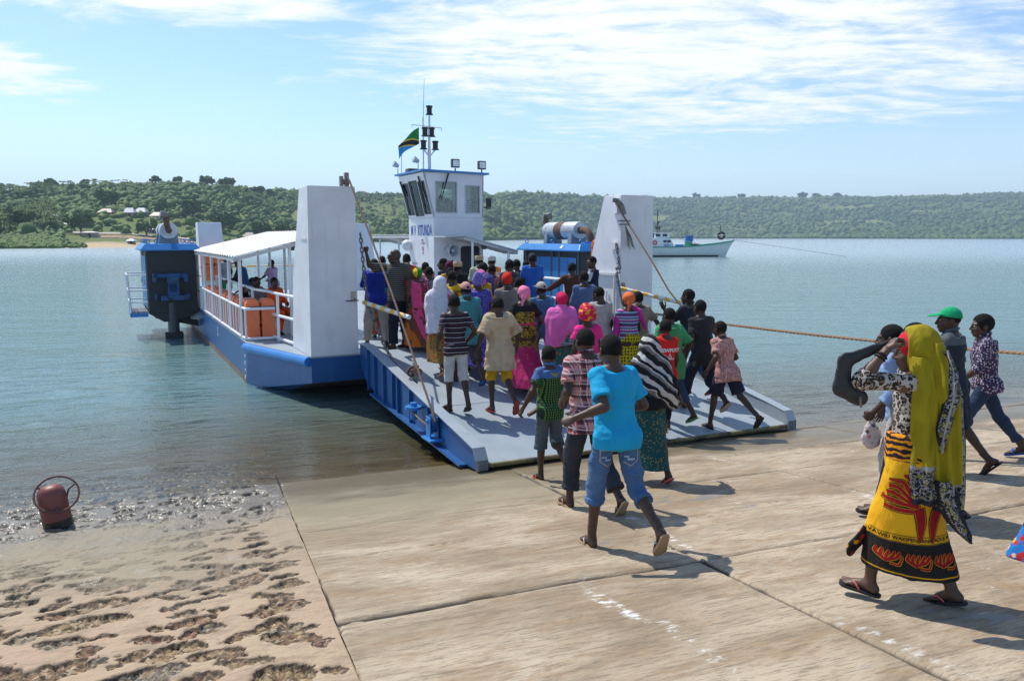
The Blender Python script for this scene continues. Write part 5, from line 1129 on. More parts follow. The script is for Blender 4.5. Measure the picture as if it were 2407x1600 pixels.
for i, (x, y, rz, t) in enumerate(_spots):
    o = _f0 if i == 0 else copy_tree(_f0); p = fw(x, y, DZ+0.02); o.location = p; o.rotation_euler = (0, 0, FERRY_RZ+(PI/2 if i > 1 else PI/2)+rz)
    lb = ('big orange float at the outer corner of the near rail end', 'orange float beside the corner one, next to the white post')[i] if i < 2 else 'orange float in the port rack, %s of the row behind the corner pair' % _ord[i-2]
    o.scale = (0.92, 0.92, 0.90) if i > 1 else (1, 1, 1); tag(o, lb, 'life float', 'orange floats lashed in the port rack')
for i, z in enumerate((1.32, 1.90)):
    o = copy_tree(_f0); o.location = fw(-3.12, FL-1.34, z-0.02); o.rotation_euler = (R(0), R(0), FERRY_RZ); o.scale = (1.9, 1, 0.72); tag(o, ('orange float strapped on the far white tower, lower one', 'orange float strapped on the far white tower, upper one')[i], 'life float', 'floats on the far tower')
o = copy_tree(_f0); o.location = fw(3.42, 1.75, 1.95); o.rotation_euler = (0, 0, FERRY_RZ+0.3); tag(o, 'orange float showing behind the starboard white tower', 'life float')
# ------------------------------------------------------------------ moored wooden fishing boat
def fishing_boat():
    root = empty('fishing_boat', (20.8, 113.6, 0), R(3)); tag(root, 'white fishing boat with green gunwale and upswept bow moored off the ramp tower', 'boat')
    # hull: sections from stern (x=-9) to bow (x=10.6)
    n = 26; xs = np.linspace(-9.5, 11.4, n); V = []; F = []; rows = 7
    def sheer(x): return 1.35+0.9*max(0, (x-1)/10.4)**2.0+0.35*max(0, (-x-4)/6)**2
    def beam(x): t = (x+9.5)/20.9; return 2.0*min(1, (1-t)*2.1)**0.6*(0.82+0.18*min(1, t*4)) if t < 1 else 0.02
    for x in xs:
        for j in range(rows):
            q = j/(rows-1); z = -0.4+(sheer(x)+0.4)*q; xx = x-(1-q)**0.8*1.35*max(0, (x-4)/7.4) ; y = max(0.02, beam(x))*(0.62+0.38*q**0.7); V.append((xx, -y, z))
        for j in range(rows-1, -1, -1):
            q = j/(rows-1); z = -0.4+(sheer(x)+0.4)*q; xx = x-(1-q)**0.8*1.35*max(0, (x-4)/7.4); y = max(0.02, beam(x))*(0.62+0.38*q**0.7); V.append((xx, y, z))
    k = rows*2
    for i in range(n-1):
        for j in range(k-1): F.append((i*k+j, (i+1)*k+j, (i+1)*k+j+1, i*k+j+1))
    F.append(tuple(range(k)))
    h = mesh_obj('hull', V, F, mat('boat_hull_white', (0.62, 0.68, 0.66), 0.6, dirt=(0.32, 0.27, 0.22), dscale=0.9, damt=(0.60, 0.72)), root, True); h.data.set_sharp_from_angle(angle=R(35))
    for sg in (-1, 1):
        g = MB(); g.tube([(x, sg*max(0.03, beam(x)), sheer(x)+0.03) for x in xs], 0.09, 6); g.build('gunwale', mat('boat_green', (0.03, 0.27, 0.18), 0.5), root, auto=True)
    w = MB(); w.tube([(x-1.1*max(0, (x-4)/7.4), -beam(x)*0.87, 0.10) for x in xs[:-2]], 0.16, 6); w.build('waterline_stripe', mat('boat_dark', (0.03, 0.035, 0.03), 0.8), root, auto=True)
    d = MB(); d.V = []; 
    for x in xs: d.V += [(x, -max(0.02, beam(x))*0.97, sheer(x)-0.22), (x, max(0.02, beam(x))*0.97, sheer(x)-0.22)]
    d.F = [(2*i, 2*i+2, 2*i+3, 2*i+1) for i in range(n-1)]; d.build('deck', mat('boat_deck', (0.10, 0.36, 0.28), 0.7), root)
    c = MB(); c.box((-4.9, 0, 1.95), (4.6, 2.5, 1.5)); c.add([(-2.6, -1.1, 1.2), (-1.1, -1.1, 1.2), (-1.1, 1.1, 1.2), (-2.6, 1.1, 1.2), (-2.6, -1.1, 2.65), (-1.9, -1.0, 2.65), (-1.9, 1.0, 2.65), (-2.6, 1.1, 2.65)], [(0, 1, 5, 4), (1, 2, 6, 5), (2, 3, 7, 6), (4, 5, 6, 7)])
    ca = c.shift(3.7).build('cabin', mat('boat_cabin', (0.70, 0.74, 0.73), 0.5), root, bevel=0.04)
    r = MB(); r.box((-3.0, 0, 3.02), (2.0, 2.0, 0.66)); r.box((-3.0, 0, 3.38), (2.2, 2.2, 0.06)); wb = r.shift(3.7).build('wheel_cabin', mat('boat_cabin', (0.70, 0.74, 0.73), 0.5), root, bevel=0.03)
    for x in (-3.7, -2.7): g = MB(); g.box((x, -1.01, 3.06), (0.65, 0.03, 0.36)); g.shift(3.7).build('window', M_BLACK, wb)
    for x in (-2.75, -2.15): g = MB(); g.box((x, -1.27, 2.2), (0.45, 0.03, 0.32)); g.shift(3.7).build('window', M_BLACK, ca)
    g = MB(); g.box((-6.0, -1.27, 1.80), (0.8, 0.03, 1.0)); g.shift(3.7).build('door', M_BLACK, ca)
    g = MB(); g.torus((-4.2, -1.3, 2.0), 0.26, 0.09, (0, 1, 0), 20, 8); g.shift(3.7).build('life_ring', mat('ring_red', (0.6, 0.09, 0.05), 0.5), ca, auto=True)
    V_, F_ = text_mesh('ELJO-I', 0.42, 0.0, 'CENTER', 0.9, 0.008); mesh_obj('name_lettering', np.stack([V_[:, 0]+1.3, np.full(len(V_), -1.275), V_[:, 1]+1.62], -1), F_, mat('letter_blue', (0.015, 0.105, 0.40), 0.5), ca)
    t = MB(); t.box((-6.2, 0, 3.02), (3.8, 2.6, 0.75)); t.shift(3.7).build('tarpaulin', mat('tarp_blue', (0.02, 0.12, 0.38), 0.6), root, bevel=0.15)
    m = MB(); m.cyl((-3.6, 0, 3.3), (-3.6, 0, 6.6), 0.06); m.tube([(-3.6, 0, 4.8), (-3.2, 0, 4.2), (-3.2, 0, 3.4)], 0.05, 6); m.box((-3.6, 0, 4.1), (0.6, 0.4, 0.4)); m.box((-3.5, 0, 4.9), (0.3, 0.3, 0.3)); m.shift(3.7).build('mast', mat('mast_dark', (0.07, 0.065, 0.06), 0.6), root)
    b = MB(); b.cyl((4.7, 0, 1.2), (4.7, 0, 2.2), 0.55, n=14); b.build('drum', mat('boat_green', (0.03, 0.27, 0.18), 0.5), root, auto=True); b = MB(); b.cyl((4.8, 0, 2.2), (4.8, 0, 3.0), 0.6, n=14); b.build('drum', mat('tarp_blue', (0.02, 0.12, 0.38), 0.6), root, auto=True)
    b = MB(); b.box((3.4, 0, 1.5), (1.1, 0.7, 0.5)); b.build('fish_box', mat('tarp_blue', (0.02, 0.12, 0.38), 0.6), root)
    b = MB(); b.box((5.8, -0.2, 1.55), (1.0, 0.8, 0.6)); b.build('winch', mat('mast_dark', (0.07, 0.065, 0.06), 0.6), root, bevel=0.05)
    b = MB(); b.torus((9.4, -0.3, 3.0), 0.45, 0.16, (0.2, 1, 0), 20, 8); b.build('tyre', M_BLACK, root, auto=True)
    b = MB(); b.cyl((9.3, 0, 2.4), (9.35, 0, 4.6), 0.06); b.build('bow_post', mat('mast_dark', (0.07, 0.065, 0.06), 0.6), root)
    b = MB(); b.tube([(8.6, -0.7, 2.3), (8.6, -0.7, 3.0), (11.0, -0.3, 3.2), (11.0, 0.3, 3.2), (8.6, 0.7, 3.0)], 0.035, 6); b.build('bow_rail', M_WHITE, root, auto=True)
    b = MB(); b.tube([(11.2, 0, 2.4)]+[(11.2+17*t, -1.5*t, 2.4-2.5*t) for t in np.linspace(0.1, 1, 8)], 0.03, 5); b.build('anchor_line', mat('line_grey', (0.35, 0.36, 0.36), 0.8), root)
    b = MB(); b.tube([(1.7, -1.0, 3.0), (6.2, -0.8, 1.7)], 0.03, 5); b.build('stay', mat('line_grey', (0.35, 0.36, 0.36), 0.8), root)
fishing_boat()

# red iron mooring post with its rod ring
def bollard():
    x, y = -4.28, 7.10; z = ground_z(x, y)-0.06; root = empty('mooring_post', (x, y, z), 0.3); tag(root, 'red rusty iron mooring post with a rod ring at the water edge', 'bollard')
    red = mat('red_oxide', (0.205, 0.050, 0.040), 0.48, var=0.15, dirt=(0.11, 0.055, 0.035), dscale=6, damt=(0.5, 0.68), bump=0.1, bscale=30); M = Matrix.Rotation(R(-9), 4, 'Y') @ Matrix.Rotation(R(-4), 4, 'X')
    prof = [(0.125, -0.1), (0.125, 0.30), (0.123, 0.36), (0.112, 0.405), (0.09, 0.435), (0.055, 0.452), (0.0, 0.458)]; V = []; F = []; n = 28
    for r, h in prof:
        for i in range(n): V.append(M @ Vector((r*math.cos(2*PI*i/n), r*math.sin(2*PI*i/n), h)))
    for j in range(len(prof)-1):
        for i in range(n): F.append((j*n+i, j*n+(i+1) % n, (j+1)*n+(i+1) % n, (j+1)*n+i))
    p = mesh_obj('post', V, F, red, root, True)
    b = MB(); b.tube([M @ Vector((0.129*math.cos(a), 0.129*math.sin(a), h)) for a, h in [(0, 0)]] + [M @ Vector((0, 0, 0))], 0.001, 4) if False else b.cyl(M @ Vector((0, 0, -0.1)), M @ Vector((0, 0, 0.12)), 0.1275, n=28); b.build('wet_foot', mat('black_wet', (0.014, 0.013, 0.012), 0.25), root, auto=True)
    c = Vector((0.0, -0.02, 0.37)); nr = Vector((0.12, -0.72, 0.68)).normalized(); a, _, u = frame(tuple(nr)); rm = mat('rod_rust', (0.115, 0.055, 0.04), 0.75, var=0.3, nscale=60, bump=0.4, bscale=90)
    t = MB(); pts = [np.array(c)+0.185*(math.cos(2*PI*i/48)*a+math.sin(2*PI*i/48)*u) for i in range(48)]; t.tube(pts, [0.0095+0.0012*(i % 2) for i in range(48)], 8, closed=True); rg = t.build('ring', rm, root, auto=True)
    for k in (4, 20, 36):
        q = np.array(c)+0.185*(math.cos(2*PI*k/48)*a+math.sin(2*PI*k/48)*u); s = MB(); s.tube([q, q*0.6+np.array((0, 0, 0.33))*0.4, np.array((q[0]*0.45, q[1]*0.45, 0.30))], 0.009, 8); s.build('ring_stay', rm, rg, auto=True)
bollard()

# the thick mooring rope leading ashore from the starboard tower
def rope(name, pts, rad, m, strands=3, pitch=0.22, step=0.03):
    P = [np.array(p, float) for p in pts]; L = [0]
    for a, b in zip(P[:-1], P[1:]): L.append(L[-1]+np.linalg.norm(b-a))
    s = np.arange(0, L[-1], step); C = np.stack([np.interp(s, L, [p[i] for p in P]) for i in range(3)], -1); mb = MB()
    d = C[-1]-C[0]; r, _, u = frame(d)
    for k in range(strands):
        ph = 2*PI*(s/pitch+k/strands); mb.tube(list(C+rad*0.5*(np.cos(ph)[:, None]*r+np.sin(ph)[:, None]*u)), rad*0.58, 6)
    return mb.build(name, m, None, auto=True)
_a = np.array(fw(3.0, -0.03, 1.32)); _b = np.array((7.4, 9.0, 1.36)); _pts = [_a+(_b-_a)*t+np.array([0, 0, -0.30*4*t*(1-t)*0.35]) for t in np.linspace(0, 1, 24)]
tag(rope('mooring_rope', _pts, 0.024, mat('manila_rope', (0.36, 0.215, 0.12), 0.85, var=0.2, nscale=60), step=0.045), 'thick brown mooring rope stretched from the ferry to the right shore', 'rope')
# ------------------------------------------------------------------ people: one grown surface per body, garments grown round the same skeleton
def unit3(v): v = np.asarray(v, float); return v/(np.linalg.norm(v)+1e-9)
def rotx(a): c, s = math.cos(a), math.sin(a); return np.array([[1, 0, 0], [0, c, -s], [0, s, c]])
def roty(a): c, s = math.cos(a), math.sin(a); return np.array([[c, 0, s], [0, 1, 0], [-s, 0, c]])
def rotz(a): c, s = math.cos(a), math.sin(a); return np.array([[c, -s, 0], [s, c, 0], [0, 0, 1]])
SKIN = [mat('skin_%d' % i, c, 0.48, var=0.10, nscale=9, spec=0.35) for i, c in enumerate(((0.060, 0.031, 0.020), (0.080, 0.043, 0.027), (0.105, 0.057, 0.036), (0.135, 0.075, 0.047)))]
HAIR = mat('black_hair', (0.0125, 0.0105, 0.0095), 0.85, var=0.3, nscale=120, bump=0.6, bscale=260, spec=0.15)
EYEW = mat('eye_white', (0.38, 0.33, 0.29), 0.3); SOLE = {}
def fabric_bump(T, v): return T.bump(T.math('ADD', T.math('MULTIPLY', T.noise(T.scale(v, (1, 1, 0.45)), 13.0, 4.0, 0.6, 0.6), 1.0), T.math('MULTIPLY', T.noise(v, 240.0, 2.0, 0.5), 0.10)), 0.75, 0.018)
def cloth(name, color, var=0.16, rough=0.85, dirt=None, damt=(0.55, 0.75)):
    def fn(T, v):
        c = T.mix(T.ss(T.noise(v, 4.5, 4.0, 0.6), 0.3, 0.7), tuple(x*(1-var) for x in color), tuple(min(1, x*(1+var)) for x in color))
        return T.mix(T.ss(T.noise(v, 5.0, 5.0, 0.65), *damt), c, dirt) if dirt else c
    return shader_mat(name, fn, rough, fabric_bump, 0.2)
def bands(T, x, period, stops):
    """repeating colour bands along x: stops [(pos0..1, colour)]"""
    f = T.math('FRACT', T.math('MULTIPLY', x, 1.0/period)); r = T.n('ShaderNodeValToRGB', {0: f}); cr = r.color_ramp; cr.interpolation = 'CONSTANT'
    cr.elements[0].position = stops[0][0]; cr.elements[0].color = stops[0][1]+(1,); cr.elements[1].position = stops[1][0]; cr.elements[1].color = stops[1][1]+(1,)
    for p, c in stops[2:]: cr.elements.new(p).color = c+(1,)
    return r.outputs[0]
def stripes(name, period, stops, axis=2, warp=0.012):
    def fn(T, v):
        x = T.math('ADD', T.xyz(v)[axis], T.math('MULTIPLY', T.noise(v, 6.0, 2.0, 0.5), warp)); return bands(T, x, period, stops)
    return shader_mat(name, fn, 0.85, fabric_bump, 0.2)
def plaid(name, base, sx, sz, period):
    def line(T, x, p, a, b): f = T.math('FRACT', T.math('MULTIPLY', x, 1.0/p)); return T.math('MULTIPLY', T.ss(f, a-0.02, a+0.01), T.math('SUBTRACT', 1.0, T.ss(f, b-0.01, b+0.02)))
    def fn(T, v):
        x, y, z = T.xyz(v); x = T.math('ADD', x, T.math('MULTIPLY', y, 0.45)); c = T.mix(0.0, base, base)
        for cc, lo, hi, am in sx:
            c = T.mix(T.math('MULTIPLY', line(T, x, period, lo, hi), am), c, cc)
        for cc, lo, hi, am in sz:
            c = T.mix(T.math('MULTIPLY', line(T, z, period, lo, hi), am), c, cc)
        return c
    return shader_mat(name, fn, 0.85, fabric_bump, 0.2)
def blots(name, ground, cols, scale, thr=0.42, second=None):
    """scattered printed motifs: cells of several colours on a ground"""
    def fn(T, v):
        vv = T.n('ShaderNodeTexVoronoi', {'Vector': v, 'Scale': scale}, feature='F1'); d = vv.outputs['Distance']; cx, cy, cz = T.xyz(vv.outputs['Color'])
        dn = T.math('ADD', d, T.math('MULTIPLY', T.math('SUBTRACT', T.noise(v, scale*3.2, 3.0, 0.6), 0.5), 0.55))
        r = T.n('ShaderNodeValToRGB', {0: cx}); cr = r.color_ramp; cr.interpolation = 'CONSTANT'; cr.elements[0].color = cols[0]+(1,); cr.elements[0].position = 0; cr.elements[1].color = cols[1 % len(cols)]+(1,); cr.elements[1].position = 1.0/len(cols)
        for i in range(2, len(cols)): cr.elements.new(i/len(cols)).color = cols[i]+(1,)
        g = ground
        if second is not None: g = T.mix(T.ss(T.noise(v, scale*0.35, 3.0, 0.6), 0.48, 0.53), ground, second)
        return T.mix(T.ss(dn, thr, thr-0.05), g, r.outputs[0])
    return shader_mat(name, fn, 0.85, fabric_bump, 0.2)
def dots(name, ground, dot, scale, thr):
    def fn(T, v):
        x, y, z = T.xyz(v); a = T.math('ARCTAN2', x, y); p = T.comb(T.math('MULTIPLY', a, 0.22), z, 0.0)
        vv = T.n('ShaderNodeTexVoronoi', {'Vector': p, 'Scale': scale, 'Randomness': 0.35}, feature='F1', voronoi_dimensions='2D'); return T.mix(T.ss(vv.outputs['Distance'], thr+0.03, thr-0.03), ground, dot)
    return shader_mat(name, fn, 0.85, fabric_bump, 0.2)
def denim(name, base, fade=(0.25, 0.33, 0.42)):
    def fn(T, v):
        c = T.mix(T.ss(T.noise(v, 3.5, 3.0, 0.5), 0.36, 0.78), base, tuple(x*0.5+y*0.5 for x, y in zip(base, fade))); w = T.noise(T.scale(v, (1, 1, 0.25)), 160.0, 2.0, 0.6); return T.mix(T.math('MULTIPLY', T.ss(w, 0.5, 0.7), 0.35), c, tuple(x*0.5 for x in base))
    return shader_mat(name, fn, 0.85, fabric_bump, 0.2)

_cache = {}
def head_mesh(h):
    key = ('head', h)
    if key in _cache: return _cache[key]
    s = SDF((-0.13, -0.16, -0.19), (0.13, 0.17, 0.15), h)
    s.ell((0, -0.018, 0.028), (0.074, 0.096, 0.092), k=0.02); s.ell((0, 0.030, -0.035), (0.060, 0.062, 0.078), k=0.03); s.ell((0, 0.056, -0.098), (0.026, 0.024, 0.020), k=0.03)
    s.cap((0, -0.030, -0.05), (0, -0.035, -0.17), 0.054, 0.057, k=0.03)
    for x in (-1, 1):
        s.cap((x*0.012, 0.082, 0.022), (x*0.045, 0.068, 0.022), 0.011, 0.010, k=0.012)           # brow
        s.ell((x*0.031, 0.092, 0.002), (0.017, 0.016, 0.012), k=0.012, sub=True)                  # eye hollow
        s.ell((x*0.030, 0.074, 0.0), (0.0125, 0.0125, 0.011), k=0.004); s.ell((x*0.038, 0.062, -0.030), (0.022, 0.022, 0.02), k=0.02)
        s.ell((x*0.0775, -0.012, -0.010), (0.011, 0.022, 0.033), M=rotz(x*-0.35).T, k=0.006); s.ell((x*0.086, -0.004, -0.008), (0.006, 0.012, 0.019), k=0.004, sub=True)
        s.ell((x*0.014, 0.096, -0.036), (0.011, 0.012, 0.010), k=0.008)
    s.cap((0, 0.088, 0.012), (0, 0.108, -0.030), 0.010, 0.0135, k=0.012); s.ell((0, 0.090, -0.060), (0.024, 0.012, 0.0075), k=0.006); s.ell((0, 0.087, -0.073), (0.022, 0.012, 0.0085), k=0.006); s.ell((0, 0.099, -0.0665), (0.023, 0.006, 0.002), k=0.002, sub=True)
    _cache[key] = s.mesh(); return _cache[key]
def hair_mesh(h, kind='short'):
    key = ('hair', h, kind)
    if key in _cache: return _cache[key]
    t = {'short': 0.0042, 'full': 0.014, 'tiny': 0.0022}[kind]; s = SDF((-0.12, -0.15, -0.10), (0.12, 0.13, 0.16), h)
    cuts = [((0, 0.062, 0.045), unit3((0, 0.80, -0.35))), ((0, -0.05, -0.068), unit3((0, 0.34, -1)))]
    s.ell((0, -0.019, 0.029), (0.074+t, 0.096+t, 0.092+t), k=0.01, cuts=cuts); s.wrinkle(0.0016, 60, 2)
    for x in (-1, 1): s.ell((x*0.088, 0.004, -0.022), (0.022, 0.030, 0.036), k=0.008, sub=True)
    _cache[key] = s.mesh(); return _cache[key]
def hat_mesh(kind, h):
    key = (kind, h)
    if key in _cache: return _cache[key]
    s = SDF((-0.21, -0.25, -0.20), (0.21, 0.26, 0.28), h)
    if kind == 'cap':
        s.ell((0, -0.018, 0.030), (0.086, 0.108, 0.102), k=0.01, cuts=[((0, 0, 0.034), unit3((0, 0.12, -1)))])
        s.ell((0, 0.120, 0.052), (0.070, 0.072, 0.010), M=rotx(-0.16), k=0.012, cuts=[((0, 0.06, 0), (0, -1, 0))])
        s.ell((0, -0.126, 0.048), (0.030, 0.022, 0.020), k=0.004, sub=True)
    elif kind == 'kofia':
        s.loft((0, -0.016, 0.02), (1, 0, 0), (0, 1, 0.0), (0, 0, 1), [(0.0, 0.083, 0.104, 0, 0), (0.055, 0.088, 0.108, 0, 0), (0.10, 0.082, 0.100, 0, 0)], k=0.01)
        s.ell((0, -0.016, 0.118), (0.062, 0.078, 0.014), k=0.02, sub=True)
    elif kind == 'beanie':
        s.ell((0, -0.020, 0.036), (0.086, 0.108, 0.112), k=0.02, cuts=[((0, 0.0, -0.02), unit3((0, 0.55, -1)))]); s.cap((0.05, -0.05, 0.13), (0.075, -0.06, 0.155), 0.02, 0.008, k=0.04); s.wrinkle(0.003, 26, 1, (1, 1, 0.5))
    elif kind == 'wrap':
        s.ell((0, -0.022, 0.030), (0.087, 0.112, 0.108), k=0.02, cuts=[((0, 0.05, -0.03), unit3((0, 0.62, -1)))]); s.ell((0, -0.085, 0.045), (0.075, 0.072, 0.078), k=0.04)
        s.ell((-0.03, -0.135, -0.03), (0.030, 0.030, 0.045), k=0.03); s.cap((-0.04, -0.13, -0.05), (-0.075, -0.16, -0.16), 0.030, 0.014, k=0.03, flat=((0, 1, 0), 0.45)); s.wrinkle(0.006, 17, 3, (1, 1, 1.6))
    elif kind == 'scarfcap':
        s.ell((0, -0.022, 0.030), (0.085, 0.110, 0.106), k=0.02, cuts=[((0, 0.045, -0.045), unit3((0, 0.62, -1)))]); s.ell((0, -0.09, 0.03), (0.065, 0.055, 0.065), k=0.04); s.wrinkle(0.005, 19, 2, (1, 1, 1.4))
    elif kind == 'turban':
        for i, (z, r, tl) in enumerate(((-0.005, 0.098, 0.30), (0.035, 0.104, -0.25), (0.075, 0.098, 0.25), (0.108, 0.080, -0.2), (0.132, 0.055, 0.1))):
            for a in np.linspace(0, 2*PI, 15)[:-1]:
                p = lambda q: np.array((math.cos(q)*r*0.88, math.sin(q)*r-0.028, z+0.035*math.sin(q+i)*tl-0.22*max(0, math.sin(q))*0.0+0.03*max(0, math.sin(q))))
                s.cap(p(a), p(a+2*PI/14), 0.030, k=0.012)
        s.ell((0, -0.02, 0.06), (0.085, 0.10, 0.09), k=0.02); s.wrinkle(0.005, 24, 4, (1, 1, 2))
    elif kind == 'bowwrap':
        s.ell((0, -0.022, 0.032), (0.094, 0.118, 0.112), k=0.02, cuts=[((0, 0.05, -0.03), unit3((0, 0.6, -1)))]); s.ell((0, -0.06, 0.10), (0.085, 0.08, 0.07), k=0.03)
        s.cap((0.02, -0.12, 0.07), (0.115, -0.15, 0.10), 0.03, 0.045, k=0.02, flat=((0, 1, 0), 0.5)); s.cap((0, -0.12, 0.07), (-0.05, -0.16, 0.13), 0.028, 0.04, k=0.02, flat=((0, 1, 0), 0.5)); s.wrinkle(0.007, 20, 5)
    _cache[key] = s.mesh(); return _cache[key]
def hand_mesh(pose, h=0.0042):
    """right hand: wrist at the origin, fingers along +z, palm faces +y, thumb on the -x side"""
    key = ('hand', pose, h)
    if key in _cache: return _cache[key]
    curl = {'relax': (22, 30, 22), 'fist': (80, 92, 55), 'grip': (58, 62, 40), 'flat': (6, 8, 5), 'spread': (4, 10, 8)}[pose]; s = SDF((-0.10, -0.06, -0.05), (0.08, 0.11, 0.22), h)
    s.cap((0, 0, -0.04), (0, 0, 0.015), 0.0265, 0.0255, k=0.012, flat=((0, 1, 0), 0.78)); s.ell((0.001, 0.0, 0.052), (0.041, 0.0165, 0.052), k=0.015); s.ell((-0.022, 0.008, 0.035), (0.020, 0.015, 0.030), k=0.012)
    for i, (x, L, r, sp) in enumerate(((-0.029, 0.074, 0.0088, -0.10), (-0.0095, 0.083, 0.0091, -0.02), (0.0105, 0.077, 0.0087, 0.05), (0.0290, 0.060, 0.0077, 0.14))):
        p = np.array((x, 0.0, 0.090-(0.010 if i == 3 else 0.003*(i == 0)))); a = 0.0; spd = sp*(2.4 if pose == 'spread' else 1.0)
        for j, (f, rr) in enumerate(((0.44, 1.0), (0.31, 0.92), (0.25, 0.82))):
            a += R(curl[j]*(1+0.10*i-0.12*(i == 0)+0.05*j)); d = np.array((math.sin(spd)*math.cos(a), math.sin(a), math.cos(a)*math.cos(spd))); q = p+d*L*f; s.cap(p, q, r*rr, r*rr*0.93, k=0.0035 if j == 0 else 0.004); p = q
    if pose in ('fist', 'grip'): th = [(-0.030, 0.008, 0.030), (-0.046, 0.026, 0.058), (-0.030, 0.044, 0.078), (-0.008, 0.048, 0.082)]
    elif pose == 'spread': th = [(-0.030, 0.006, 0.028), (-0.058, 0.014, 0.052), (-0.080, 0.018, 0.078), (-0.092, 0.020, 0.098)]
    else: th = [(-0.030, 0.006, 0.028), (-0.050, 0.018, 0.056), (-0.055, 0.028, 0.084), (-0.052, 0.034, 0.106)]
    for j, (rr) in enumerate((0.0125, 0.0105, 0.0092)): s.cap(th[j], th[j+1], rr, rr*0.92, k=0.007 if j == 0 else 0.004)
    _cache[key] = s.mesh(); return _cache[key]
def foot_mesh(h=0.0055):
    """right foot: ankle at the origin, toes along +y, sole at z=-0.078"""
    key = ('foot', h)
    if key in _cache: return _cache[key]
    s = SDF((-0.08, -0.10, -0.10), (0.08, 0.21, 0.10), h); s.cap((0, 0, 0.09), (0, -0.005, -0.02), 0.036, 0.037, k=0.02); s.ell((0, -0.032, -0.050), (0.031, 0.036, 0.032), k=0.02)
    s.cap((0, 0.0, -0.030), (0.0, 0.085, -0.052), 0.035, 0.028, k=0.025); s.ell((-0.003, 0.105, -0.060), (0.043, 0.050, 0.019), k=0.02)
    for x, y, L, r in ((-0.029, 0.135, 0.040, 0.0135), (-0.007, 0.142, 0.030, 0.0098), (0.009, 0.138, 0.027, 0.0092), (0.023, 0.130, 0.024, 0.0088), (0.036, 0.120, 0.020, 0.0085)): s.cap((x, y, -0.062), (x*1.03, y+L, -0.0665), r, r*0.92, k=0.006)
    s.put(lambda P: -P[..., 2]-0.078, (-0.1, -0.1, -0.12), (0.1, 0.22, -0.06), k=0.004, sub=False) if False else None
    V, F = s.mesh(); V[:, 2] = np.maximum(V[:, 2], -0.078); _cache[key] = (V, F); return _cache[key]
def sandal_mesh(kind='flip'):
    key = ('sandal', kind)
    if key in _cache: return _cache[key]
    m = MB(); out = [(-0.034, -0.055), (-0.018, -0.078), (0.012, -0.080), (0.034, -0.060), (0.037, 0.0), (0.042, 0.06), (0.052, 0.11), (0.048, 0.155), (0.025, 0.182), (-0.012, 0.195), (-0.040, 0.185), (-0.052, 0.15), (-0.048, 0.10), (-0.036, 0.03)]
    m.prism(out, lambda p, q, k: (p, q, -0.096+0.0175*k)); sl = len(m.V)
    t = MB()
    if kind == 'flip':
        for sx in (-1, 1): t.tube([(-0.018, 0.135, -0.072), (-0.018+0.012*sx, 0.115, -0.045), (sx*0.036, 0.075, -0.040), (sx*0.044, 0.040, -0.074)], [0.005, 0.007, 0.007, 0.006], 6)
    else:
        t.tube([(-0.050, 0.10, -0.076), (-0.040, 0.10, -0.042), (0, 0.095, -0.030), (0.040, 0.09, -0.045), (0.050, 0.085, -0.076)], 0.014, 6)
    _cache[key] = (m, t); return _cache[key]
def xf(mesh, M, t, sc=1.0, mirror=False):
    V, F = mesh; V = V*sc
    if mirror: V = V*np.array([-1, 1, 1]); F = F[:, ::-1]
    return (V@np.asarray(M).T+np.asarray(t)).astype(np.float32), F

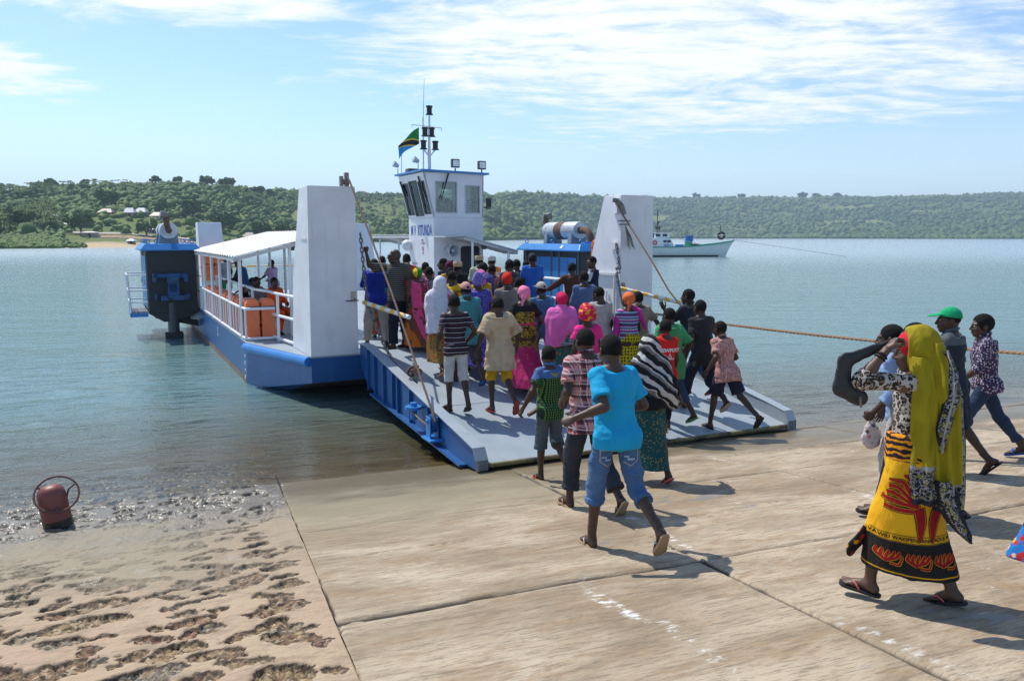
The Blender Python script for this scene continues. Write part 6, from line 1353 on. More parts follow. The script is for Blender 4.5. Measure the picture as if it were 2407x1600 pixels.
PEOPLE = {}
class Person:
    """FK skeleton in the person's own frame (x right, y forward, z up); angles in degrees"""
    def __init__(p, name, pos, yaw, h, label, sex='m', lean=3, side=0, L=(0, 4, 3, 0), Rr=(0, 4, 3, 0), aL=(5, 9, 14, 5), aR=(5, 9, 14, 5), head=(0, 0), skin=0, vox=0.016, bulk=1.0, hands=('relax', 'relax'), hair='short', twist=0, seed=0, wrist=(None, None), sit=False, anchor='H', group=None, foot=None):
        p.name, p.h, p.sex, p.vox, p.bulk, p.seed, p.skin = name, h, sex, vox, bulk, seed, SKIN[skin]; p.foot = foot
        k = 1.0
        for it in range(3):
            p.k = k; p.solve(k, lean, side, L, Rr, aL, aR, head, twist, sit)
            top = p.head_c[2]+0.125*p.hs-p.zmin; k *= h/top
        p.solve(k/(h/top), lean, side, L, Rr, aL, aR, head, twist, sit)
        z = -p.zmin; off = {'H': np.array([p.head_c[0], p.head_c[1], 0]), 'L': np.array([p.an['L'][0], p.an['L'][1], 0]), 'R': np.array([p.an['R'][0], p.an['R'][1], 0]), 'P': np.zeros(3)}[anchor]
        p.sh = np.array([0, 0, z])-off; p.shift(p.sh)
        p.root = empty('person', pos, R(yaw)); tag(p.root, label, 'person', group); PEOPLE[name] = p
        p.M = Matrix.Translation(pos) @ Matrix.Rotation(R(yaw), 4, 'Z'); p.hands = hands; p.wrist = wrist
        p.body(); p.meshes = {}
        if hair: p.attach_head(hair_mesh(max(0.006, p.vox*0.6), hair), 'hair', HAIR)
    def solve(p, k, lean, side, L, Rr, aL, aR, head, twist, sit):
        p.k = k; f = p.sex == 'f'; p.hs = 1.05*(0.5+0.5*k if k < 1 else k**0.7)
        P = np.zeros(3); p.P = P; p.TR = rotx(-R(lean))@roty(R(side))@rotz(R(twist)*0.3); up = p.TR@np.array([0, 0, 1.0]); p.up = up; p.rt = p.TR@np.array([1.0, 0, 0]); p.fr = p.TR@np.array([0, 1.0, 0])
        Rs = p.TR@rotz(R(twist)); p.srt = Rs@np.array([1.0, 0, 0]); p.sfr = Rs@np.array([0, 1.0, 0])
        p.N = up*0.545*k; p.hip = {}; p.kn = {}; p.an = {}; p.ft = {}; p.S = {}; p.E = {}; p.W = {}
        zs = []
        for s, q in (('L', L), ('R', Rr)):
            sg = -1 if s == 'L' else 1; fl, ab, kn, fp = (list(q)+[0]*4)[:4]; turn = q[4] if len(q) > 4 else 6
            hp = np.array([sg*0.088*k, 0, -0.02*k]); a, b = R(fl), R(ab)
            kp = hp+0.425*k*np.array([sg*math.sin(b), math.sin(a)*math.cos(b), -math.cos(a)*math.cos(b)]); c = R(fl-kn); ap = kp+0.425*k*unit3((sg*math.sin(b)*0.5, math.sin(c), -math.cos(c)))
            fd = rotz(-sg*R(turn))@np.array([0, math.cos(R(fp)), math.sin(R(fp))]); fz = unit3(np.cross(np.cross(fd, np.array([0, -math.sin(R(fp)), math.cos(R(fp))])), fd)); fx = np.cross(fd, fz)
            p.hip[s], p.kn[s], p.an[s], p.ft[s] = hp, kp, ap, np.stack([fx, fd, fz], 1)
            for c_ in ((0, -0.06, -0.095), (0, 0.18, -0.095)): zs.append((ap+p.ft[s]@np.array(c_)*k)[2])
        for s, q in (('L', aL), ('R', aR)):
            sg = -1 if s == 'L' else 1; sw = 0.152 if f else 0.173
            p.S[s] = up*0.472*k+p.srt*sg*sw*k*min(1.12, p.bulk)
            if hasattr(q[0], '__len__'): u, w = unit3(q[0]), unit3(q[1])
            else:
                fl, ab, el, inw = q; a, b = R(fl), R(ab); u = np.array([sg*math.sin(b), math.sin(a)*math.cos(b), -math.cos(a)*math.cos(b)]); c = R(fl+el); w = unit3((sg*(math.sin(b)*0.6-math.sin(R(inw))), math.sin(c), -math.cos(c)))
            p.E[s] = p.S[s]+u*0.285*k; p.W[s] = p.E[s]+w*0.245*k
        p.zmin = min(zs) if not sit else min(zs)
        hy, hp_ = head; p.HM = rotz(R(hy))@rotx(R(hp_))@(rotx(-R(lean*0.4))); p.head_c = p.N+up*0.024*k+p.HM@np.array([0, 0.028, 0.088])*p.hs
    def shift(p, d):
        p.P = p.P+d; p.N = p.N+d; p.head_c = p.head_c+d
        for D in (p.hip, p.kn, p.an, p.S, p.E, p.W):
            for s in D: D[s] = D[s]+d
    def box(p, pad=0.17):
        pts = np.array([p.head_c+(0, 0, 0.15), p.P, p.N]+[q for D in (p.hip, p.kn, p.an, p.S, p.E, p.W) for q in D.values()]); return pts.min(0)-pad, pts.max(0)+pad
    def torso_prof(p, e=0.0):
        k, b = p.k, p.bulk; f = p.sex == 'f'
        hip, wst, chs = (0.172, 0.135, 0.148) if f else (0.155, 0.140, 0.165)
        pr = [(-0.10, 0.105, 0.09, 0, -0.01), (-0.02, hip, 0.115, 0, -0.012), (0.06, hip*0.97, 0.105, 0, -0.006), (0.16, wst, 0.094, 0, 0.004), (0.28, (wst+chs)/2, 0.108, 0, 0.006), (0.38, chs, 0.116, 0, 0.0), (0.44, chs*0.95, 0.104, 0, -0.006), (0.495, chs*0.66, 0.080, 0, -0.008), (0.545, 0.075, 0.062, 0, -0.006), (0.57, 0.056, 0.056, 0, 0)]
        return [(t*k, rx*k*b+e, ry*k*b+e, ox, oy*k) for t, rx, ry, ox, oy in pr]
    def body(p):
        k = p.k; lo, hi = p.box(0.10); s = SDF(lo, hi, p.vox)
        s.loft(p.P, p.rt, p.fr, p.up, p.torso_prof(), k=0.03)
        for sg, q in ((-1, 'L'), (1, 'R')):
            s.ell(p.P+p.TR@np.array([sg*0.072, -0.055, -0.03])*k*p.bulk, np.array([0.085, 0.080, 0.085])*k*p.bulk, k=0.04)
            m = p.hip[q]*0.5+p.kn[q]*0.5; s.cap(p.hip[q], p.kn[q], 0.080*k*p.bulk, 0.052*k*p.bulk**.5, k=0.03)
            d = p.an[q]-p.kn[q]; back = p.ft[q]@np.array([0, -1, 0]); back = unit3(back-unit3(d)*(back@unit3(d))); s.cap(p.kn[q], p.an[q], 0.050*k, 0.034*k, k=0.02); s.cap(p.kn[q]+d*0.14+back*0.018*k, p.kn[q]+d*0.46+back*0.012*k, 0.043*k, 0.034*k, k=0.03)
            s.cap(p.S[q]-p.srt*sg*0.015*k, p.E[q], 0.051*k*p.bulk**.5, 0.038*k, k=0.035); u = p.W[q]-p.E[q]; s.cap(p.E[q], p.W[q], 0.039*k, 0.026*k, k=0.015); s.cap(p.E[q]+u*0.12, p.E[q]+u*0.42, 0.040*k, 0.034*k, k=0.02)
            s.cap(p.N-p.up*0.035*k, p.S[q]+p.up*0.004*k, 0.046*k, 0.043*k, k=0.04)
        nb = p.head_c+p.HM@np.array([0, -0.033, -0.10])*p.hs; s.cap(p.N-p.up*0.04*k, nb, 0.060*k, 0.053*k, k=0.03)
        parts = [s.mesh()]; fine = p.vox < 0.012
        parts.append(xf(head_mesh(0.0042 if fine else 0.0075), p.HM, p.head_c, p.hs))
        for q in ('L', 'R'):
            z = unit3(p.W[q]-p.E[q]); sg = -1 if q == 'L' else 1; wr = p.wrist[0 if q == 'L' else 1]; y = np.array([-sg, 0.15, 0.0]) if wr is None else np.array(wr[0], float)
            if wr is not None and len(wr) > 1: z = unit3(wr[1])
            y = unit3(y-z*(y@z)); x = np.cross(y, z); parts.append(xf(hand_mesh(p.hands[0 if q == 'L' else 1], 0.0042 if fine else 0.0062), np.stack([x, y, z], 1), p.W[q], p.k**0.7, q == 'L'))
            parts.append(xf(foot_mesh(0.0055 if fine else 0.008), p.ft[q], p.an[q], p.k, q == 'L'))
        V, F = join_meshes(parts); mesh_obj('body', V, F, p.skin, p.root, True)
    def add(p, name, s, m): 
        V, F = s.mesh()
        if len(V) == 0: return None
        o = mesh_obj(name, V, F, m, p.root, True); p.meshes[name] = (V, F, o); return o
    def attach_head(p, mesh, name, m, sc=1.0):
        V, F = xf(mesh, p.HM, p.head_c, p.hs*sc); o = mesh_obj(name, V, F, m, p.root, True); p.meshes[name] = (V, F, o); return o
    def hat(p, kind, m, name=None): return p.attach_head(hat_mesh(kind, 0.006 if p.vox < 0.012 else 0.0085), name or {'cap': 'cap', 'kofia': 'cap', 'beanie': 'beanie', 'turban': 'turban'}.get(kind, 'headwrap'), m)
    def top(p, m, sleeve=0.62, hem=-0.16, ease=0.022, name='shirt', collar=False, wr=0.010, sl_ease=0.020, neck=0.0, flare=0.0, bare=False):
        """sleeve: 0..1 along the upper arm, 1..2 along the forearm"""
        k = p.k; lo, hi = p.box(0.16); s = SDF(lo, hi, p.vox)
        pr = [q for q in p.torso_prof(ease) if q[0] > 0.02*k and q[0] < 0.53*k-neck]; hipr = 0.172 if p.sex == 'f' else 0.158
        hx, hy = hipr*k*p.bulk+ease*1.25, 0.128*k*p.bulk+ease*1.25
        low = [(hem*k-0.03, hx+flare*1.0, hy+flare*1.0, 0, -0.012*k), (hem*k+0.10, hx+flare*0.6, hy+flare*0.6, 0, -0.012*k)] if hem < -0.02 else [(hem*k-0.03, hx*0.96, hy*0.95, 0, -0.006*k)]
        low = [q for q in low if q[0] < 0.05*k or hem > 0.02]; pr = [q for q in pr if q[0] > low[-1][0]+0.015] if hem > -0.02 else pr; body = low+[(max(a, low[-1][0]+0.01), max(b, hx*0.80), max(c, hy*0.80), d, e) for a, b, c, d, e in pr]
        fold = None
        if flare: fold = lambda th, t: 1+np.clip((0.1-t)/0.4, 0, 1)*0.05*np.sin(9*th+2*np.sin(3*th+p.seed))
        s.loft(p.P, p.rt, p.fr, p.up, body, k=0.02, cuts=[(p.P+p.up*(hem*k), -p.up)], fold=fold)
        if hem < -0.03:
            for sg in (-1, 1): s.ell(p.P+p.TR@np.array([sg*0.072, -0.055, -0.03])*k*p.bulk, np.array([0.085, 0.080, 0.085])*k*p.bulk+ease*1.15, k=0.05, cuts=[(p.P+p.up*(hem*k), -p.up)])
        for sg, q in ((-1, 'L'), (1, 'R')):
            if bare: continue
            s.cap(p.N-p.up*0.048*k, p.S[q]+p.up*0.002*k, 0.048*k+ease*0.5, 0.044*k+ease*0.55, k=0.03)
            u = p.E[q]-p.S[q]; f = min(1.0, sleeve); e = p.S[q]+u*f; st = p.S[q]-p.srt*sg*0.02*k
            if f > 0: s.cap(st, e+unit3(u)*0.06*(f < 1), 0.050*k*p.bulk**.5+sl_ease*0.7, (0.047 if f < 1 else 0.043)*k*p.bulk**.5+sl_ease*(1.15 if f < 1 else 0.8), k=0.022, cuts=[(e, unit3(u))] if f < 1 else None)
            if sleeve > 1:
                w = p.W[q]-p.E[q]; g = sleeve-1; e2 = p.E[q]+w*g; s.cap(p.E[q], e2+unit3(w)*0.04, 0.043*k+sl_ease*0.8, (0.040-0.008*g)*k+sl_ease*0.65, k=0.02, cuts=[(e2, unit3(w))])
        if collar:
            c = p.N+p.up*0.012*k; 
            for a in np.linspace(0, 2*PI, 13)[:-1]: s.cap(c+p.TR@np.array([math.cos(a)*0.066, math.sin(a)*0.064-0.004, 0.010-0.014*math.sin(a)])*k, c+p.TR@np.array([math.cos(a+.53)*0.066, math.sin(a+.53)*0.064-0.004, 0.010-0.014*math.sin(a+.53)])*k, 0.013, k=0.008)
        nb = p.head_c+p.HM@np.array([0, -0.033, -0.10])*p.hs; s.cap(p.N-p.up*0.012*k, nb+p.up*0.02, 0.060*k, 0.060*k, k=0.004, sub=True) if not collar else None
        s.wrinkle(wr, 8.0, p.seed, (1, 1, 0.7)); s.wrinkle(wr*0.5, 22.0, p.seed+2, (0.7, 0.7, 1.5)); return p.add(name, s, m)
    def trousers(p, m, leg=1.9, ease=0.012, name='trousers', cuff=0.0, wide=0.0, waist=0.10, wr=0.006):
        """leg: 0..1 along the thigh, 1..2 along the shin"""
        k = p.k; lo, hi = p.box(0.14); s = SDF(lo, hi, p.vox)
        pr = [q for q in p.torso_prof(ease) if q[0] <= waist*k+0.02]; s.loft(p.P, p.rt, p.fr, p.up, pr, k=0.03, cuts=[(p.P+p.up*waist*k, p.up)])
        for sg, q in ((-1, 'L'), (1, 'R')):
            s.ell(p.P+p.TR@np.array([sg*0.072, -0.055, -0.03])*k*p.bulk, np.array([0.085, 0.080, 0.085])*k*p.bulk+ease, k=0.03)
            u = p.kn[q]-p.hip[q]; f = min(1.0, leg); e = p.hip[q]+u*f
            s.cap(p.hip[q], e+unit3(u)*0.05*(f < 1), 0.082*k*p.bulk+ease, (0.054+0.028*(1-f))*k*p.bulk**.5+ease*1.2+wide, k=0.025, cuts=[(e, unit3(u))] if f < 1 else None)
            if leg > 1:
                w = p.an[q]-p.kn[q]; g = leg-1; e2 = p.kn[q]+w*g; s.cap(p.kn[q], e2+unit3(w)*0.05, 0.055*k+ease*1.2+wide*0.8, (0.050-0.012*g)*k+ease+wide, k=0.02, cuts=[(e2, unit3(w))])
                back = p.ft[q]@np.array([0, -1, 0]); back = unit3(back-unit3(w)*(back@unit3(w)));
                if g > 0.4: s.cap(p.kn[q]+w*0.14+back*0.018*k, p.kn[q]+w*min(g, 0.46)+back*0.012*k, 0.043*k+ease, 0.036*k+ease, k=0.02)
                if cuff: s.cap(e2-unit3(w)*0.045, e2, (0.052-0.010*g)*k+ease*1.3+wide+cuff, (0.052-0.010*g)*k+ease*1.3+wide+cuff, k=0.008, cuts=[(e2, unit3(w)), (e2-unit3(w)*0.045, -unit3(w))])
            elif cuff: s.cap(e-unit3(u)*0.04, e, 0.066*k+ease*1.3+wide+cuff, 0.066*k+ease*1.3+wide+cuff, k=0.008, cuts=[(e, unit3(u)), (e-unit3(u)*0.04, -unit3(u))])
        s.wrinkle(wr, 11.0, p.seed+1, (1, 1, 1.3)); s.wrinkle(wr*0.5, 26.0, p.seed+3, (0.8, 0.8, 1.6)); return p.add(name, s, m)
    def leg_at(p, q, z):
        for a, b in ((p.hip[q], p.kn[q]), (p.kn[q], p.an[q])):
            if (a[2]-z)*(b[2]-z) <= 0: t = (a[2]-z)/(a[2]-b[2]+1e-9); return a+(b-a)*t
        return p.an[q] if z < min(p.an[q][2], p.kn[q][2]) else p.hip[q]
    def skirt_prof(p, hem, ease, flare, topz):
        rows = []
        for z in np.linspace(hem, p.P[2]-0.06*p.k, 6):
            l, r = p.leg_at('L', z), p.leg_at('R', z); u = (p.P[2]-z)/max(0.1, p.P[2]-hem); rad = (0.085-0.03*u)*p.k*p.bulk+ease+flare*u
            rows.append((z, abs(r[0]-l[0])/2+rad*1.02+0.008, abs(r[1]-l[1])/2+rad, (l[0]+r[0])/2, (l[1]+r[1])/2))
        return rows
    def skirt(p, m, hem=0.22, ease=0.022, flare=0.05, name='skirt', folds=(9, 0.05), top=0.12, wr=0.006):
        k = p.k; lo, hi = p.box(0.22); s = SDF(lo, hi, p.vox); rows = p.skirt_prof(hem, ease, flare, top); hx = (0.172 if p.sex == 'f' else 0.158)*k*p.bulk+ease; c = p.P
        o = np.array([0, 0, 0.0]); rows.append((c[2]+0.0*k, hx, 0.125*k*p.bulk+ease, c[0], c[1]-0.015*k)); t = c+p.up*top*k; rows.append((t[2], hx*0.88, 0.108*k*p.bulk+ease, t[0], t[1]))
        n, a = folds; sd = p.seed; fold = lambda th, tt: 1+a*np.clip((p.P[2]-tt)/max(0.2, p.P[2]-hem), 0, 1)*np.sin(n*th+1.7*np.sin(2*th+sd)+3*tt)
        s.loft(o, (1, 0, 0), (0, 1, 0), (0, 0, 1), rows, k=0.02, fold=fold); s.wrinkle(wr, 6.0, p.seed+1, (1, 1, 0.5)); s.wrinkle(wr*0.45, 18.0, p.seed+2, (1, 1, 0.6)); return p.add(name, s, m)
    def veil(p, m, length=0.42, name='headscarf', width=0.0, wr=0.007, back=0.0, face=True):
        """cloth over head and shoulders, falling to `length` below the neck"""
        k = p.k; lo, hi = p.box(0.24); s = SDF(lo, hi, p.vox); H = p.head_c; hs = p.hs
        s.ell(H+p.HM@np.array([0, -0.020, 0.022])*hs, np.array([0.094, 0.118, 0.116])*hs, M=p.HM, k=0.02); s.cap(H+p.HM@np.array([0, -0.02, -0.02])*hs, p.N+p.up*0.0, 0.098*hs, 0.110*k, k=0.05)
        sw = 0.235*k*p.bulk+width; n = p.N
        rows = [(-length*k, sw+0.02, 0.165*k*p.bulk+0.03, 0, -0.02-back), (-length*k*0.6, sw+0.012, 0.160*k*p.bulk+0.02, 0, -0.015-back*0.6), (-0.16*k, sw, 0.142*k*p.bulk, 0, -0.01), (-0.07*k, sw*0.88, 0.12*k, 0, -0.01), (-0.01*k, sw*0.55, 0.11*k, 0, -0.008), (0.05*k, 0.105*k, 0.105*k, 0, 0)]
        for q in 'LR': s.cap(n-p.up*0.05*k, p.S[q], 0.075*k, 0.078*k, k=0.05); s.cap(p.S[q], p.S[q]+(p.E[q]-p.S[q])*min(0.8, length*1.2), 0.075*k, 0.062*k, k=0.05)
        fold = lambda th, t: 1+0.055*np.clip(-t/(length*k), 0, 1)*np.sin(8*th+2*np.sin(2*th+p.seed)+4*t)
        s.loft(n, p.rt, p.fr, p.up, rows, k=0.06, fold=fold)
        if face: s.ell(H+p.HM@np.array([0, 0.105, -0.018])*hs, np.array([0.060, 0.085, 0.082])*hs, M=p.HM, k=0.015, sub=True)
        s.wrinkle(wr, 8.0, p.seed+4, (1, 1, 0.5)); s.wrinkle(wr*0.5, 21.0, p.seed+1, (1, 1, 0.6)); return p.add(name, s, m)
    def sandals(p, m, strap=None, kind='flip', which='LR'):
        a, t = sandal_mesh(kind)
        for q in which:
            V = np.array(a.V)*(np.array([-1, 1, 1]) if q == 'L' else 1); o = mesh_obj('sandal', (V*p.k)@p.ft[q].T+p.an[q], a.F if q == 'R' else [f[::-1] for f in a.F], m, p.root)
            V = np.array(t.V)*(np.array([-1, 1, 1]) if q == 'L' else 1); mesh_obj('strap', (V*p.k)@p.ft[q].T+p.an[q], t.F, strap or m, o, True)
    def shoes(p, m):
        for q in 'LR':
            s = SDF((-0.09, -0.11, -0.11), (0.09, 0.22, 0.06), 0.009); s.ell((0, -0.03, -0.045), (0.043, 0.052, 0.044), k=0.02); s.cap((0, 0, -0.02), (0, 0.09, -0.05), 0.044, 0.036, k=0.03); s.ell((0, 0.12, -0.062), (0.050, 0.075, 0.030), k=0.03); V, F = s.mesh(); V[:, 2] = np.maximum(V[:, 2], -0.096)
            V, F = xf((V, F), p.ft[q], p.an[q], p.k, q == 'L'); mesh_obj('shoe', V, F, m, p.root, True)
    def eyes(p):
        for sx in (-1, 1):
            c = MB(); c.sphere((0, 0, 0), 0.0118, 12, 8); V = np.array(c.V); M = p.HM; o = mesh_obj('eye', (V*p.hs)@M.T+p.head_c+M@np.array([sx*0.030, 0.0765, 0.0])*p.hs, c.F, EYEW, p.root, True)
            c = MB(); c.sphere((0, 0, 0), 0.0078, 10, 6); V = np.array(c.V)*np.array([1, 0.5, 1]); mesh_obj('iris', (V*p.hs)@M.T+p.head_c+M@np.array([sx*0.030, 0.0855, 0.0])*p.hs, c.F, mat('iris_dark', (0.02, 0.012, 0.008), 0.2), o, True)
    def decal(p, onto, V2, F2, centre, right, up, m, name='print', lift=0.004, sub=True):
        """lay a flat printed shape on a garment: rays from outside along -normal"""
        Vg, Fg, ob = p.meshes[onto]; bvh = BVHTree.FromPolygons([tuple(map(float, v)) for v in Vg], [tuple(map(int, f)) for f in Fg]); r, u = unit3(right), unit3(up); nn = np.cross(r, u); c = np.asarray(centre, float)
        bm = bmesh.new(); vs = [bm.verts.new((float(v[0]), float(v[1]), 0)) for v in V2]
        for f in F2:
            try: bm.faces.new([vs[i] for i in f])
            except ValueError: pass
        if sub:
            bmesh.ops.triangulate(bm, faces=bm.faces[:])
            for _ in range(2):
                ed = [e for e in bm.edges if e.calc_length() > 0.025]
                if ed: bmesh.ops.subdivide_edges(bm, edges=ed, cuts=1)
                bmesh.ops.triangulate(bm, faces=bm.faces[:])
        bm.verts.index_update(); W_ = []; ok = []
        for v in bm.verts:
            q = c+r*v.co.x+u*v.co.y; hit = bvh.ray_cast(Vector(q+nn*0.5), Vector(-nn), 1.0)
            if hit[0] is None: W_.append(q); ok.append(False)
            else: W_.append(np.array(hit[0])+nn*lift); ok.append(True)
        Fs = [tuple(v.index for v in f.verts) for f in bm.faces if all(ok[v.index] for v in f.verts)]; bm.free()
        if not sub and len(Fs) > 2:                                   # keep the longest unbroken run of a printed line
            runs = [[Fs[0]]]
            for f in Fs[1:]: (runs[-1].append(f) if set(f) & set(runs[-1][-1]) else runs.append([f]))
            Fs = max(runs, key=len)
        if Fs:
            used = sorted({i for f in Fs for i in f}); re_ = {j: i for i, j in enumerate(used)}; return mesh_obj(name, [W_[j] for j in used], [tuple(re_[i] for i in f) for f in Fs], m, ob)
def surf_z(a, b):
    if b >= -0.03: return DZ
    if b > RT: return ramp_top(a, b)
    q = fw(a, b, 0); return float(ground_z(q.x, q.y))
def at(a, b): q = fw(a, b, surf_z(a, b)); return (q.x, q.y, q.z)
def on_ground(x, y): return (x, y, float(ground_z(x, y)))
# ------------------------------------------------------------------ the crowd going aboard
GB = 'people boarding the ferry'
C_ = {}
def col(n, c, **k):
    if n not in C_: C_[n] = cloth('cloth_'+n, c, **k)
    return C_[n]
DK, NAVY, GREYD = col('dark', (0.022, 0.022, 0.026)), col('navy', (0.018, 0.024, 0.055)), col('charcoal', (0.05, 0.05, 0.055))
BLK = col('black', (0.012, 0.012, 0.014)); WHT = col('white', (0.62, 0.64, 0.70)); KHA = col('khaki', (0.26, 0.22, 0.15)); JEAN = denim('cloth_jeans', (0.035, 0.060, 0.115), (0.07, 0.10, 0.15)); LJEAN = denim('cloth_light_jeans', (0.058, 0.125, 0.255), (0.15, 0.25, 0.40))
FLIP = {n: col('rubber_'+n, c, rough=0.6) for n, c in dict(tan=(0.42, 0.28, 0.17), blue=(0.03, 0.10, 0.32), red=(0.38, 0.055, 0.04), green=(0.08, 0.26, 0.06), pink=(0.62, 0.14, 0.13), black=(0.02, 0.02, 0.022), brown=(0.11, 0.055, 0.03), orange=(0.50, 0.13, 0.04)).items()}
walkL = dict(L=(24, 3, 12, 5), Rr=(-16, 3, 24, -28)); walkR = dict(L=(-16, 3, 24, -28), Rr=(24, 3, 12, 5)); stand = dict(L=(3, 4, 4, 0), Rr=(-3, 4, 4, 0))
n_ = [0]
def who(name, a, b, h, label, yaw=27, pose=walkL, **k):
    n_[0] += 1; k.setdefault('seed', n_[0]); d = dict(pose); d.update(k); d.setdefault('group', GB); return Person(name, at(a, b), yaw, h, label, **d)

# --- on the deck, far to near
p = who('blue_tee', 1.12, 0.80, 1.68, 'person in dark cap and royal blue tee before the blue engine cabin', yaw=20, pose=stand, hair='tiny'); p.top(col('royal', (0.025, 0.105, 0.42)), 0.7, ease=0.03); p.trousers(DK); p.hat('cap', col('capdark', (0.03, 0.028, 0.035)))
p = who('behind_blue', 1.63, 2.0, 1.50, 'person mostly hidden behind the one in the royal blue tee', pose=stand); p.top(col('blueplaid', (0.10, 0.16, 0.28)), 0.8); p.trousers(DK)
p = who('white_shirt', 0.86, 1.0, 1.56, 'person with shaved head in loose white shirt beside the royal blue tee', yaw=35, pose=walkR, hair='tiny', bulk=1.05); p.top(WHT, 0.85, ease=0.035, sl_ease=0.035); p.trousers(DK)
p = who('black_tee', 0.34, 0.30, 1.58, 'person in dark grey tee in front of the white shirt', yaw=32, aR=(10, 22, 60, 20), bulk=1.08); p.top(col('slate', (0.035, 0.04, 0.052)), 0.8, ease=0.03); p.trousers(DK)
p = who('orange_kofia', 0.99, 2.40, 1.59, 'person in orange printed shirt and white patterned cap', pose=stand, yaw=30); p.hat('kofia', blots('kofia_white', (0.55, 0.52, 0.48), [(0.12, 0.10, 0.10), (0.30, 0.26, 0.22)], 60, 0.33)); p.top(col('orange', (0.72, 0.19, 0.03)), 0.85, ease=0.03); p.trousers(KHA)
V, F = text_mesh('XE BU', 0.11, weight=0.004); p.decal('shirt', V, F, p.P+p.up*0.36*p.k, p.rt, p.up, WHT, 'shirt_print'); V, F = text_mesh('o o o o', 0.05, weight=0.004); p.decal('shirt', V, F, p.P+p.up*0.28*p.k, p.rt, p.up, WHT, 'shirt_print')
p = who('salmon', 0.11, 0.60, 1.48, 'bald person in salmon pink shirt beside the violet one', pose=stand, hair='tiny', skin=1); p.top(col('salmon', (0.62, 0.20, 0.16)), 0.8); p.trousers(DK)
p = who('beige_kofia', 0.31, 1.60, 1.63, 'person with tall beige cap and pale green checked shirt', pose=stand); p.hat('kofia', blots('kofia_beige', (0.47, 0.36, 0.22), [(0.38, 0.28, 0.16), (0.52, 0.42, 0.28)], 70, 0.36)); p.top(plaid('palecheck', (0.45, 0.50, 0.38), [((0.30, 0.36, 0.26), 0.1, 0.4, 0.6)], [((0.30, 0.36, 0.26), 0.1, 0.4, 0.6)], 0.035), 0.9, collar=True); p.trousers(KHA)
p = who('violet', -0.41, -0.10, 1.52, 'person with full dark hair in blue violet work shirt', pose=stand, hair='full', bulk=1.05); p.top(col('violet', (0.055, 0.045, 0.17)), 1.7, collar=True); p.trousers(DK)
p = who('navy_profile', -0.33, 2.00, 1.57, 'person in navy jersey looking back to the left by the wheelhouse', pose=stand, yaw=60, head=(25, 0), skin=1); p.top(col('navyjersey', (0.05, 0.05, 0.095)), 1.3); p.trousers(DK); p.eyes()
p = who('maroon_hat', -0.53, 1.20, 1.52, 'person in maroon knitted hat behind the yellow football shirt', pose=stand); p.hat('beanie', col('maroon', (0.085, 0.012, 0.035))); p.top(blots('yellow_spots', (0.55, 0.32, 0.02), [(0.35, 0.05, 0.02), (0.5, 0.3, 0.03)], 24, 0.30), 0.8); p.trousers(DK)
p = who('grey_shawl', -0.62, 0.95, 1.42, 'person in grey patterned shirt half hidden between the maroon hat and green shirt', pose=stand); p.top(blots('grey_print', (0.16, 0.16, 0.15), [(0.07, 0.07, 0.07), (0.28, 0.27, 0.25)], 26, 0.36), 0.9); p.trousers(DK)
p = who('orange_print_kofia', -0.43, 1.00, 1.53, 'person in black top with orange patterned round cap', pose=stand); p.hat('kofia', blots('kofia_orange', (0.60, 0.36, 0.20), [(0.70, 0.25, 0.08), (0.6, 0.5, 0.38)], 45, 0.36)); p.top(BLK, 0.7); p.trousers(DK)
p = who('red_shirt', -0.90, 2.60, 1.66, 'person in red shirt reaching an arm right, nearest the wheelhouse lettering', pose=stand, aR=((0.85, 0.35, -0.35), (0.9, 0.4, -0.1))); p.top(col('red', (0.50, 0.045, 0.03)), 0.6); p.trousers(JEAN)
p = who('pink_tee', -0.64, 2.20, 1.49, 'young person in pale pink shirt behind the green one', pose=stand); p.top(col('pinktee', (0.66, 0.22, 0.33)), 0.8); p.trousers(DK)
p = who('green_grey', -1.11, 0.80, 1.45, 'young person in grey green shirt right of the green headscarf', pose=stand); p.top(col('greygreen', (0.13, 0.24, 0.17)), 0.8); p.trousers(DK)
p = who('behind_rope', -0.81, 4.50, 1.57, 'person far back on deck just left of the red shirt', pose=stand); p.top(col('dimblue', (0.09, 0.12, 0.18)), 0.8); p.trousers(DK)
p = who('blue_polo', -2.12, 0.95, 1.60, 'person in cobalt blue shirt and cream trousers with back turned by the tower', yaw=10, lean=6, head=(10, -30), L=(8, 9, 5, 0), Rr=(-4, 9, 5, 0), pose={}, aL=(40, 10, 60, 20), aR=(40, 8, 60, 20), bulk=1.12); p.top(col('cobalt', (0.014, 0.035, 0.30)), 1.2, hem=-0.13, ease=0.03, collar=True); p.trousers(col('cream', (0.46, 0.42, 0.35)), 1.97, ease=0.018, wide=0.018); p.sandals(FLIP['brown'], kind='slide')
p = who('dress_behind', -1.75, 1.9, 1.35, 'person in red and teal patterned dress behind the legs of the cream trousers', pose=stand, sex='f', hair=None); p.hat('scarfcap', col('teal', (0.02, 0.16, 0.18))); p.top(col('teal', (0.02, 0.16, 0.18)), 0.6, hem=0.0); p.skirt(blots('red_teal', (0.30, 0.05, 0.03), [(0.02, 0.20, 0.18), (0.45, 0.16, 0.03), (0.05, 0.05, 0.04)], 14, 0.40), hem=0.10, flare=0.10)
p = who('sunglasses', -1.94, 0.35, 1.79, 'tall person in striped polo and sunglasses gripping the ramp wire with a raised hand', yaw=72, head=(38, 4), pose={}, L=(4, 5, 3, 0, 0), Rr=(-5, 6, 3, 0, 0), aL=((-0.60, 0.62, 0.12), (-0.22, 0.12, 0.95)), aR=((0.30, -0.12, -0.95), (0.12, 0.15, -0.95)), hands=('fist', 'relax'), hair=None, bulk=1.10, skin=1, vox=0.013, twist=-58)
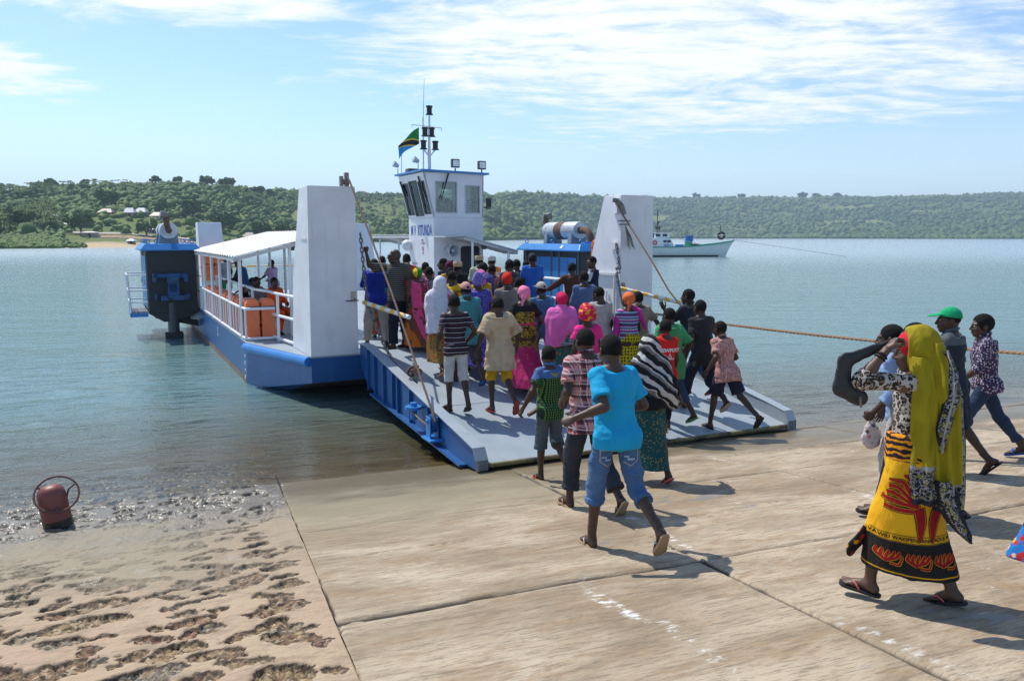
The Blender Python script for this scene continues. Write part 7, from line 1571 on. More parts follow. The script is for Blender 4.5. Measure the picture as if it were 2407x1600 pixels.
p.top(stripes('polo_stripes', 0.036, [(0, (0.030, 0.030, 0.028)), (0.68, (0.20, 0.20, 0.165))]), 0.85, hem=-0.10, ease=0.026, collar=True); p.trousers(col('indigo', (0.016, 0.018, 0.034)), 1.98, ease=0.02, wide=0.015, cuff=0.006); p.sandals(FLIP['brown'], kind='slide'); p.eyes()
sg = MB()
for sx in (-1, 1): sg.box((sx*0.034, 0.098, 0.003), (0.052, 0.012, 0.036)); sg.box((sx*0.075, 0.045, 0.008), (0.006, 0.10, 0.010))
sg.box((0, 0.104, 0.010), (0.02, 0.006, 0.008)); mesh_obj('sunglasses', (np.array(sg.V)*p.hs)@p.HM.T+p.head_c, sg.F, mat('dark_lens', (0.006, 0.006, 0.007), 0.12), p.root)
W_ = p.M @ Vector(p.W['R']); bt = MB(); 
for z0, z1, r0, r1 in ((-0.20, -0.04, 0.034, 0.034), (-0.04, 0.0, 0.034, 0.013), (0.0, 0.03, 0.013, 0.013)): bt.cyl((0, 0, z0), (0, 0, z1), r0, r1, 14)
o = bt.build('water_bottle', mat('bottle_blue', (0.05, 0.25, 0.62), 0.12), None, auto=True); o.location = W_+Vector((0.02, -0.02, -0.08)); tag(o, 'blue plastic water bottle hanging in the hand of the sunglasses wearer', 'bottle')
# --- at the hinge and on the ramp
p = who('green_scarf', -1.60, 0.12, 1.46, 'person in green and yellow headscarf with pink and orange flowing dress', sex='f', hair=None, pose=walkL, yaw=25, vox=0.013, bulk=1.08); p.hat('scarfcap', stripes('green_yellow', 0.30, [(0, (0.02, 0.20, 0.03)), (0.80, (0.60, 0.45, 0.02)), (0.93, (0.02, 0.10, 0.02))], axis=0, warp=0.03))
_rb = lambda T, v: T.mix(T.ss(T.noise(T.scale(v, (1, 1, 0.35)), 9.0, 3.0, 0.6), 0.56, 0.60), bands(T, T.math('ADD', T.math('ADD', T.xyz(v)[0], T.math('MULTIPLY', T.xyz(v)[1], 0.3)), T.math('ADD', 0.42, T.math('MULTIPLY', T.noise(v, 3.0, 2.0, 0.5), 0.08))), 0.62, [(0.0, (0.55, 0.13, 0.01)), (0.33, (0.20, 0.05, 0.02)), (0.45, (0.62, 0.07, 0.20)), (0.62, (0.62, 0.07, 0.20)), (0.70, (0.25, 0.02, 0.10)), (0.82, (0.55, 0.42, 0.02))]), (0.10, 0.05, 0.05))
p.top(shader_mat('cloth_rainbow', _rb, 0.85, fabric_bump, 0.2), 0.9, hem=0.02, sl_ease=0.03); p.skirt(MATS['cloth_rainbow'], hem=0.10, flare=0.11, folds=(7, 0.08)); p.sandals(FLIP['black'])
sh = SDF(*p.box(0.2), 0.014); sh.cap(p.N+p.srt*0.03, p.S['R']+p.srt*0.01, 0.070, 0.072, k=0.03); sh.cap(p.S['R']+p.srt*0.01-p.sfr*0.05, p.P+p.rt*0.15-p.fr*0.10-p.up*0.05, 0.075, 0.05, k=0.03, flat=(tuple(p.fr), 0.6)); sh.wrinkle(0.008, 9, 2); p.add('shawl', sh, dots('wine_dots', (0.16, 0.015, 0.07), (0.5, 0.35, 0.42), 26, 0.26))
p = who('lewa', -1.33, -0.80, 1.51, 'person in yellow football shirt with black name and number nine', pose=walkR); p.top(col('yellow', (0.68, 0.43, 0.01)), 0.75, ease=0.026); p.trousers(DK)
V, F = text_mesh('LEWANDOWSKI', 0.062, weight=0.002, xscale=0.95); p.decal('shirt', V, F, p.P+p.up*0.40*p.k, p.rt, p.up, BLK, 'shirt_name'); V, F = text_mesh('9', 0.26, weight=0.014); p.decal('shirt', V, F, p.P+p.up*0.25*p.k, p.rt, p.up, col('maroonink', (0.07, 0.012, 0.012)), 'shirt_number')
p = who('pink_hood', -0.88, -1.00, 1.55, 'person in rose pink hood and yellow striped dress', sex='f', hair=None); p.top(stripes('yellow_pleat', 0.035, [(0, (0.50, 0.33, 0.01)), (0.6, (0.30, 0.19, 0.01))], axis=0), 0.9, hem=0.0, sl_ease=0.03); p.skirt(MATS['yellow_pleat'], hem=0.15); p.hat('scarfcap', col('rose', (0.58, 0.13, 0.30)))
sv = SDF(*p.box(0.2), 0.016); sv.cap(p.head_c-p.sfr*0.01, p.N+p.up*0.02, 0.085, 0.088, k=0.03); p.add('hood_neck', sv, col('rose', (0.58, 0.13, 0.30)))
p = who('yellow_shirt', -0.31, -1.30, 1.47, 'young person in plain yellow shirt beside the red beanie', skin=0); p.top(col('yellow2', (0.66, 0.38, 0.01)), 0.8); p.trousers(DK)
p = who('red_beanie', -0.64, -1.50, 1.57, 'person in bright red beanie and dusty grey shirt', bulk=1.12, hair=None); p.hat('beanie', col('redhat', (0.62, 0.03, 0.015))); p.top(col('dusty', (0.205, 0.175, 0.150), dirt=(0.28, 0.20, 0.14)), 1.1, ease=0.035, hem=-0.2, collar=True); p.trousers(DK); p.sandals(FLIP['black'])
p = who('violet_wrap', -1.22, -1.62, 1.59, 'person in violet flowered dress with a large knotted matching headwrap', sex='f', hair=None, yaw=22, bulk=1.08, aR=(15, 12, 75, 10)); FLW = blots('violet_flowers', (0.080, 0.060, 0.36), [(0.45, 0.22, 0.38), (0.25, 0.27, 0.60), (0.05, 0.06, 0.32)], 34, 0.36); p.hat('bowwrap', blots('violet_wrap', (0.20, 0.15, 0.45), [(0.40, 0.38, 0.62), (0.12, 0.07, 0.38)], 24, 0.40)); p.top(FLW, 0.55, hem=0.0, ease=0.024, sl_ease=0.035); p.skirt(FLW, hem=0.15, flare=0.06); p.sandals(FLIP['brown'])
p = who('denim_shirt', 0.94, -1.40, 1.57, 'person in faded blue denim shirt left of the navy and white tee', bulk=1.08, yaw=22); p.top(col('denimshirt', (0.085, 0.125, 0.235)), 1.6, ease=0.03, hem=-0.2, collar=True); p.trousers(JEAN); p.sandals(FLIP['black'])
p = who('brown_shirt', 1.38, -0.30, 1.53, 'person in brown shirt with left arm stretched to the white rail', yaw=10, aL=((-0.72, 0.25, -0.62), (-0.85, 0.1, -0.5)), pose=stand); p.top(col('brown', (0.075, 0.030, 0.018)), 1.75, ease=0.024); p.trousers(DK)
p = who('navy_white', 2.15, 0.20, 1.62, 'smiling person in navy tee with white sleeves at the starboard tower', yaw=75, head=(45, 0), pose=stand, skin=1, aL=(25, 8, 70, 20)); p.top(shader_mat('cloth_raglan', lambda T, v: T.mix(T.ss(T.math('ABSOLUTE', T.math('SUBTRACT', T.xyz(v)[0], 0.0)), 0.155, 0.165), (0.014, 0.020, 0.055), (0.52, 0.53, 0.56)), 0.85, fabric_bump, 0.2), 0.75); p.trousers(DK); p.eyes()
tm = MB(); tm.box((0, 0.099, -0.0665), (0.026, 0.008, 0.006)); mesh_obj('teeth', (np.array(tm.V)*p.hs)@p.HM.T+p.head_c, tm.F, EYEW, p.root)
p = who('white_cap', -0.38, -2.20, 1.56, 'person in worn off white cap and steel blue polo', bulk=1.08); p.hat('cap', col('offwhite', (0.42, 0.37, 0.32), dirt=(0.25, 0.2, 0.16))); p.top(col('steelblue', (0.055, 0.12, 0.235)), 0.85, ease=0.03, collar=True); p.trousers(JEAN); p.sandals(FLIP['black'])
p = who('pink_cap', -1.66, -2.12, 1.57, 'person in pale pink cap and teal jacket with dark shorts', bulk=1.1, yaw=24, pose=walkL, aR=(10, 14, 50, 18)); p.hat('cap', col('palepink', (0.55, 0.28, 0.25), dirt=(0.4, 0.18, 0.16))); p.top(col('tealjacket', (0.055, 0.215, 0.235)), 1.75, ease=0.034, hem=-0.24, collar=True); p.trousers(col('darkshorts', (0.045, 0.043, 0.045)), 1.30, ease=0.02, wide=0.02); p.sandals(FLIP['blue'])
p = who('white_veil', -1.86, -1.55, 1.56, 'person wrapped in a white dotted veil with red print over a patterned skirt', sex='f', hair=None, yaw=25, pose=walkR, vox=0.012, bulk=1.05)
_vl = lambda T, v: T.mix(T.ss(T.math('ADD', T.xyz(v)[0], T.math('MULTIPLY', T.xyz(v)[2], -0.10)), -0.07, -0.03), T.mix(T.ss(T.n('ShaderNodeTexVoronoi', {'Vector': v, 'Scale': 42.0, 'Randomness': 0.25}).outputs['Distance'], 0.22, 0.16), (0.62, 0.60, 0.66), (0.20, 0.14, 0.24)), T.mix(T.ss(T.noise(v, 26.0, 4.0, 0.7), 0.47, 0.55), (0.60, 0.50, 0.52), (0.48, 0.03, 0.07)))
p.skirt(blots('ochre_print', (0.30, 0.15, 0.03), [(0.45, 0.05, 0.03), (0.03, 0.12, 0.06), (0.10, 0.05, 0.02)], 26, 0.40), hem=0.22, flare=0.03); p.veil(shader_mat('veil_white', _vl, 0.85, fabric_bump, 0.2), 0.72, name='veil', width=0.01, wr=0.014, back=0.02); p.sandals(FLIP['tan'])
p = who('pink_wrap', -0.93, -2.62, 1.58, 'person in bright pink headwrap, black tee and long paisley dress', sex='f', hair=None, yaw=20, pose=walkL, bulk=1.16, aL=((-0.55, -0.25, -0.80), (0.25, 0.65, -0.6)), aR=((0.42, -0.18, -0.88), (0.05, 0.7, -0.55)), vox=0.012, lean=5); p.hat('wrap', col('candypink', (0.78, 0.20, 0.34)))
_pz = lambda T, v: T.mix(T.ss(T.math('ADD', T.xyz(v)[2], T.math('MULTIPLY', T.noise(v, 4.0, 3.0, 0.6), 0.35)), 0.90, 0.80), T.mix(T.ss(T.noise(v, 30.0, 3.0, 0.7), 0.47, 0.54), (0.055, 0.050, 0.018), (0.38, 0.26, 0.03)), T.mix(T.ss(T.noise(v, 15.0, 3.0, 0.65), 0.60, 0.64), (0.42, 0.02, 0.12), (0.20, 0.20, 0.05)))
PZ = shader_mat('paisley_dress', _pz, 0.85, fabric_bump, 0.2); p.top(BLK, 0.62, hem=0.12, ease=0.014, name='shirt'); p.top(PZ, 0.0, hem=0.02, ease=0.022, name='bodice', bare=True, neck=0.10*p.k); p.skirt(PZ, hem=0.10, flare=0.09, folds=(7, 0.07)); p.sandals(FLIP['black'], kind='slide')
w = MB(); w.tube([p.P+p.TR@np.array([0.163*math.cos(a), 0.122*math.sin(a), 0.155])*p.k*p.bulk for a in np.linspace(0, 2*PI, 25)[:-1]], 0.016, 8, closed=True); mesh_obj('sash', w.V, w.F, col('sashpink', (0.62, 0.03, 0.12)), p.root, True)
p = who('pink_veil', -0.50, -3.02, 1.56, 'stout person in orchid pink shawl and crimson headscarf', sex='f', hair=None, yaw=22, bulk=1.22, vox=0.012); p.skirt(blots('teal_orange', (0.02, 0.11, 0.09), [(0.40, 0.11, 0.02), (0.03, 0.20, 0.10), (0.25, 0.04, 0.05)], 18, 0.40), hem=0.15, flare=0.05); p.top(stripes('bw_fine', 0.022, [(0, (0.03, 0.03, 0.035)), (0.55, (0.45, 0.45, 0.5))]), 0.9, hem=-0.05, ease=0.02); p.hat('scarfcap', col('crimson', (0.58, 0.012, 0.075)))
sv = SDF(*p.box(0.24), 0.012); k = p.k
sv.loft(p.N, p.srt, p.sfr, p.up, [(-0.62*k, 0.13*k, 0.16*k, -0.18*k, -0.02), (-0.45*k, 0.19*k, 0.19*k, -0.12*k, -0.03), (-0.34*k, 0.29*k, 0.20*k, -0.015*k, -0.03), (-0.16*k, 0.275*k, 0.185*k, 0, -0.02), (-0.06*k, 0.20*k, 0.14*k, 0, -0.012), (0.02*k, 0.10*k, 0.10*k, 0, 0), (0.07*k, 0.085*k, 0.09*k, 0, 0.0)], k=0.03, fold=lambda th, t: 1+0.05*np.clip(-t/0.4, 0, 1)*np.sin(7*th+2*np.sin(2*th)+4*t)); 
for q in 'LR': sv.cap(p.S[q], p.S[q]*0.45+p.E[q]*0.55, 0.095*k, 0.085*k, k=0.05)
sv.wrinkle(0.012, 6, 2, (1, 1, 0.4)); p.add('shawl', sv, col('orchid', (0.66, 0.13, 0.38)))
p = who('turban', -0.74, -4.10, 1.57, 'person in red and yellow turban and hot pink blouse', sex='f', hair=None, yaw=24, bulk=1.05); p.hat('turban', shader_mat('turban_print', lambda T, v: T.mix(T.ss(T.noise(T.scale(v, (1, 1, 2.2)), 13.0, 3.0, 0.6), 0.52, 0.57), (0.60, 0.012, 0.07), (0.66, 0.33, 0.01)), 0.85, fabric_bump, 0.2)); p.top(col('hotpink', (0.70, 0.025, 0.20)), 0.45, hem=-0.1, sl_ease=0.045, wr=0.012); p.skirt(col('plumskirt', (0.10, 0.02, 0.05)), hem=0.2)
p = who('grey_tee', 0.25, -2.90, 1.60, 'lean person in pale grey tee looking down to the left', yaw=18, head=(22, -14), pose=walkR, bulk=0.95); p.top(col('palegrey', (0.40, 0.37, 0.345)), 0.8, ease=0.028, hem=-0.2); p.trousers(JEAN); p.sandals(FLIP['black'])
p = who('orange_wrap', 0.59, -3.20, 1.56, 'person in orange headwrap, striped knit top and yellow polka dot skirt', sex='f', hair=None, yaw=20, bulk=1.1, vox=0.012); p.hat('wrap', col('orangewrap', (0.72, 0.15, 0.04)))
KN = stripes('knit_stripes', 0.155, [(0, (0.09, 0.10, 0.20)), (0.16, (0.42, 0.46, 0.55)), (0.28, (0.03, 0.05, 0.28)), (0.36, (0.45, 0.05, 0.22)), (0.46, (0.50, 0.50, 0.55)), (0.58, (0.10, 0.14, 0.30)), (0.72, (0.36, 0.42, 0.52)), (0.84, (0.42, 0.03, 0.20)), (0.92, (0.05, 0.04, 0.10))]); p.top(KN, 0.55, hem=0.02, ease=0.020); p.skirt(dots('polka_skirt', (0.60, 0.46, 0.01), (0.015, 0.015, 0.01), 21, 0.30), hem=0.12, flare=0.03); p.sandals(FLIP['black'])
sv = SDF(*p.box(0.2), 0.012); sv.cap(p.N+p.srt*0.06-p.sfr*0.02, p.S['R']+p.up*0.02-p.sfr*0.02, 0.045, 0.05, k=0.02); sv.cap(p.S['R']+p.up*0.01-p.sfr*0.06, p.E['R']-p.sfr*0.09+p.srt*0.07, 0.045, 0.03, k=0.02); sv.cap(p.S['L']-p.sfr*0.0-p.srt*0.05-p.up*0.10, p.P-p.rt*0.24-p.up*0.35, 0.05, 0.05, k=0.02); sv.wrinkle(0.006, 12, 1); p.add('scarf', sv, col('magenta', (0.52, 0.03, 0.25)))
p = who('tan_shirt', 0.93, -3.00, 1.54, 'person in tan shirt just right of the orange headwrap', yaw=18, bulk=1.05, aR=((0.6, -0.1, -0.78), (0.62, 0.45, -0.6))); p.top(col('tan', (0.30, 0.225, 0.15)), 0.75, ease=0.03, collar=True); p.trousers(DK); p.sandals(FLIP['tan'])
p = who('dark_polo', 1.52, -3.50, 1.66, 'person in black polo raising a palm beside the striped boom', yaw=35, head=(15, 0), aL=((-0.25, 0.55, -0.78), (-0.30, 0.35, 0.88)), hands=('flat', 'relax'), vox=0.012); p.top(col('blackpolo', (0.024, 0.025, 0.029)), 0.75, collar=True, ease=0.024); p.trousers(JEAN); p.sandals(FLIP['red'])
p = who('black_run', 1.16, -4.20, 1.65, 'slim person in faded black tee and rolled navy trousers running up the ramp', yaw=22, lean=9, pose={}, L=(28, 4, 18, 8), Rr=(-4, 5, 52, -40), aL=(-20, 12, 70, 10), aR=((0.50, 0.35, -0.55), (-0.1, 0.85, 0.5)), vox=0.010, bulk=0.98); p.top(col('fadedblack', (0.030, 0.028, 0.030), dirt=(0.045, 0.038, 0.036)), 0.7, ease=0.026, hem=-0.20); p.trousers(col('navytrouser', (0.017, 0.022, 0.045)), 1.62, ease=0.02, wide=0.01, cuff=0.008); p.sandals(FLIP['tan'])
p = who('green_tee', 0.43, -4.40, 1.60, 'person in big green tee behind the red shirt boy', yaw=30, bulk=1.05, aR=((0.45, -0.35, -0.85), (0.1, 0.4, -0.9)), vox=0.012); p.top(col('greentee', (0.055, 0.27, 0.10), dirt=(0.07, 0.30, 0.13)), 0.9, ease=0.045, hem=-0.27, sl_ease=0.04); p.trousers(JEAN, 1.5); p.sandals(FLIP['green'])
p = who('red_boy', 0.09, -4.75, 1.53, 'slim boy in red shirt printed with white lettering and black leggings', yaw=12, bulk=0.88, pose={}, L=(-8, 3, 25, -20), Rr=(18, 4, 14, 0), vox=0.009); p.top(col('redpolo', (0.55, 0.018, 0.014)), 0.65, ease=0.022, hem=-0.17, collar=True); p.trousers(BLK, 1.85, ease=0.008); p.sandals(FLIP['tan'])
PRINT = col('print_white', (0.62, 0.60, 0.60)); V, F = text_mesh('NEWPORT', 0.066, weight=0.003); p.decal('shirt', V, F, p.P+p.up*0.335*p.k+p.rt*0.02, p.rt, p.up, PRINT, 'shirt_print')
tri = [(-0.035, 0), (0.035, 0), (0.004, 0.055), (-0.004, 0.055)]; tin = [(-0.022, 0.008), (0.022, 0.008), (0.0, 0.043)]; p.decal('shirt', [(a, b) for a, b in tri]+[(a, b) for a, b in tin], [(0, 1, 5, 4), (1, 2, 6, 5), (2, 3, 6), (3, 0, 4, 6)], p.P+p.up*0.225*p.k+p.rt*0.02, p.rt, p.up, PRINT, 'shirt_logo', sub=False)
V, F = text_mesh("O'TOWN JR", 0.028, weight=0.002); p.decal('shirt', V, F, p.P+p.up*0.205*p.k+p.rt*0.02, p.rt, p.up, PRINT, 'shirt_print')
p = who('pink_runner', 0.72, -5.06, 1.50, 'boy in pink striped shirt and navy shorts running onto the ramp edge', yaw=28, lean=14, pose={}, L=(14, 7, 8, 2), Rr=(-24, 10, 30, -52), aL=((-0.35, -0.55, -0.76), (-0.35, 0.35, -0.86)), aR=((0.30, -0.2, -0.9), (-0.45, 0.75, -0.35)), vox=0.009, bulk=0.95, hair='short', anchor='L'); p.root.location = at(0.82, -4.88)
p.top(shader_mat('pink_stripe_shirt', lambda T, v: T.mix(T.ss(T.noise(T.scale(v, (9, 9, 2.2)), 6.0, 4.0, 0.7), 0.42, 0.62), (0.33, 0.135, 0.115), (0.55, 0.33, 0.29)), 0.85, fabric_bump, 0.2), 0.72, ease=0.030, hem=-0.17, collar=True, flare=0.02); p.trousers(col('navyshorts', (0.018, 0.019, 0.040)), 0.86, ease=0.024, wide=0.02); p.sandals(FLIP['black'], FLIP['blue'])
p = who('striped_tee', -2.33, -3.22, 1.62, 'person in black tee with white stripes and white cut off trousers', yaw=24, pose={}, L=(6, 1, 10, 4), Rr=(-8, 2, 16, -22), aL=((-0.36, -0.42, -0.80), (0.05, 0.62, -0.72)), aR=((0.42, -0.35, -0.80), (-0.35, 0.55, -0.62)), vox=0.009, hands=('relax', 'grip')); p.top(stripes('tee_stripes', 0.066, [(0, (0.020, 0.014, 0.022)), (0.36, (0.10, 0.035, 0.055)), (0.46, (0.020, 0.014, 0.022)), (0.80, (0.48, 0.46, 0.48)), (0.90, (0.020, 0.014, 0.022))]), 0.55, ease=0.014, hem=-0.10, sl_ease=0.012); p.trousers(col('whitecapri', (0.47, 0.46, 0.44), dirt=(0.36, 0.33, 0.30)), 1.18, ease=0.013, cuff=0.004); p.sandals(FLIP['black'])
p = who('tan_tee', -1.76, -3.42, 1.61, 'person in large dusty tan tee and mustard shorts with red sandals', yaw=22, pose={}, L=(12, 2, 20, -6), Rr=(-4, 3, 42, -62), aL=((-0.45, -0.30, -0.84), (-0.15, 0.45, -0.85)), aR=((0.46, -0.1, -0.87), (0.1, 0.45, -0.85)), vox=0.009, head=(0, -8)); p.top(col('dustytan', (0.47, 0.355, 0.225), dirt=(0.36, 0.225, 0.125), damt=(0.5, 0.72)), 0.92, ease=0.045, hem=-0.30, sl_ease=0.045, wr=0.009, flare=0.02); p.trousers(col('mustard', (0.50, 0.27, 0.012)), 1.05, ease=0.02, cuff=0.008); p.sandals(FLIP['red'])

# --- on the slip, centre
def gnd(name, x, y, h, label, **k):
    n_[0] += 1; k.setdefault('seed', n_[0]); return Person(name, on_ground(x, y), k.pop('yaw', 27), h, label, **k)
p = gnd('check_boy', 0.391, 8.35, 1.49, 'boy in green checked shirt with blue yoke, rolled jeans and orange sandals', yaw=18, L=(6, 2, 8, 2), Rr=(8, 3, 62, -58), aL=((-0.42, -0.45, -0.78), (-0.35, 0.35, -0.86)), aR=((0.4, -0.2, -0.85), (0, 0.6, -0.7)), vox=0.008, bulk=0.92, head=(0, -4), anchor='H')
_gc = lambda T, v: T.mix(T.ss(T.xyz(v)[2], p_yoke, p_yoke+0.006), T.mix(T.math('MULTIPLY', T.ss(T.math('FRACT', T.math('MULTIPLY', T.xyz(v)[2], 38.0)), 0.40, 0.6), 0.75), T.mix(T.math('MULTIPLY', T.ss(T.math('FRACT', T.math('MULTIPLY', T.math('ADD', T.xyz(v)[0], T.math('MULTIPLY', T.xyz(v)[1], 0.5)), 38.0)), 0.4, 0.6), 0.8), (0.008, 0.020, 0.015), (0.13, 0.27, 0.055)), (0.010, 0.035, 0.022)), (0.06, 0.135, 0.30))
p_yoke = float((p.P+p.up*0.405*p.k)[2]); p.top(shader_mat('green_check', _gc, 0.85, fabric_bump, 0.2), 0.62, ease=0.020, hem=-0.12, collar=True); p.trousers(denim('worn_jeans', (0.060, 0.080, 0.095), (0.15, 0.18, 0.19)), 1.22, ease=0.018, cuff=0.010); p.sandals(FLIP['orange'])
wing = [(0, 0.02), (0.02, 0.008), (0.055, 0.03), (0.05, 0.012), (0.03, -0.004), (0.008, -0.012), (0, -0.04), (-0.008, -0.012), (-0.03, -0.004), (-0.05, 0.012), (-0.055, 0.03), (-0.02, 0.008)]; p.decal('shirt', wing, [tuple(range(12))], p.P+p.up*0.445*p.k+p.rt*0.03, p.rt, p.up, col('goldprint', (0.30, 0.24, 0.07)), 'shirt_emblem')
w = MB(); a0 = p.P+p.TR@np.array([-0.10, 0.03, 0.02]); w.tube([a0, a0+np.array([-0.08, -0.02, -0.05]), a0+np.array([-0.15, -0.04, -0.075])], [0.020, 0.024, 0.022], 8); o = w.build('wooden_stick', mat('stick_wood', (0.12, 0.06, 0.03), 0.6), None, auto=True); o.matrix_world = p.M; tag(o, 'short brown stick tucked in the belt of the green checked boy', 'stick')
p = gnd('plaid', 0.66, 7.05, 1.69, 'person in red plaid shirt and dark jeans walking behind the blue tee runner', yaw=22, lean=7, L=(16, 3, 12, 4), Rr=(-6, 5, 40, -52), aL=((-0.30, -0.45, -0.84), (0.15, 0.75, -0.5)), aR=((0.4, -0.2, -0.88), (0, 0.6, -0.7)), vox=0.008, bulk=1.02, head=(0, -4), anchor='H')
p.top(plaid('red_plaid', (0.40, 0.045, 0.05), [((0.025, 0.025, 0.035), 0.05, 0.30, 0.80), ((0.60, 0.55, 0.55), 0.34, 0.42, 0.85), ((0.55, 0.40, 0.40), 0.55, 0.82, 0.55), ((0.62, 0.58, 0.58), 0.88, 0.94, 0.85)], [((0.025, 0.025, 0.035), 0.05, 0.26, 0.75), ((0.60, 0.55, 0.55), 0.32, 0.40, 0.75), ((0.55, 0.38, 0.38), 0.55, 0.80, 0.45)], 0.098), 0.68, ease=0.032, hem=-0.17, collar=True, flare=0.03, sl_ease=0.028); p.trousers(denim('dark_jeans', (0.022, 0.030, 0.042), (0.075, 0.075, 0.07)), 1.78, ease=0.018, wide=0.012, cuff=0.005); p.sandals(FLIP['tan'])
p = gnd('zebra', 1.42, 8.05, 1.57, 'person in black and white striped scarf and long green patterned skirt', yaw=20, sex='f', hair=None, L=(10, 3, 6, 2), Rr=(-10, 3, 14, -34), aR=((0.5, -0.1, -0.85), (0.55, 0.2, -0.8)), vox=0.009, anchor='H')
p.skirt(blots('green_print_skirt', (0.010, 0.075, 0.080), [(0.36, 0.25, 0.02), (0.02, 0.035, 0.05), (0.28, 0.20, 0.03)], 44, 0.33), hem=0.20, flare=-0.005, ease=0.03, folds=(5, 0.03)); p.top(BLK, 1.8, hem=-0.05, ease=0.02)
_zb = lambda T, v: bands(T, T.math('ADD', T.math('ADD', T.math('MULTIPLY', T.xyz(v)[2], 0.80), T.math('MULTIPLY', T.xyz(v)[0], 0.62)), T.math('MULTIPLY', T.noise(v, 5.0, 3.0, 0.55), 0.11)), 0.175, [(0, (0.50, 0.49, 0.46)), (0.26, (0.015, 0.015, 0.017)), (0.56, (0.17, 0.165, 0.16)), (0.72, (0.50, 0.49, 0.46)), (0.80, (0.015, 0.015, 0.017))])
ZB = shader_mat('zebra_scarf', _zb, 0.85, fabric_bump, 0.2); p.veil(ZB, 0.40, name='headscarf', width=0.02, wr=0.013, face=True)
sv = SDF(*p.box(0.25), 0.010); k = p.k; sv.loft(p.N-p.up*0.30*k, unit3(p.srt), p.sfr, p.up, [(-0.34*k, 0.05*k, 0.04*k, 0.30*k, -0.06), (-0.22*k, 0.13*k, 0.06*k, 0.19*k, -0.09), (-0.08*k, 0.22*k, 0.09*k, 0.07*k, -0.10), (0.10*k, 0.24*k, 0.13*k, 0.0, -0.05)], k=0.03, fold=lambda th, t: 1+0.06*np.sin(6*th+20*t)); sv.wrinkle(0.010, 12, 2); p.add('scarf_end', sv, ZB); p.sandals(FLIP['pink'])
p = gnd('runner', 0.742, 5.85, 1.66, 'running person in turquoise tee and rolled light jeans, nearest in the middle', yaw=14, lean=9, twist=14, L=(10, 5, 6, 0), Rr=(-10, 10, 50, -54), aL=((0.02, -0.62, -0.62), (-0.92, 0.18, -0.36)), aR=((0.42, -0.05, -0.88), (-0.55, 0.72, -0.30)), vox=0.0075, hands=('fist', 'fist'), skin=1, head=(2, -3), bulk=1.0, anchor='H')
p.top(col('turquoise', (0.012, 0.33, 0.58), var=0.06), 0.72, ease=0.022, hem=-0.10, wr=0.010, sl_ease=0.024); p.trousers(LJEAN, 1.32, ease=0.013, wide=0.004, cuff=0.010, wr=0.010); p.sandals(col('sole_tan', (0.42, 0.27, 0.155), rough=0.7), col('strap_white', (0.55, 0.52, 0.46)))
for sg in (-1, 1):
    pk = [(-0.062, 0.055), (0.062, 0.055), (0.060, -0.03), (0, -0.075), (-0.060, -0.03)]; pi = [(x*0.90, y*0.90-0.001) for x, y in pk]; c = p.P+p.TR@np.array([sg*0.085, -0.1, -0.165])*p.k
    p.decal('trousers', pk+pi, [(i, (i+1) % 5, 5+(i+1) % 5, 5+i) for i in range(5)], c, p.rt, p.up, col('stitching', (0.42, 0.36, 0.25)), 'pocket_seam', 0.004, sub=True)
    zz = [(-0.05, 0.035), (-0.01, 0.035), (-0.01, 0.015), (0.03, 0.015), (0.03, 0.0), (-0.02, 0.0), (-0.02, 0.022), (-0.05, 0.022)]; p.decal('trousers', zz, [tuple(range(8))], c-p.up*0.03, p.rt, p.up, col('pocketpatch', (0.30, 0.38, 0.46)), 'pocket_stitch', 0.004)
# --- on the slip, right
GR = 'people walking down the slip'
p = gnd('blue_shirt_front', 3.22, 6.60, 1.63, 'person in light blue shirt half hidden ahead of the yellow veil wearer', yaw=55, lean=11, L=(8, 3, 6, 2), Rr=(-9, 3, 10, -14), aL=((-0.05, -0.12, -0.98), (-0.05, 0.62, -0.75)), hands=('fist', 'relax'), vox=0.009, anchor='H'); p.top(col('lightblue', (0.20, 0.30, 0.50)), 1.5, ease=0.03, collar=True); p.trousers(col('palegreytrouser', (0.40, 0.37, 0.36)), 1.9, ease=0.02, wide=0.02); p.sandals(FLIP['black'])
bg = SDF((-0.16, -0.12, -0.36), (0.16, 0.12, 0.08), 0.008); bg.ell((0, 0, -0.19), (0.10, 0.055, 0.13), k=0.03); bg.cap((0, 0, -0.08), (0, 0, 0.0), 0.045, 0.018, k=0.05); bg.wrinkle(0.016, 16, 2); V, F = bg.mesh(); o = mesh_obj('carrier_bag', V, F, blots('bag_print', (0.58, 0.48, 0.48), [(0.60, 0.20, 0.16), (0.55, 0.5, 0.5), (0.10, 0.09, 0.10)], 17, 0.36), None, True); o.location = p.M @ Vector(p.W['L']+np.array([0.07, 0.02, -0.07])); o.scale = (0.8, 0.8, 0.85); tag(o, 'crumpled white and red plastic bag hanging from the light blue shirt arm', 'bag')
p = gnd('striped_behind', 3.25, 6.28, 1.65, 'person with shaved head in dark top and striped shirt right behind the yellow veil', yaw=45, L=(18, 3, 8, 5), Rr=(-14, 3, 20, -25), aR=((0.55, -0.10, -0.80), (0.25, 0.05, -0.95)), aL=(0, 6, 10, 2), hair='tiny', vox=0.009, anchor='H', skin=1); p.top(stripes('dark_white_stripe', 0.05, [(0, (0.03, 0.035, 0.06)), (0.6, (0.40, 0.40, 0.42))], axis=0), 0.75, ease=0.03, hem=-0.15); p.trousers(DK); p.sandals(FLIP['black'])
p = gnd('green_cap', 4.435, 7.90, 1.74, 'person in green cap and long dark tunic with grey cuffs', yaw=50, head=(28, 0), lean=3, L=(12, 3, 8, 2), Rr=(-14, 4, 26, -46), aL=(8, 8, 16, 6), aR=(-8, 8, 14, 6), hair='tiny', vox=0.009, anchor='H', bulk=0.98)
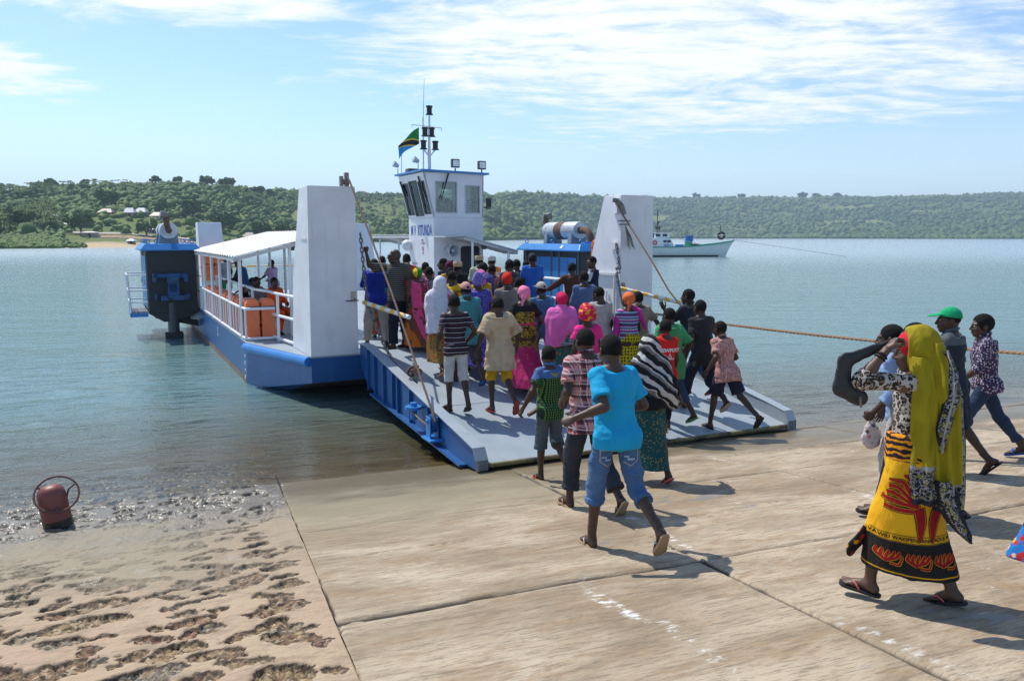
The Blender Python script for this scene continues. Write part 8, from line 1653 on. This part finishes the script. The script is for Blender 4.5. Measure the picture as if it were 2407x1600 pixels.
_tn = float((p.P+p.up*0.425*p.k)[2]); p.top(shader_mat('tunic', lambda T, v: T.mix(T.ss(T.xyz(v)[2], _tn, _tn+0.006), (0.019, 0.025, 0.038), (0.085, 0.095, 0.105)), 0.85, fabric_bump, 0.2), 0.92, ease=0.030, hem=-0.42, collar=True, flare=0.035, sl_ease=0.026); p.trousers(BLK, 1.10, ease=0.016, wide=0.01); p.hat('cap', col('capgreen', (0.010, 0.33, 0.13))); p.sandals(FLIP['black'], FLIP['brown']); p.eyes()
for q in 'LR':
    u = unit3(p.E[q]-p.S[q]); e = p.S[q]+(p.E[q]-p.S[q])*0.92; c = MB(); c.tube([e-u*0.035, e+u*0.004], 0.083*p.k, 20, caps=False); mesh_obj('cuff', c.V, c.F, col('cuffgrey', (0.12, 0.13, 0.14)), p.root, True)
p = gnd('leaf_shirt', 5.199, 8.60, 1.64, 'person in white and purple patterned shirt and jeans striding left at the far right', yaw=68, head=(12, 0), lean=5, L=(26, 4, 6, 6), Rr=(-26, 6, 12, -12), aL=(15, 6, 30, 8), aR=((0.30, -0.42, -0.85), (0.22, -0.35, -0.90)), hands=('relax', 'spread'), vox=0.009, anchor='H', skin=1, hair='full'); p.top(blots('leaf_print', (0.045, 0.030, 0.065), [(0.52, 0.48, 0.52), (0.45, 0.40, 0.48), (0.16, 0.07, 0.16)], 46, 0.42), 1.15, ease=0.022, hem=-0.07, collar=True); p.trousers(denim('navy_jeans', (0.022, 0.038, 0.075), (0.05, 0.075, 0.13)), 1.80, ease=0.010, cuff=0.004); p.sandals(FLIP['blue'], kind='slide'); p.eyes()
wt = MB(); u = unit3(p.W['R']-p.E['R']); wt.tube([p.W['R']-u*0.035, p.W['R']-u*0.015], 0.034, 14); mesh_obj('wristwatch', wt.V, wt.F, mat('watch_gold', (0.45, 0.33, 0.16), 0.3, metal=0.7), p.root, True)
p = gnd('edge_dress', 3.40, 4.45, 1.6, 'person just outside the right edge, only the hem of a bright floral dress in view', yaw=40, sex='f', hair=None, L=(4, 3, 4, 0), Rr=(-6, 3, 8, -8), vox=0.010, anchor='P'); FD = blots('bright_floral', (0.02, 0.17, 0.50), [(0.60, 0.40, 0.02), (0.50, 0.03, 0.03), (0.05, 0.02, 0.015), (0.55, 0.50, 0.40)], 24, 0.48); p.skirt(FD, hem=0.22, flare=0.24, folds=(6, 0.12)); p.top(FD, 0.6, hem=0.0); p.hat('scarfcap', col('rose', (0.58, 0.13, 0.30))); p.sandals(FLIP['pink'])

# --- the woman in the yellow wrap
K = gnd('kanga', 2.342, 4.50, 1.655, 'person in mustard veil, leopard top and yellow printed wrap holding a bag to the head', yaw=38, sex='f', hair=None, lean=2, side=2.5, head=(34, -4), L=(17, 4, 10, 4), Rr=(-10, 3, 10, -18), aL=((-0.80, 0.60, 0.06), (0.50, -0.30, 0.72)), aR=(4, 8, 12, 4), hands=('grip', 'relax'), wrist=(((0.3, -0.5, -0.9), (0.62, -0.10, 0.50)), None), vox=0.0075, skin=2, bulk=1.06, anchor='H', twist=0)
def leopard(T, v):
    vw = T.n('ShaderNodeVectorMath', {0: T.n('ShaderNodeTexNoise', {'Vector': v, 'Scale': 18.0, 'Detail': 2.0}).outputs['Color'], 1: (0.035, 0.035, 0.035), 2: v}, operation='MULTIPLY_ADD').outputs[0]
    d = T.n('ShaderNodeTexVoronoi', {'Vector': vw, 'Scale': 33.0, 'Randomness': 0.8}).outputs['Distance']; br = T.noise(v, 55.0, 2.0, 0.5)
    ring = T.math('MULTIPLY', T.math('MULTIPLY', T.ss(d, 0.20, 0.26), T.ss(d, 0.60, 0.52)), T.ss(br, 0.38, 0.44)); c = T.mix(T.ss(d, 0.34, 0.24), (0.44, 0.39, 0.33), (0.22, 0.13, 0.065)); return T.mix(ring, c, (0.014, 0.012, 0.012))
K.top(shader_mat('leopard_print', leopard, 0.75, fabric_bump, 0.25), 1.25, ease=0.016, hem=0.02, sl_ease=0.012, wr=0.007)
zh = 0.245
def kanga_cloth(T, v):
    z = T.xyz(v)[2]; y = T.mix(T.ss(T.noise(v, 5.0, 3.0, 0.6), 0.35, 0.65), (0.68, 0.33, 0.006), (0.74, 0.40, 0.010))
    c = T.mix(T.ss(z, 0.452, 0.448), y, (0.016, 0.014, 0.012)); ln = T.math('MULTIPLY', T.ss(z, zh+0.018, zh+0.021), T.ss(z, zh+0.028, zh+0.025)); c = T.mix(ln, c, (0.66, 0.33, 0.01))
    return T.mix(T.ss(z, 0.915, 0.925), c, T.mix(T.ss(T.math('SINE', T.math('ADD', T.math('MULTIPLY', z, 190.0), T.math('MULTIPLY', T.noise(v, 10.0, 2.0, 0.5), 14.0))), 0.1, 0.35), (0.016, 0.013, 0.012), (0.62, 0.22, 0.008)))
KC = shader_mat('kanga_cloth', kanga_cloth, 0.8, fabric_bump, 0.2)
K.skirt(KC, hem=zh, ease=0.042, flare=0.010, name='wrap_skirt', folds=(5, 0.025), top=0.15, wr=0.009)
# printed motifs, laid on the cloth from the side they are seen
KV = rotz(R(-38-12)); kr = KV@np.array([1, 0, 0.0]); ku = np.array([0, 0, 1.0]); kc = np.array([K.P[0], K.P[1], 0.0])
M_RED, M_INK, M_GLD = col('kanga_red', (0.28, 0.010, 0.012)), col('kanga_ink', (0.014, 0.011, 0.010)), col('kanga_gold', (0.66, 0.30, 0.008))
def strip2(path, w0, w1, n=18):
    P = np.array(path, float); t = np.linspace(0, 1, n); L = np.concatenate([[0], np.cumsum(np.linalg.norm(np.diff(P, axis=0), axis=1))]); q = np.stack([np.interp(t*L[-1], L, P[:, i]) for i in (0, 1)], 1); q[1:-1] = (q[:-2]+2*q[1:-1]+q[2:])/4
    d = np.gradient(q, axis=0); d /= np.linalg.norm(d, axis=1)[:, None]+1e-9; nr = np.stack([-d[:, 1], d[:, 0]], 1); w = (w0+(w1-w0)*t)*np.sin(np.clip(0.25+t*0.75, 0, 1)*PI*0.98)**0.5; V = np.concatenate([q+nr*w[:, None], q-nr*w[:, None]]); return V.tolist(), [(i, i+1, n+i+1, n+i) for i in range(n-1)]
def motif(cx, cz, paths, sc=1.0, flip=1):
    for (path, w0, w1) in paths:
        pp = [(x*flip*sc, y*sc) for x, y in path]
        for grow, m, lift in ((0.0085, M_INK, 0.0025), (0.0030, M_GLD, 0.0038), (0.0, M_RED, 0.0050)):
            V, F = strip2(pp, w0*sc+grow*sc**0.5, w1*sc+grow*sc**0.5); K.decal('wrap_skirt', V, F, kc+kr*cx+ku*cz, kr, ku, m, 'print_motif', lift, sub=False)
fan = [([(0.0, 0.0), (0.05*math.sin(a)*3, 0.06*math.cos(a)*3), (0.075*math.sin(a)*4.0+0.02*math.cos(a), 0.075*math.cos(a)*2.9-0.05*abs(math.sin(a)))], 0.006, 0.016) for a in np.linspace(-1.35, -0.35, 5)]
curl = [([(-0.02, 0.0), (-0.10, 0.0), (-0.20, 0.02), (-0.245, -0.03), (-0.22, -0.085), (-0.16, -0.10), (-0.12, -0.075)], 0.012, 0.008), ([(-0.03, 0.03), (-0.12, 0.045), (-0.21, 0.075), (-0.27, 0.05)], 0.010, 0.010)]
stem = [([(0.0, 0.02), (0.012, -0.06), (0.010, -0.17)], 0.030, 0.016), ([(0.11, 0.02), (0.085, -0.06), (0.080, -0.18)], 0.030, 0.016)]
motif(-0.015, 0.64, stem); motif(-0.02, 0.66, fan); motif(-0.02, 0.64, curl); motif(0.10, 0.65, [(f[0], f[1], f[2]) for f in fan], 1.15, -1); motif(0.10, 0.64, curl, 0.8, -1)
for cx in (-0.17, -0.02, 0.13): motif(cx, 0.345, [([(0, -0.02), (0.0+0.05*s, 0.015), (0.055*s+0.012, 0.055)], 0.004, 0.013) for s in (-1.0, -0.5, 0.05, 0.6, 1.1)]+[([(0.02, -0.025), (0.07, -0.03), (0.085, 0.02), (0.06, 0.05)], 0.006, 0.005)], 0.95)
V, F = text_mesh('WAWILI WAKIPENDANA  ADUI HUWA NI', 0.030, weight=0.0006, xscale=0.95); K.decal('wrap_skirt', V, F, kc+kr*0.01+ku*0.474, kr, ku, M_INK, 'print_text', 0.004)
bxo = MB()
for zq in (0.494, 0.4545): V, F = strip2([(-0.24, zq), (0.26, zq)], 0.0016, 0.0016, 30); K.decal('wrap_skirt', V, F, kc, kr, ku, M_INK, 'print_line', 0.004, sub=False)
# knotted corner of the wrap trailing at the front hem
kt = SDF(*K.box(0.25), 0.009); b0 = np.array([K.an['L'][0]-0.05, K.an['L'][1]+0.02, zh+0.13]); kt.cap(b0+np.array([0.05, 0, 0.08]), b0+np.array([-0.03, 0.06, -0.05]), 0.05, 0.055, k=0.02, flat=((0, 1, 0), 0.35)); kt.wrinkle(0.01, 18, 1); K.add('wrap_corner', kt, blots('kanga_corner', (0.016, 0.013, 0.012), [(0.35, 0.02, 0.015), (0.60, 0.28, 0.01)], 20, 0.36))
K.sandals(col('footbed_black', (0.03, 0.028, 0.03), rough=0.6), FLIP['pink'])
# red under-scarf and the long mustard veil
u_ = SDF(K.head_c-0.2, K.head_c+0.2, 0.006); u_.ell(K.head_c+K.HM@np.array([0, -0.004, 0.026])*K.hs, np.array([0.084, 0.104, 0.100])*K.hs, M=K.HM, k=0.01); u_.cap(K.head_c+K.HM@np.array([0, -0.02, -0.05])*K.hs, K.N+K.up*0.03, 0.083*K.hs, 0.075, k=0.03); u_.ell(K.head_c+K.HM@np.array([0, 0.10, -0.030])*K.hs, np.array([0.056, 0.075, 0.080])*K.hs, M=K.HM, k=0.01, sub=True); K.add('underscarf', u_, col('scarlet', (0.55, 0.015, 0.035)))
def veil_cloth(T, v):
    n = T.noise(v, 4.0, 3.0, 0.6); c = T.mix(T.ss(n, 0.3, 0.7), (0.255, 0.200, 0.005), (0.325, 0.258, 0.009)); b = T.math('MAXIMUM', T.ss(T.attr('edge').outputs['Fac'], 0.5, 0.52), 0.0)
    nv = T.noise(v, 44.0, 3.0, 0.6); pr = T.mix(T.ss(T.math('ABSOLUTE', T.math('SUBTRACT', nv, 0.5)), 0.030, 0.018), T.mix(T.ss(T.noise(v, 28.0, 2.0, 0.5), 0.56, 0.6), (0.022, 0.021, 0.022), (0.22, 0.18, 0.02)), (0.42, 0.40, 0.38)); e = T.attr('edge').outputs['Fac']
    pr = T.mix(T.ss(e, 0.90, 0.92), pr, (0.025, 0.025, 0.032)); ln = T.math('MULTIPLY', T.ss(e, 0.50, 0.515), T.ss(e, 0.56, 0.545)); return T.mix(ln, T.mix(b, c, pr), (0.30, 0.29, 0.29))
VC = shader_mat('mustard_veil', veil_cloth, 0.8, fabric_bump, 0.2)
hd = SDF(K.head_c-0.30, K.head_c+0.26, 0.0075); H, hs = K.head_c, K.hs
fc = K.HM@np.array([0, 1, 0.0]); hd.ell(H+K.HM@np.array([0, -0.022, 0.030])*hs, np.array([0.100, 0.122, 0.122])*hs, M=K.HM, k=0.02, cuts=[(H+fc*0.038*hs, fc)]); hd.cap(H+K.HM@np.array([0, -0.045, -0.03])*hs, K.N+K.up*0.02-K.sfr*0.02, 0.098*hs, 0.105, k=0.05, cuts=[(H+fc*0.030*hs, fc)]); hd.wrinkle(0.009, 13, 3, (1, 1, 0.6)); V, F = hd.mesh()
mesh_obj('veil_hood', V, F, VC, K.root, True, {'edge': np.zeros(len(V))})
def panel(name, path, wid, thick, nu=36, nv=110, edge_fn=None, pleat=(5, 0.012), seed=0, wide=None):
    """hanging length of cloth: path of centres (local), half widths along `wide`; real folds, closed by a thickness"""
    P = np.array(path, float); t = np.linspace(0, 1, nv); L = np.linspace(0, 1, len(P)); C = np.stack([np.interp(t, L, P[:, i]) for i in range(3)], 1)
    for _ in range(6): C[1:-1] = (C[:-2]+2*C[1:-1]+C[2:])/4
    Wd = np.interp(t, np.linspace(0, 1, len(wid)), wid); ax = unit3(wide); out = unit3(np.cross(ax, (0, 0, 1))); out = -out if out@(K.sfr) > 0 else out; Vv = []; Ed = []
    for j in range(nv):
        for i in range(nu):
            q = i/(nu-1)*2-1; f = math.sin(q*PI*pleat[0]*0.5+seed+1.5*math.sin(3*t[j]+seed))*pleat[1]*(0.4+0.9*t[j])+0.006*math.sin(23*t[j]+5*q+seed); bend = -0.055*q*q*(1-t[j]*0.5); Vv.append(C[j]+ax*(q*Wd[j])+out*(f+bend)); Ed.append(edge_fn(q, t[j]))
    F = [(j*nu+i, j*nu+i+1, (j+1)*nu+i+1, (j+1)*nu+i) for j in range(nv-1) for i in range(nu-1)]
    o = mesh_obj(name, Vv, F, VC, K.root, True, {'edge': Ed}); s = o.modifiers.new('cloth', 'SOLIDIFY'); s.thickness = thick; s.offset = 0; return o
bk = rotz(R(-38))@np.array([0.0, -1, 0]); wd = KV@np.array([1, 0, 0.0])
rr = lambda x, z, b: np.array([K.P[0], K.P[1], 0])+wd*(x-0.045)+bk*b+np.array([0, 0, z+0.03])
zS = float(K.N[2])
panel('veil_fall', [rr(0.085, zS+0.14, 0.06), rr(0.10, zS+0.02, 0.115), rr(0.115, zS-0.15, 0.155), rr(0.125, zS-0.40, 0.170), rr(0.13, zS-0.62, 0.20), rr(0.135, zS-0.80, 0.225)], [0.055, 0.076, 0.094, 0.104, 0.098, 0.075], 0.006, edge_fn=lambda q, t: min(0.98, max(0.5+(q-0.66)*1.4 if q > 0.66 else 0, 0.5+(t-0.82)*2.7 if t > 0.82 else 0, 0)), pleat=(6, 0.014), seed=1, wide=wd)
panel('veil_end', [rr(0.0, zS+0.06, 0.10), rr(0.005, zS-0.12, 0.165), rr(0.0, zS-0.36, 0.185), rr(0.0, zS-0.58, 0.215), rr(0.005, zS-0.76, 0.235)], [0.060, 0.068, 0.075, 0.080, 0.068], 0.006, nu=20, edge_fn=lambda q, t: 0.5+(t-0.70)*1.6 if t > 0.70 else 0.0, pleat=(4, 0.012), seed=2, wide=wd)
panel('veil_corner', [rr(0.10, zS-0.62, 0.235), rr(0.11, zS-0.73, 0.255), rr(0.15, zS-0.83, 0.265), rr(0.205, zS-0.91, 0.265), rr(0.235, zS-0.955, 0.26)], [0.055, 0.060, 0.050, 0.032, 0.005], 0.006, nu=16, edge_fn=lambda q, t: 0.70 if abs(q) < 0.55 else 0.96, pleat=(3, 0.012), seed=4, wide=wd)
panel('veil_border', [rr(0.130, zS+0.10, 0.085), rr(0.150, zS-0.03, 0.135), rr(0.13, zS-0.17, 0.185), rr(0.09, zS-0.33, 0.200), rr(0.085, zS-0.46, 0.20)], [0.022, 0.036, 0.040, 0.036, 0.010], 0.006, nu=12, edge_fn=lambda q, t: 0.52+0.5*min(1.0, max(0, abs(q)-0.05)) if abs(q) < 0.8 else 0.95, pleat=(2, 0.005), seed=5, wide=wd)
# bracelets on the raised wrist
u = unit3(K.W['L']-K.E['L']); b = MB()
for d in (0.045, 0.062): b.tube([K.W['L']-u*d+0.031*(math.cos(a)*np.array(frame(u)[0])+math.sin(a)*np.array(frame(u)[2])) for a in np.linspace(0, 2*PI, 17)[:-1]], 0.005, 6, closed=True)
mesh_obj('bracelet', b.V, b.F, BLK, K.root, True)
# black sling bag hanging from the raised hand
bs = SDF(K.E['L']-0.45, K.E['L']+0.50, 0.008); E_, W2 = K.E['L'], K.W['L']; low = E_+np.array([-0.03, 0.045, -0.105]); mid = E_+np.array([-0.05, 0.075, 0.05])
vn = rotz(R(-38))@np.array([0.0, 1, 0])
bs.cap(low+np.array([0.05, -0.03, 0.0]), low+np.array([-0.02, 0.03, 0.06]), 0.050, 0.054, k=0.03, flat=(tuple(vn), 0.55)); bs.cap(low+np.array([-0.03, 0.04, 0.06]), mid+np.array([0.0, 0.0, 0.06]), 0.050, 0.040, k=0.03, flat=(tuple(vn), 0.5)); bs.cap(mid+np.array([0.0, 0.0, 0.06]), W2+np.array([-0.01, 0.06, 0.0]), 0.040, 0.024, k=0.02, flat=(tuple(vn), 0.45)); bs.cap(W2+np.array([-0.01, 0.06, 0.0]), W2+np.array([0.07, 0.0, 0.05]), 0.022, 0.012, k=0.02, flat=(tuple(vn), 0.6)); bs.wrinkle(0.005, 15, 2)
V, F = bs.mesh(); o = mesh_obj('sling_bag', V, F, mat('bag_nylon', (0.014, 0.015, 0.018), 0.55, bump=0.2, bscale=60), None, True); o.matrix_world = K.M; tag(o, 'black sling bag held up beside the head of the veiled walker', 'bag')
zp = MB(); zp.tube([low+np.array([0.0, -0.06, 0.02]), low+np.array([0.005, -0.065, -0.045])], 0.006, 6); mesh_obj('zip_pull', zp.V, zp.F, M_STEEL, o)

# --- on the port side of the ferry
GF = 'people resting on the port side'
SIT = dict(L=(84, 8, 86, 0), Rr=(80, 9, 84, 0), lean=-4)
def side(name, a, b, h, label, yaw, **k):
    n_[0] += 1; q = fw(a, b, DZ); k.setdefault('seed', n_[0]); k.setdefault('anchor', 'H'); return Person(name, (q.x, q.y, q.z), yaw, h, label, group=GF, **k)
ORG = col('overall_orange', (0.66, 0.085, 0.012))
p = side('orange_overall', -3.40, 3.75, 1.17, 'seated person in orange overalls next to the near white tower', -128, aL=(20, 10, 55, 25), aR=(20, 8, 50, 20), vox=0.012, head=(-12, 0), **SIT); p.top(ORG, 1.95, ease=0.028, hem=-0.02, collar=True); p.trousers(ORG, 1.95, ease=0.022, wide=0.012); p.shoes(BLK); p.eyes()
p = side('grey_lounger', -3.55, 5.0, 1.13, 'seated person in grey tee with one arm laid back along the rail', -118, aR=((0.93, -0.25, 0.10), (0.90, 0.1, -0.28)), aL=(15, 10, 60, 20), vox=0.013, head=(-6, 4), **SIT); p.top(col('greytee', (0.17, 0.155, 0.16)), 0.8, ease=0.025, hem=-0.05); p.trousers(stripes('track_navy', 0.6, [(0, (0.014, 0.015, 0.022)), (0.97, (0.45, 0.45, 0.45))], axis=1), 1.95, ease=0.02); p.shoes(DK); p.eyes()
p = side('cap_vest', -3.55, 7.6, 1.46, 'person in pink cap and blue vest leaning on the port rail', 80, lean=14, L=(4, 4, 4, 0), Rr=(-6, 4, 4, 0), aL=(20, 6, 52, 6), aR=(15, 6, 55, 6), vox=0.014, head=(0, -14)); p.top(col('navysleeve', (0.016, 0.018, 0.030)), 1.9, ease=0.018); p.top(col('bluevest', (0.025, 0.085, 0.20)), 0.0, ease=0.030, bare=True, name='vest'); p.trousers(DK); p.hat('cap', col('rosecap', (0.40, 0.10, 0.115)))
p = side('seated_child', -3.32, 6.9, 1.02, 'small person seated behind the grey tee under the canopy', -100, vox=0.016, **SIT); p.top(WHT, 0.8); p.trousers(DK)
p = side('lavender', -2.45, 9.2, 1.39, 'person in lavender shirt standing under the canopy among the posts', 60, L=(3, 4, 3, 0), Rr=(-3, 4, 3, 0), aL=(35, 6, 30, 8), aR=(30, 6, 30, 8), vox=0.015, hair='tiny'); p.top(col('lavender', (0.48, 0.30, 0.48)), 0.8, ease=0.03); p.trousers(NAVY)
p = side('grey_green', -3.15, 13.0, 1.46, 'headless looking person behind the canopy edge in grey tee and green shorts', 27, L=(3, 4, 3, 0), Rr=(-3, 4, 3, 0), vox=0.017); p.root['label'] = 'person in grey tee and green shorts cut off by the canopy edge'; p.top(col('greyt2', (0.33, 0.32, 0.31)), 0.7); p.trousers(col('greenshorts', (0.01, 0.20, 0.055)), 1.0, wide=0.02)
# crew in the wheelhouse, standing on its upper floor
_fl = MB(); _fl.box((2.585, 8.825, 2.63), (1.46, 1.95, 0.05)); fpart(_fl, 'upper_floor', M_DGREY, WH)
def crew(name, a, b, h, label, yaw, **k):
    n_[0] += 1; q = fw(a, b, 2.655); return Person(name, (q.x, q.y, q.z), yaw, h, label, group='crew in the wheelhouse', vox=0.016, seed=n_[0], **k)
p = crew('helm_dark', 2.24, 8.35, 1.36, 'person in dark jersey at the left wheelhouse window', 60, L=(84, 8, 86, 0), Rr=(80, 9, 84, 0), lean=-4); p.top(NAVY, 0.9); p.trousers(DK)
p = crew('helm_brown', 2.50, 8.5, 1.29, 'person in brown top beside the dark jersey in the wheelhouse', 40, L=(84, 8, 86, 0), Rr=(80, 9, 84, 0), lean=-4); p.top(col('brownred', (0.16, 0.07, 0.045)), 0.9); p.trousers(DK)
p = crew('helm_blue', 3.02, 8.45, 1.49, 'person in blue striped shirt at the right wheelhouse window', 50, aR=(15, 20, 60, 25)); p.top(stripes('blue_bands', 0.07, [(0, (0.10, 0.22, 0.42)), (0.5, (0.45, 0.52, 0.60))]), 0.8, ease=0.03); p.trousers(DK)
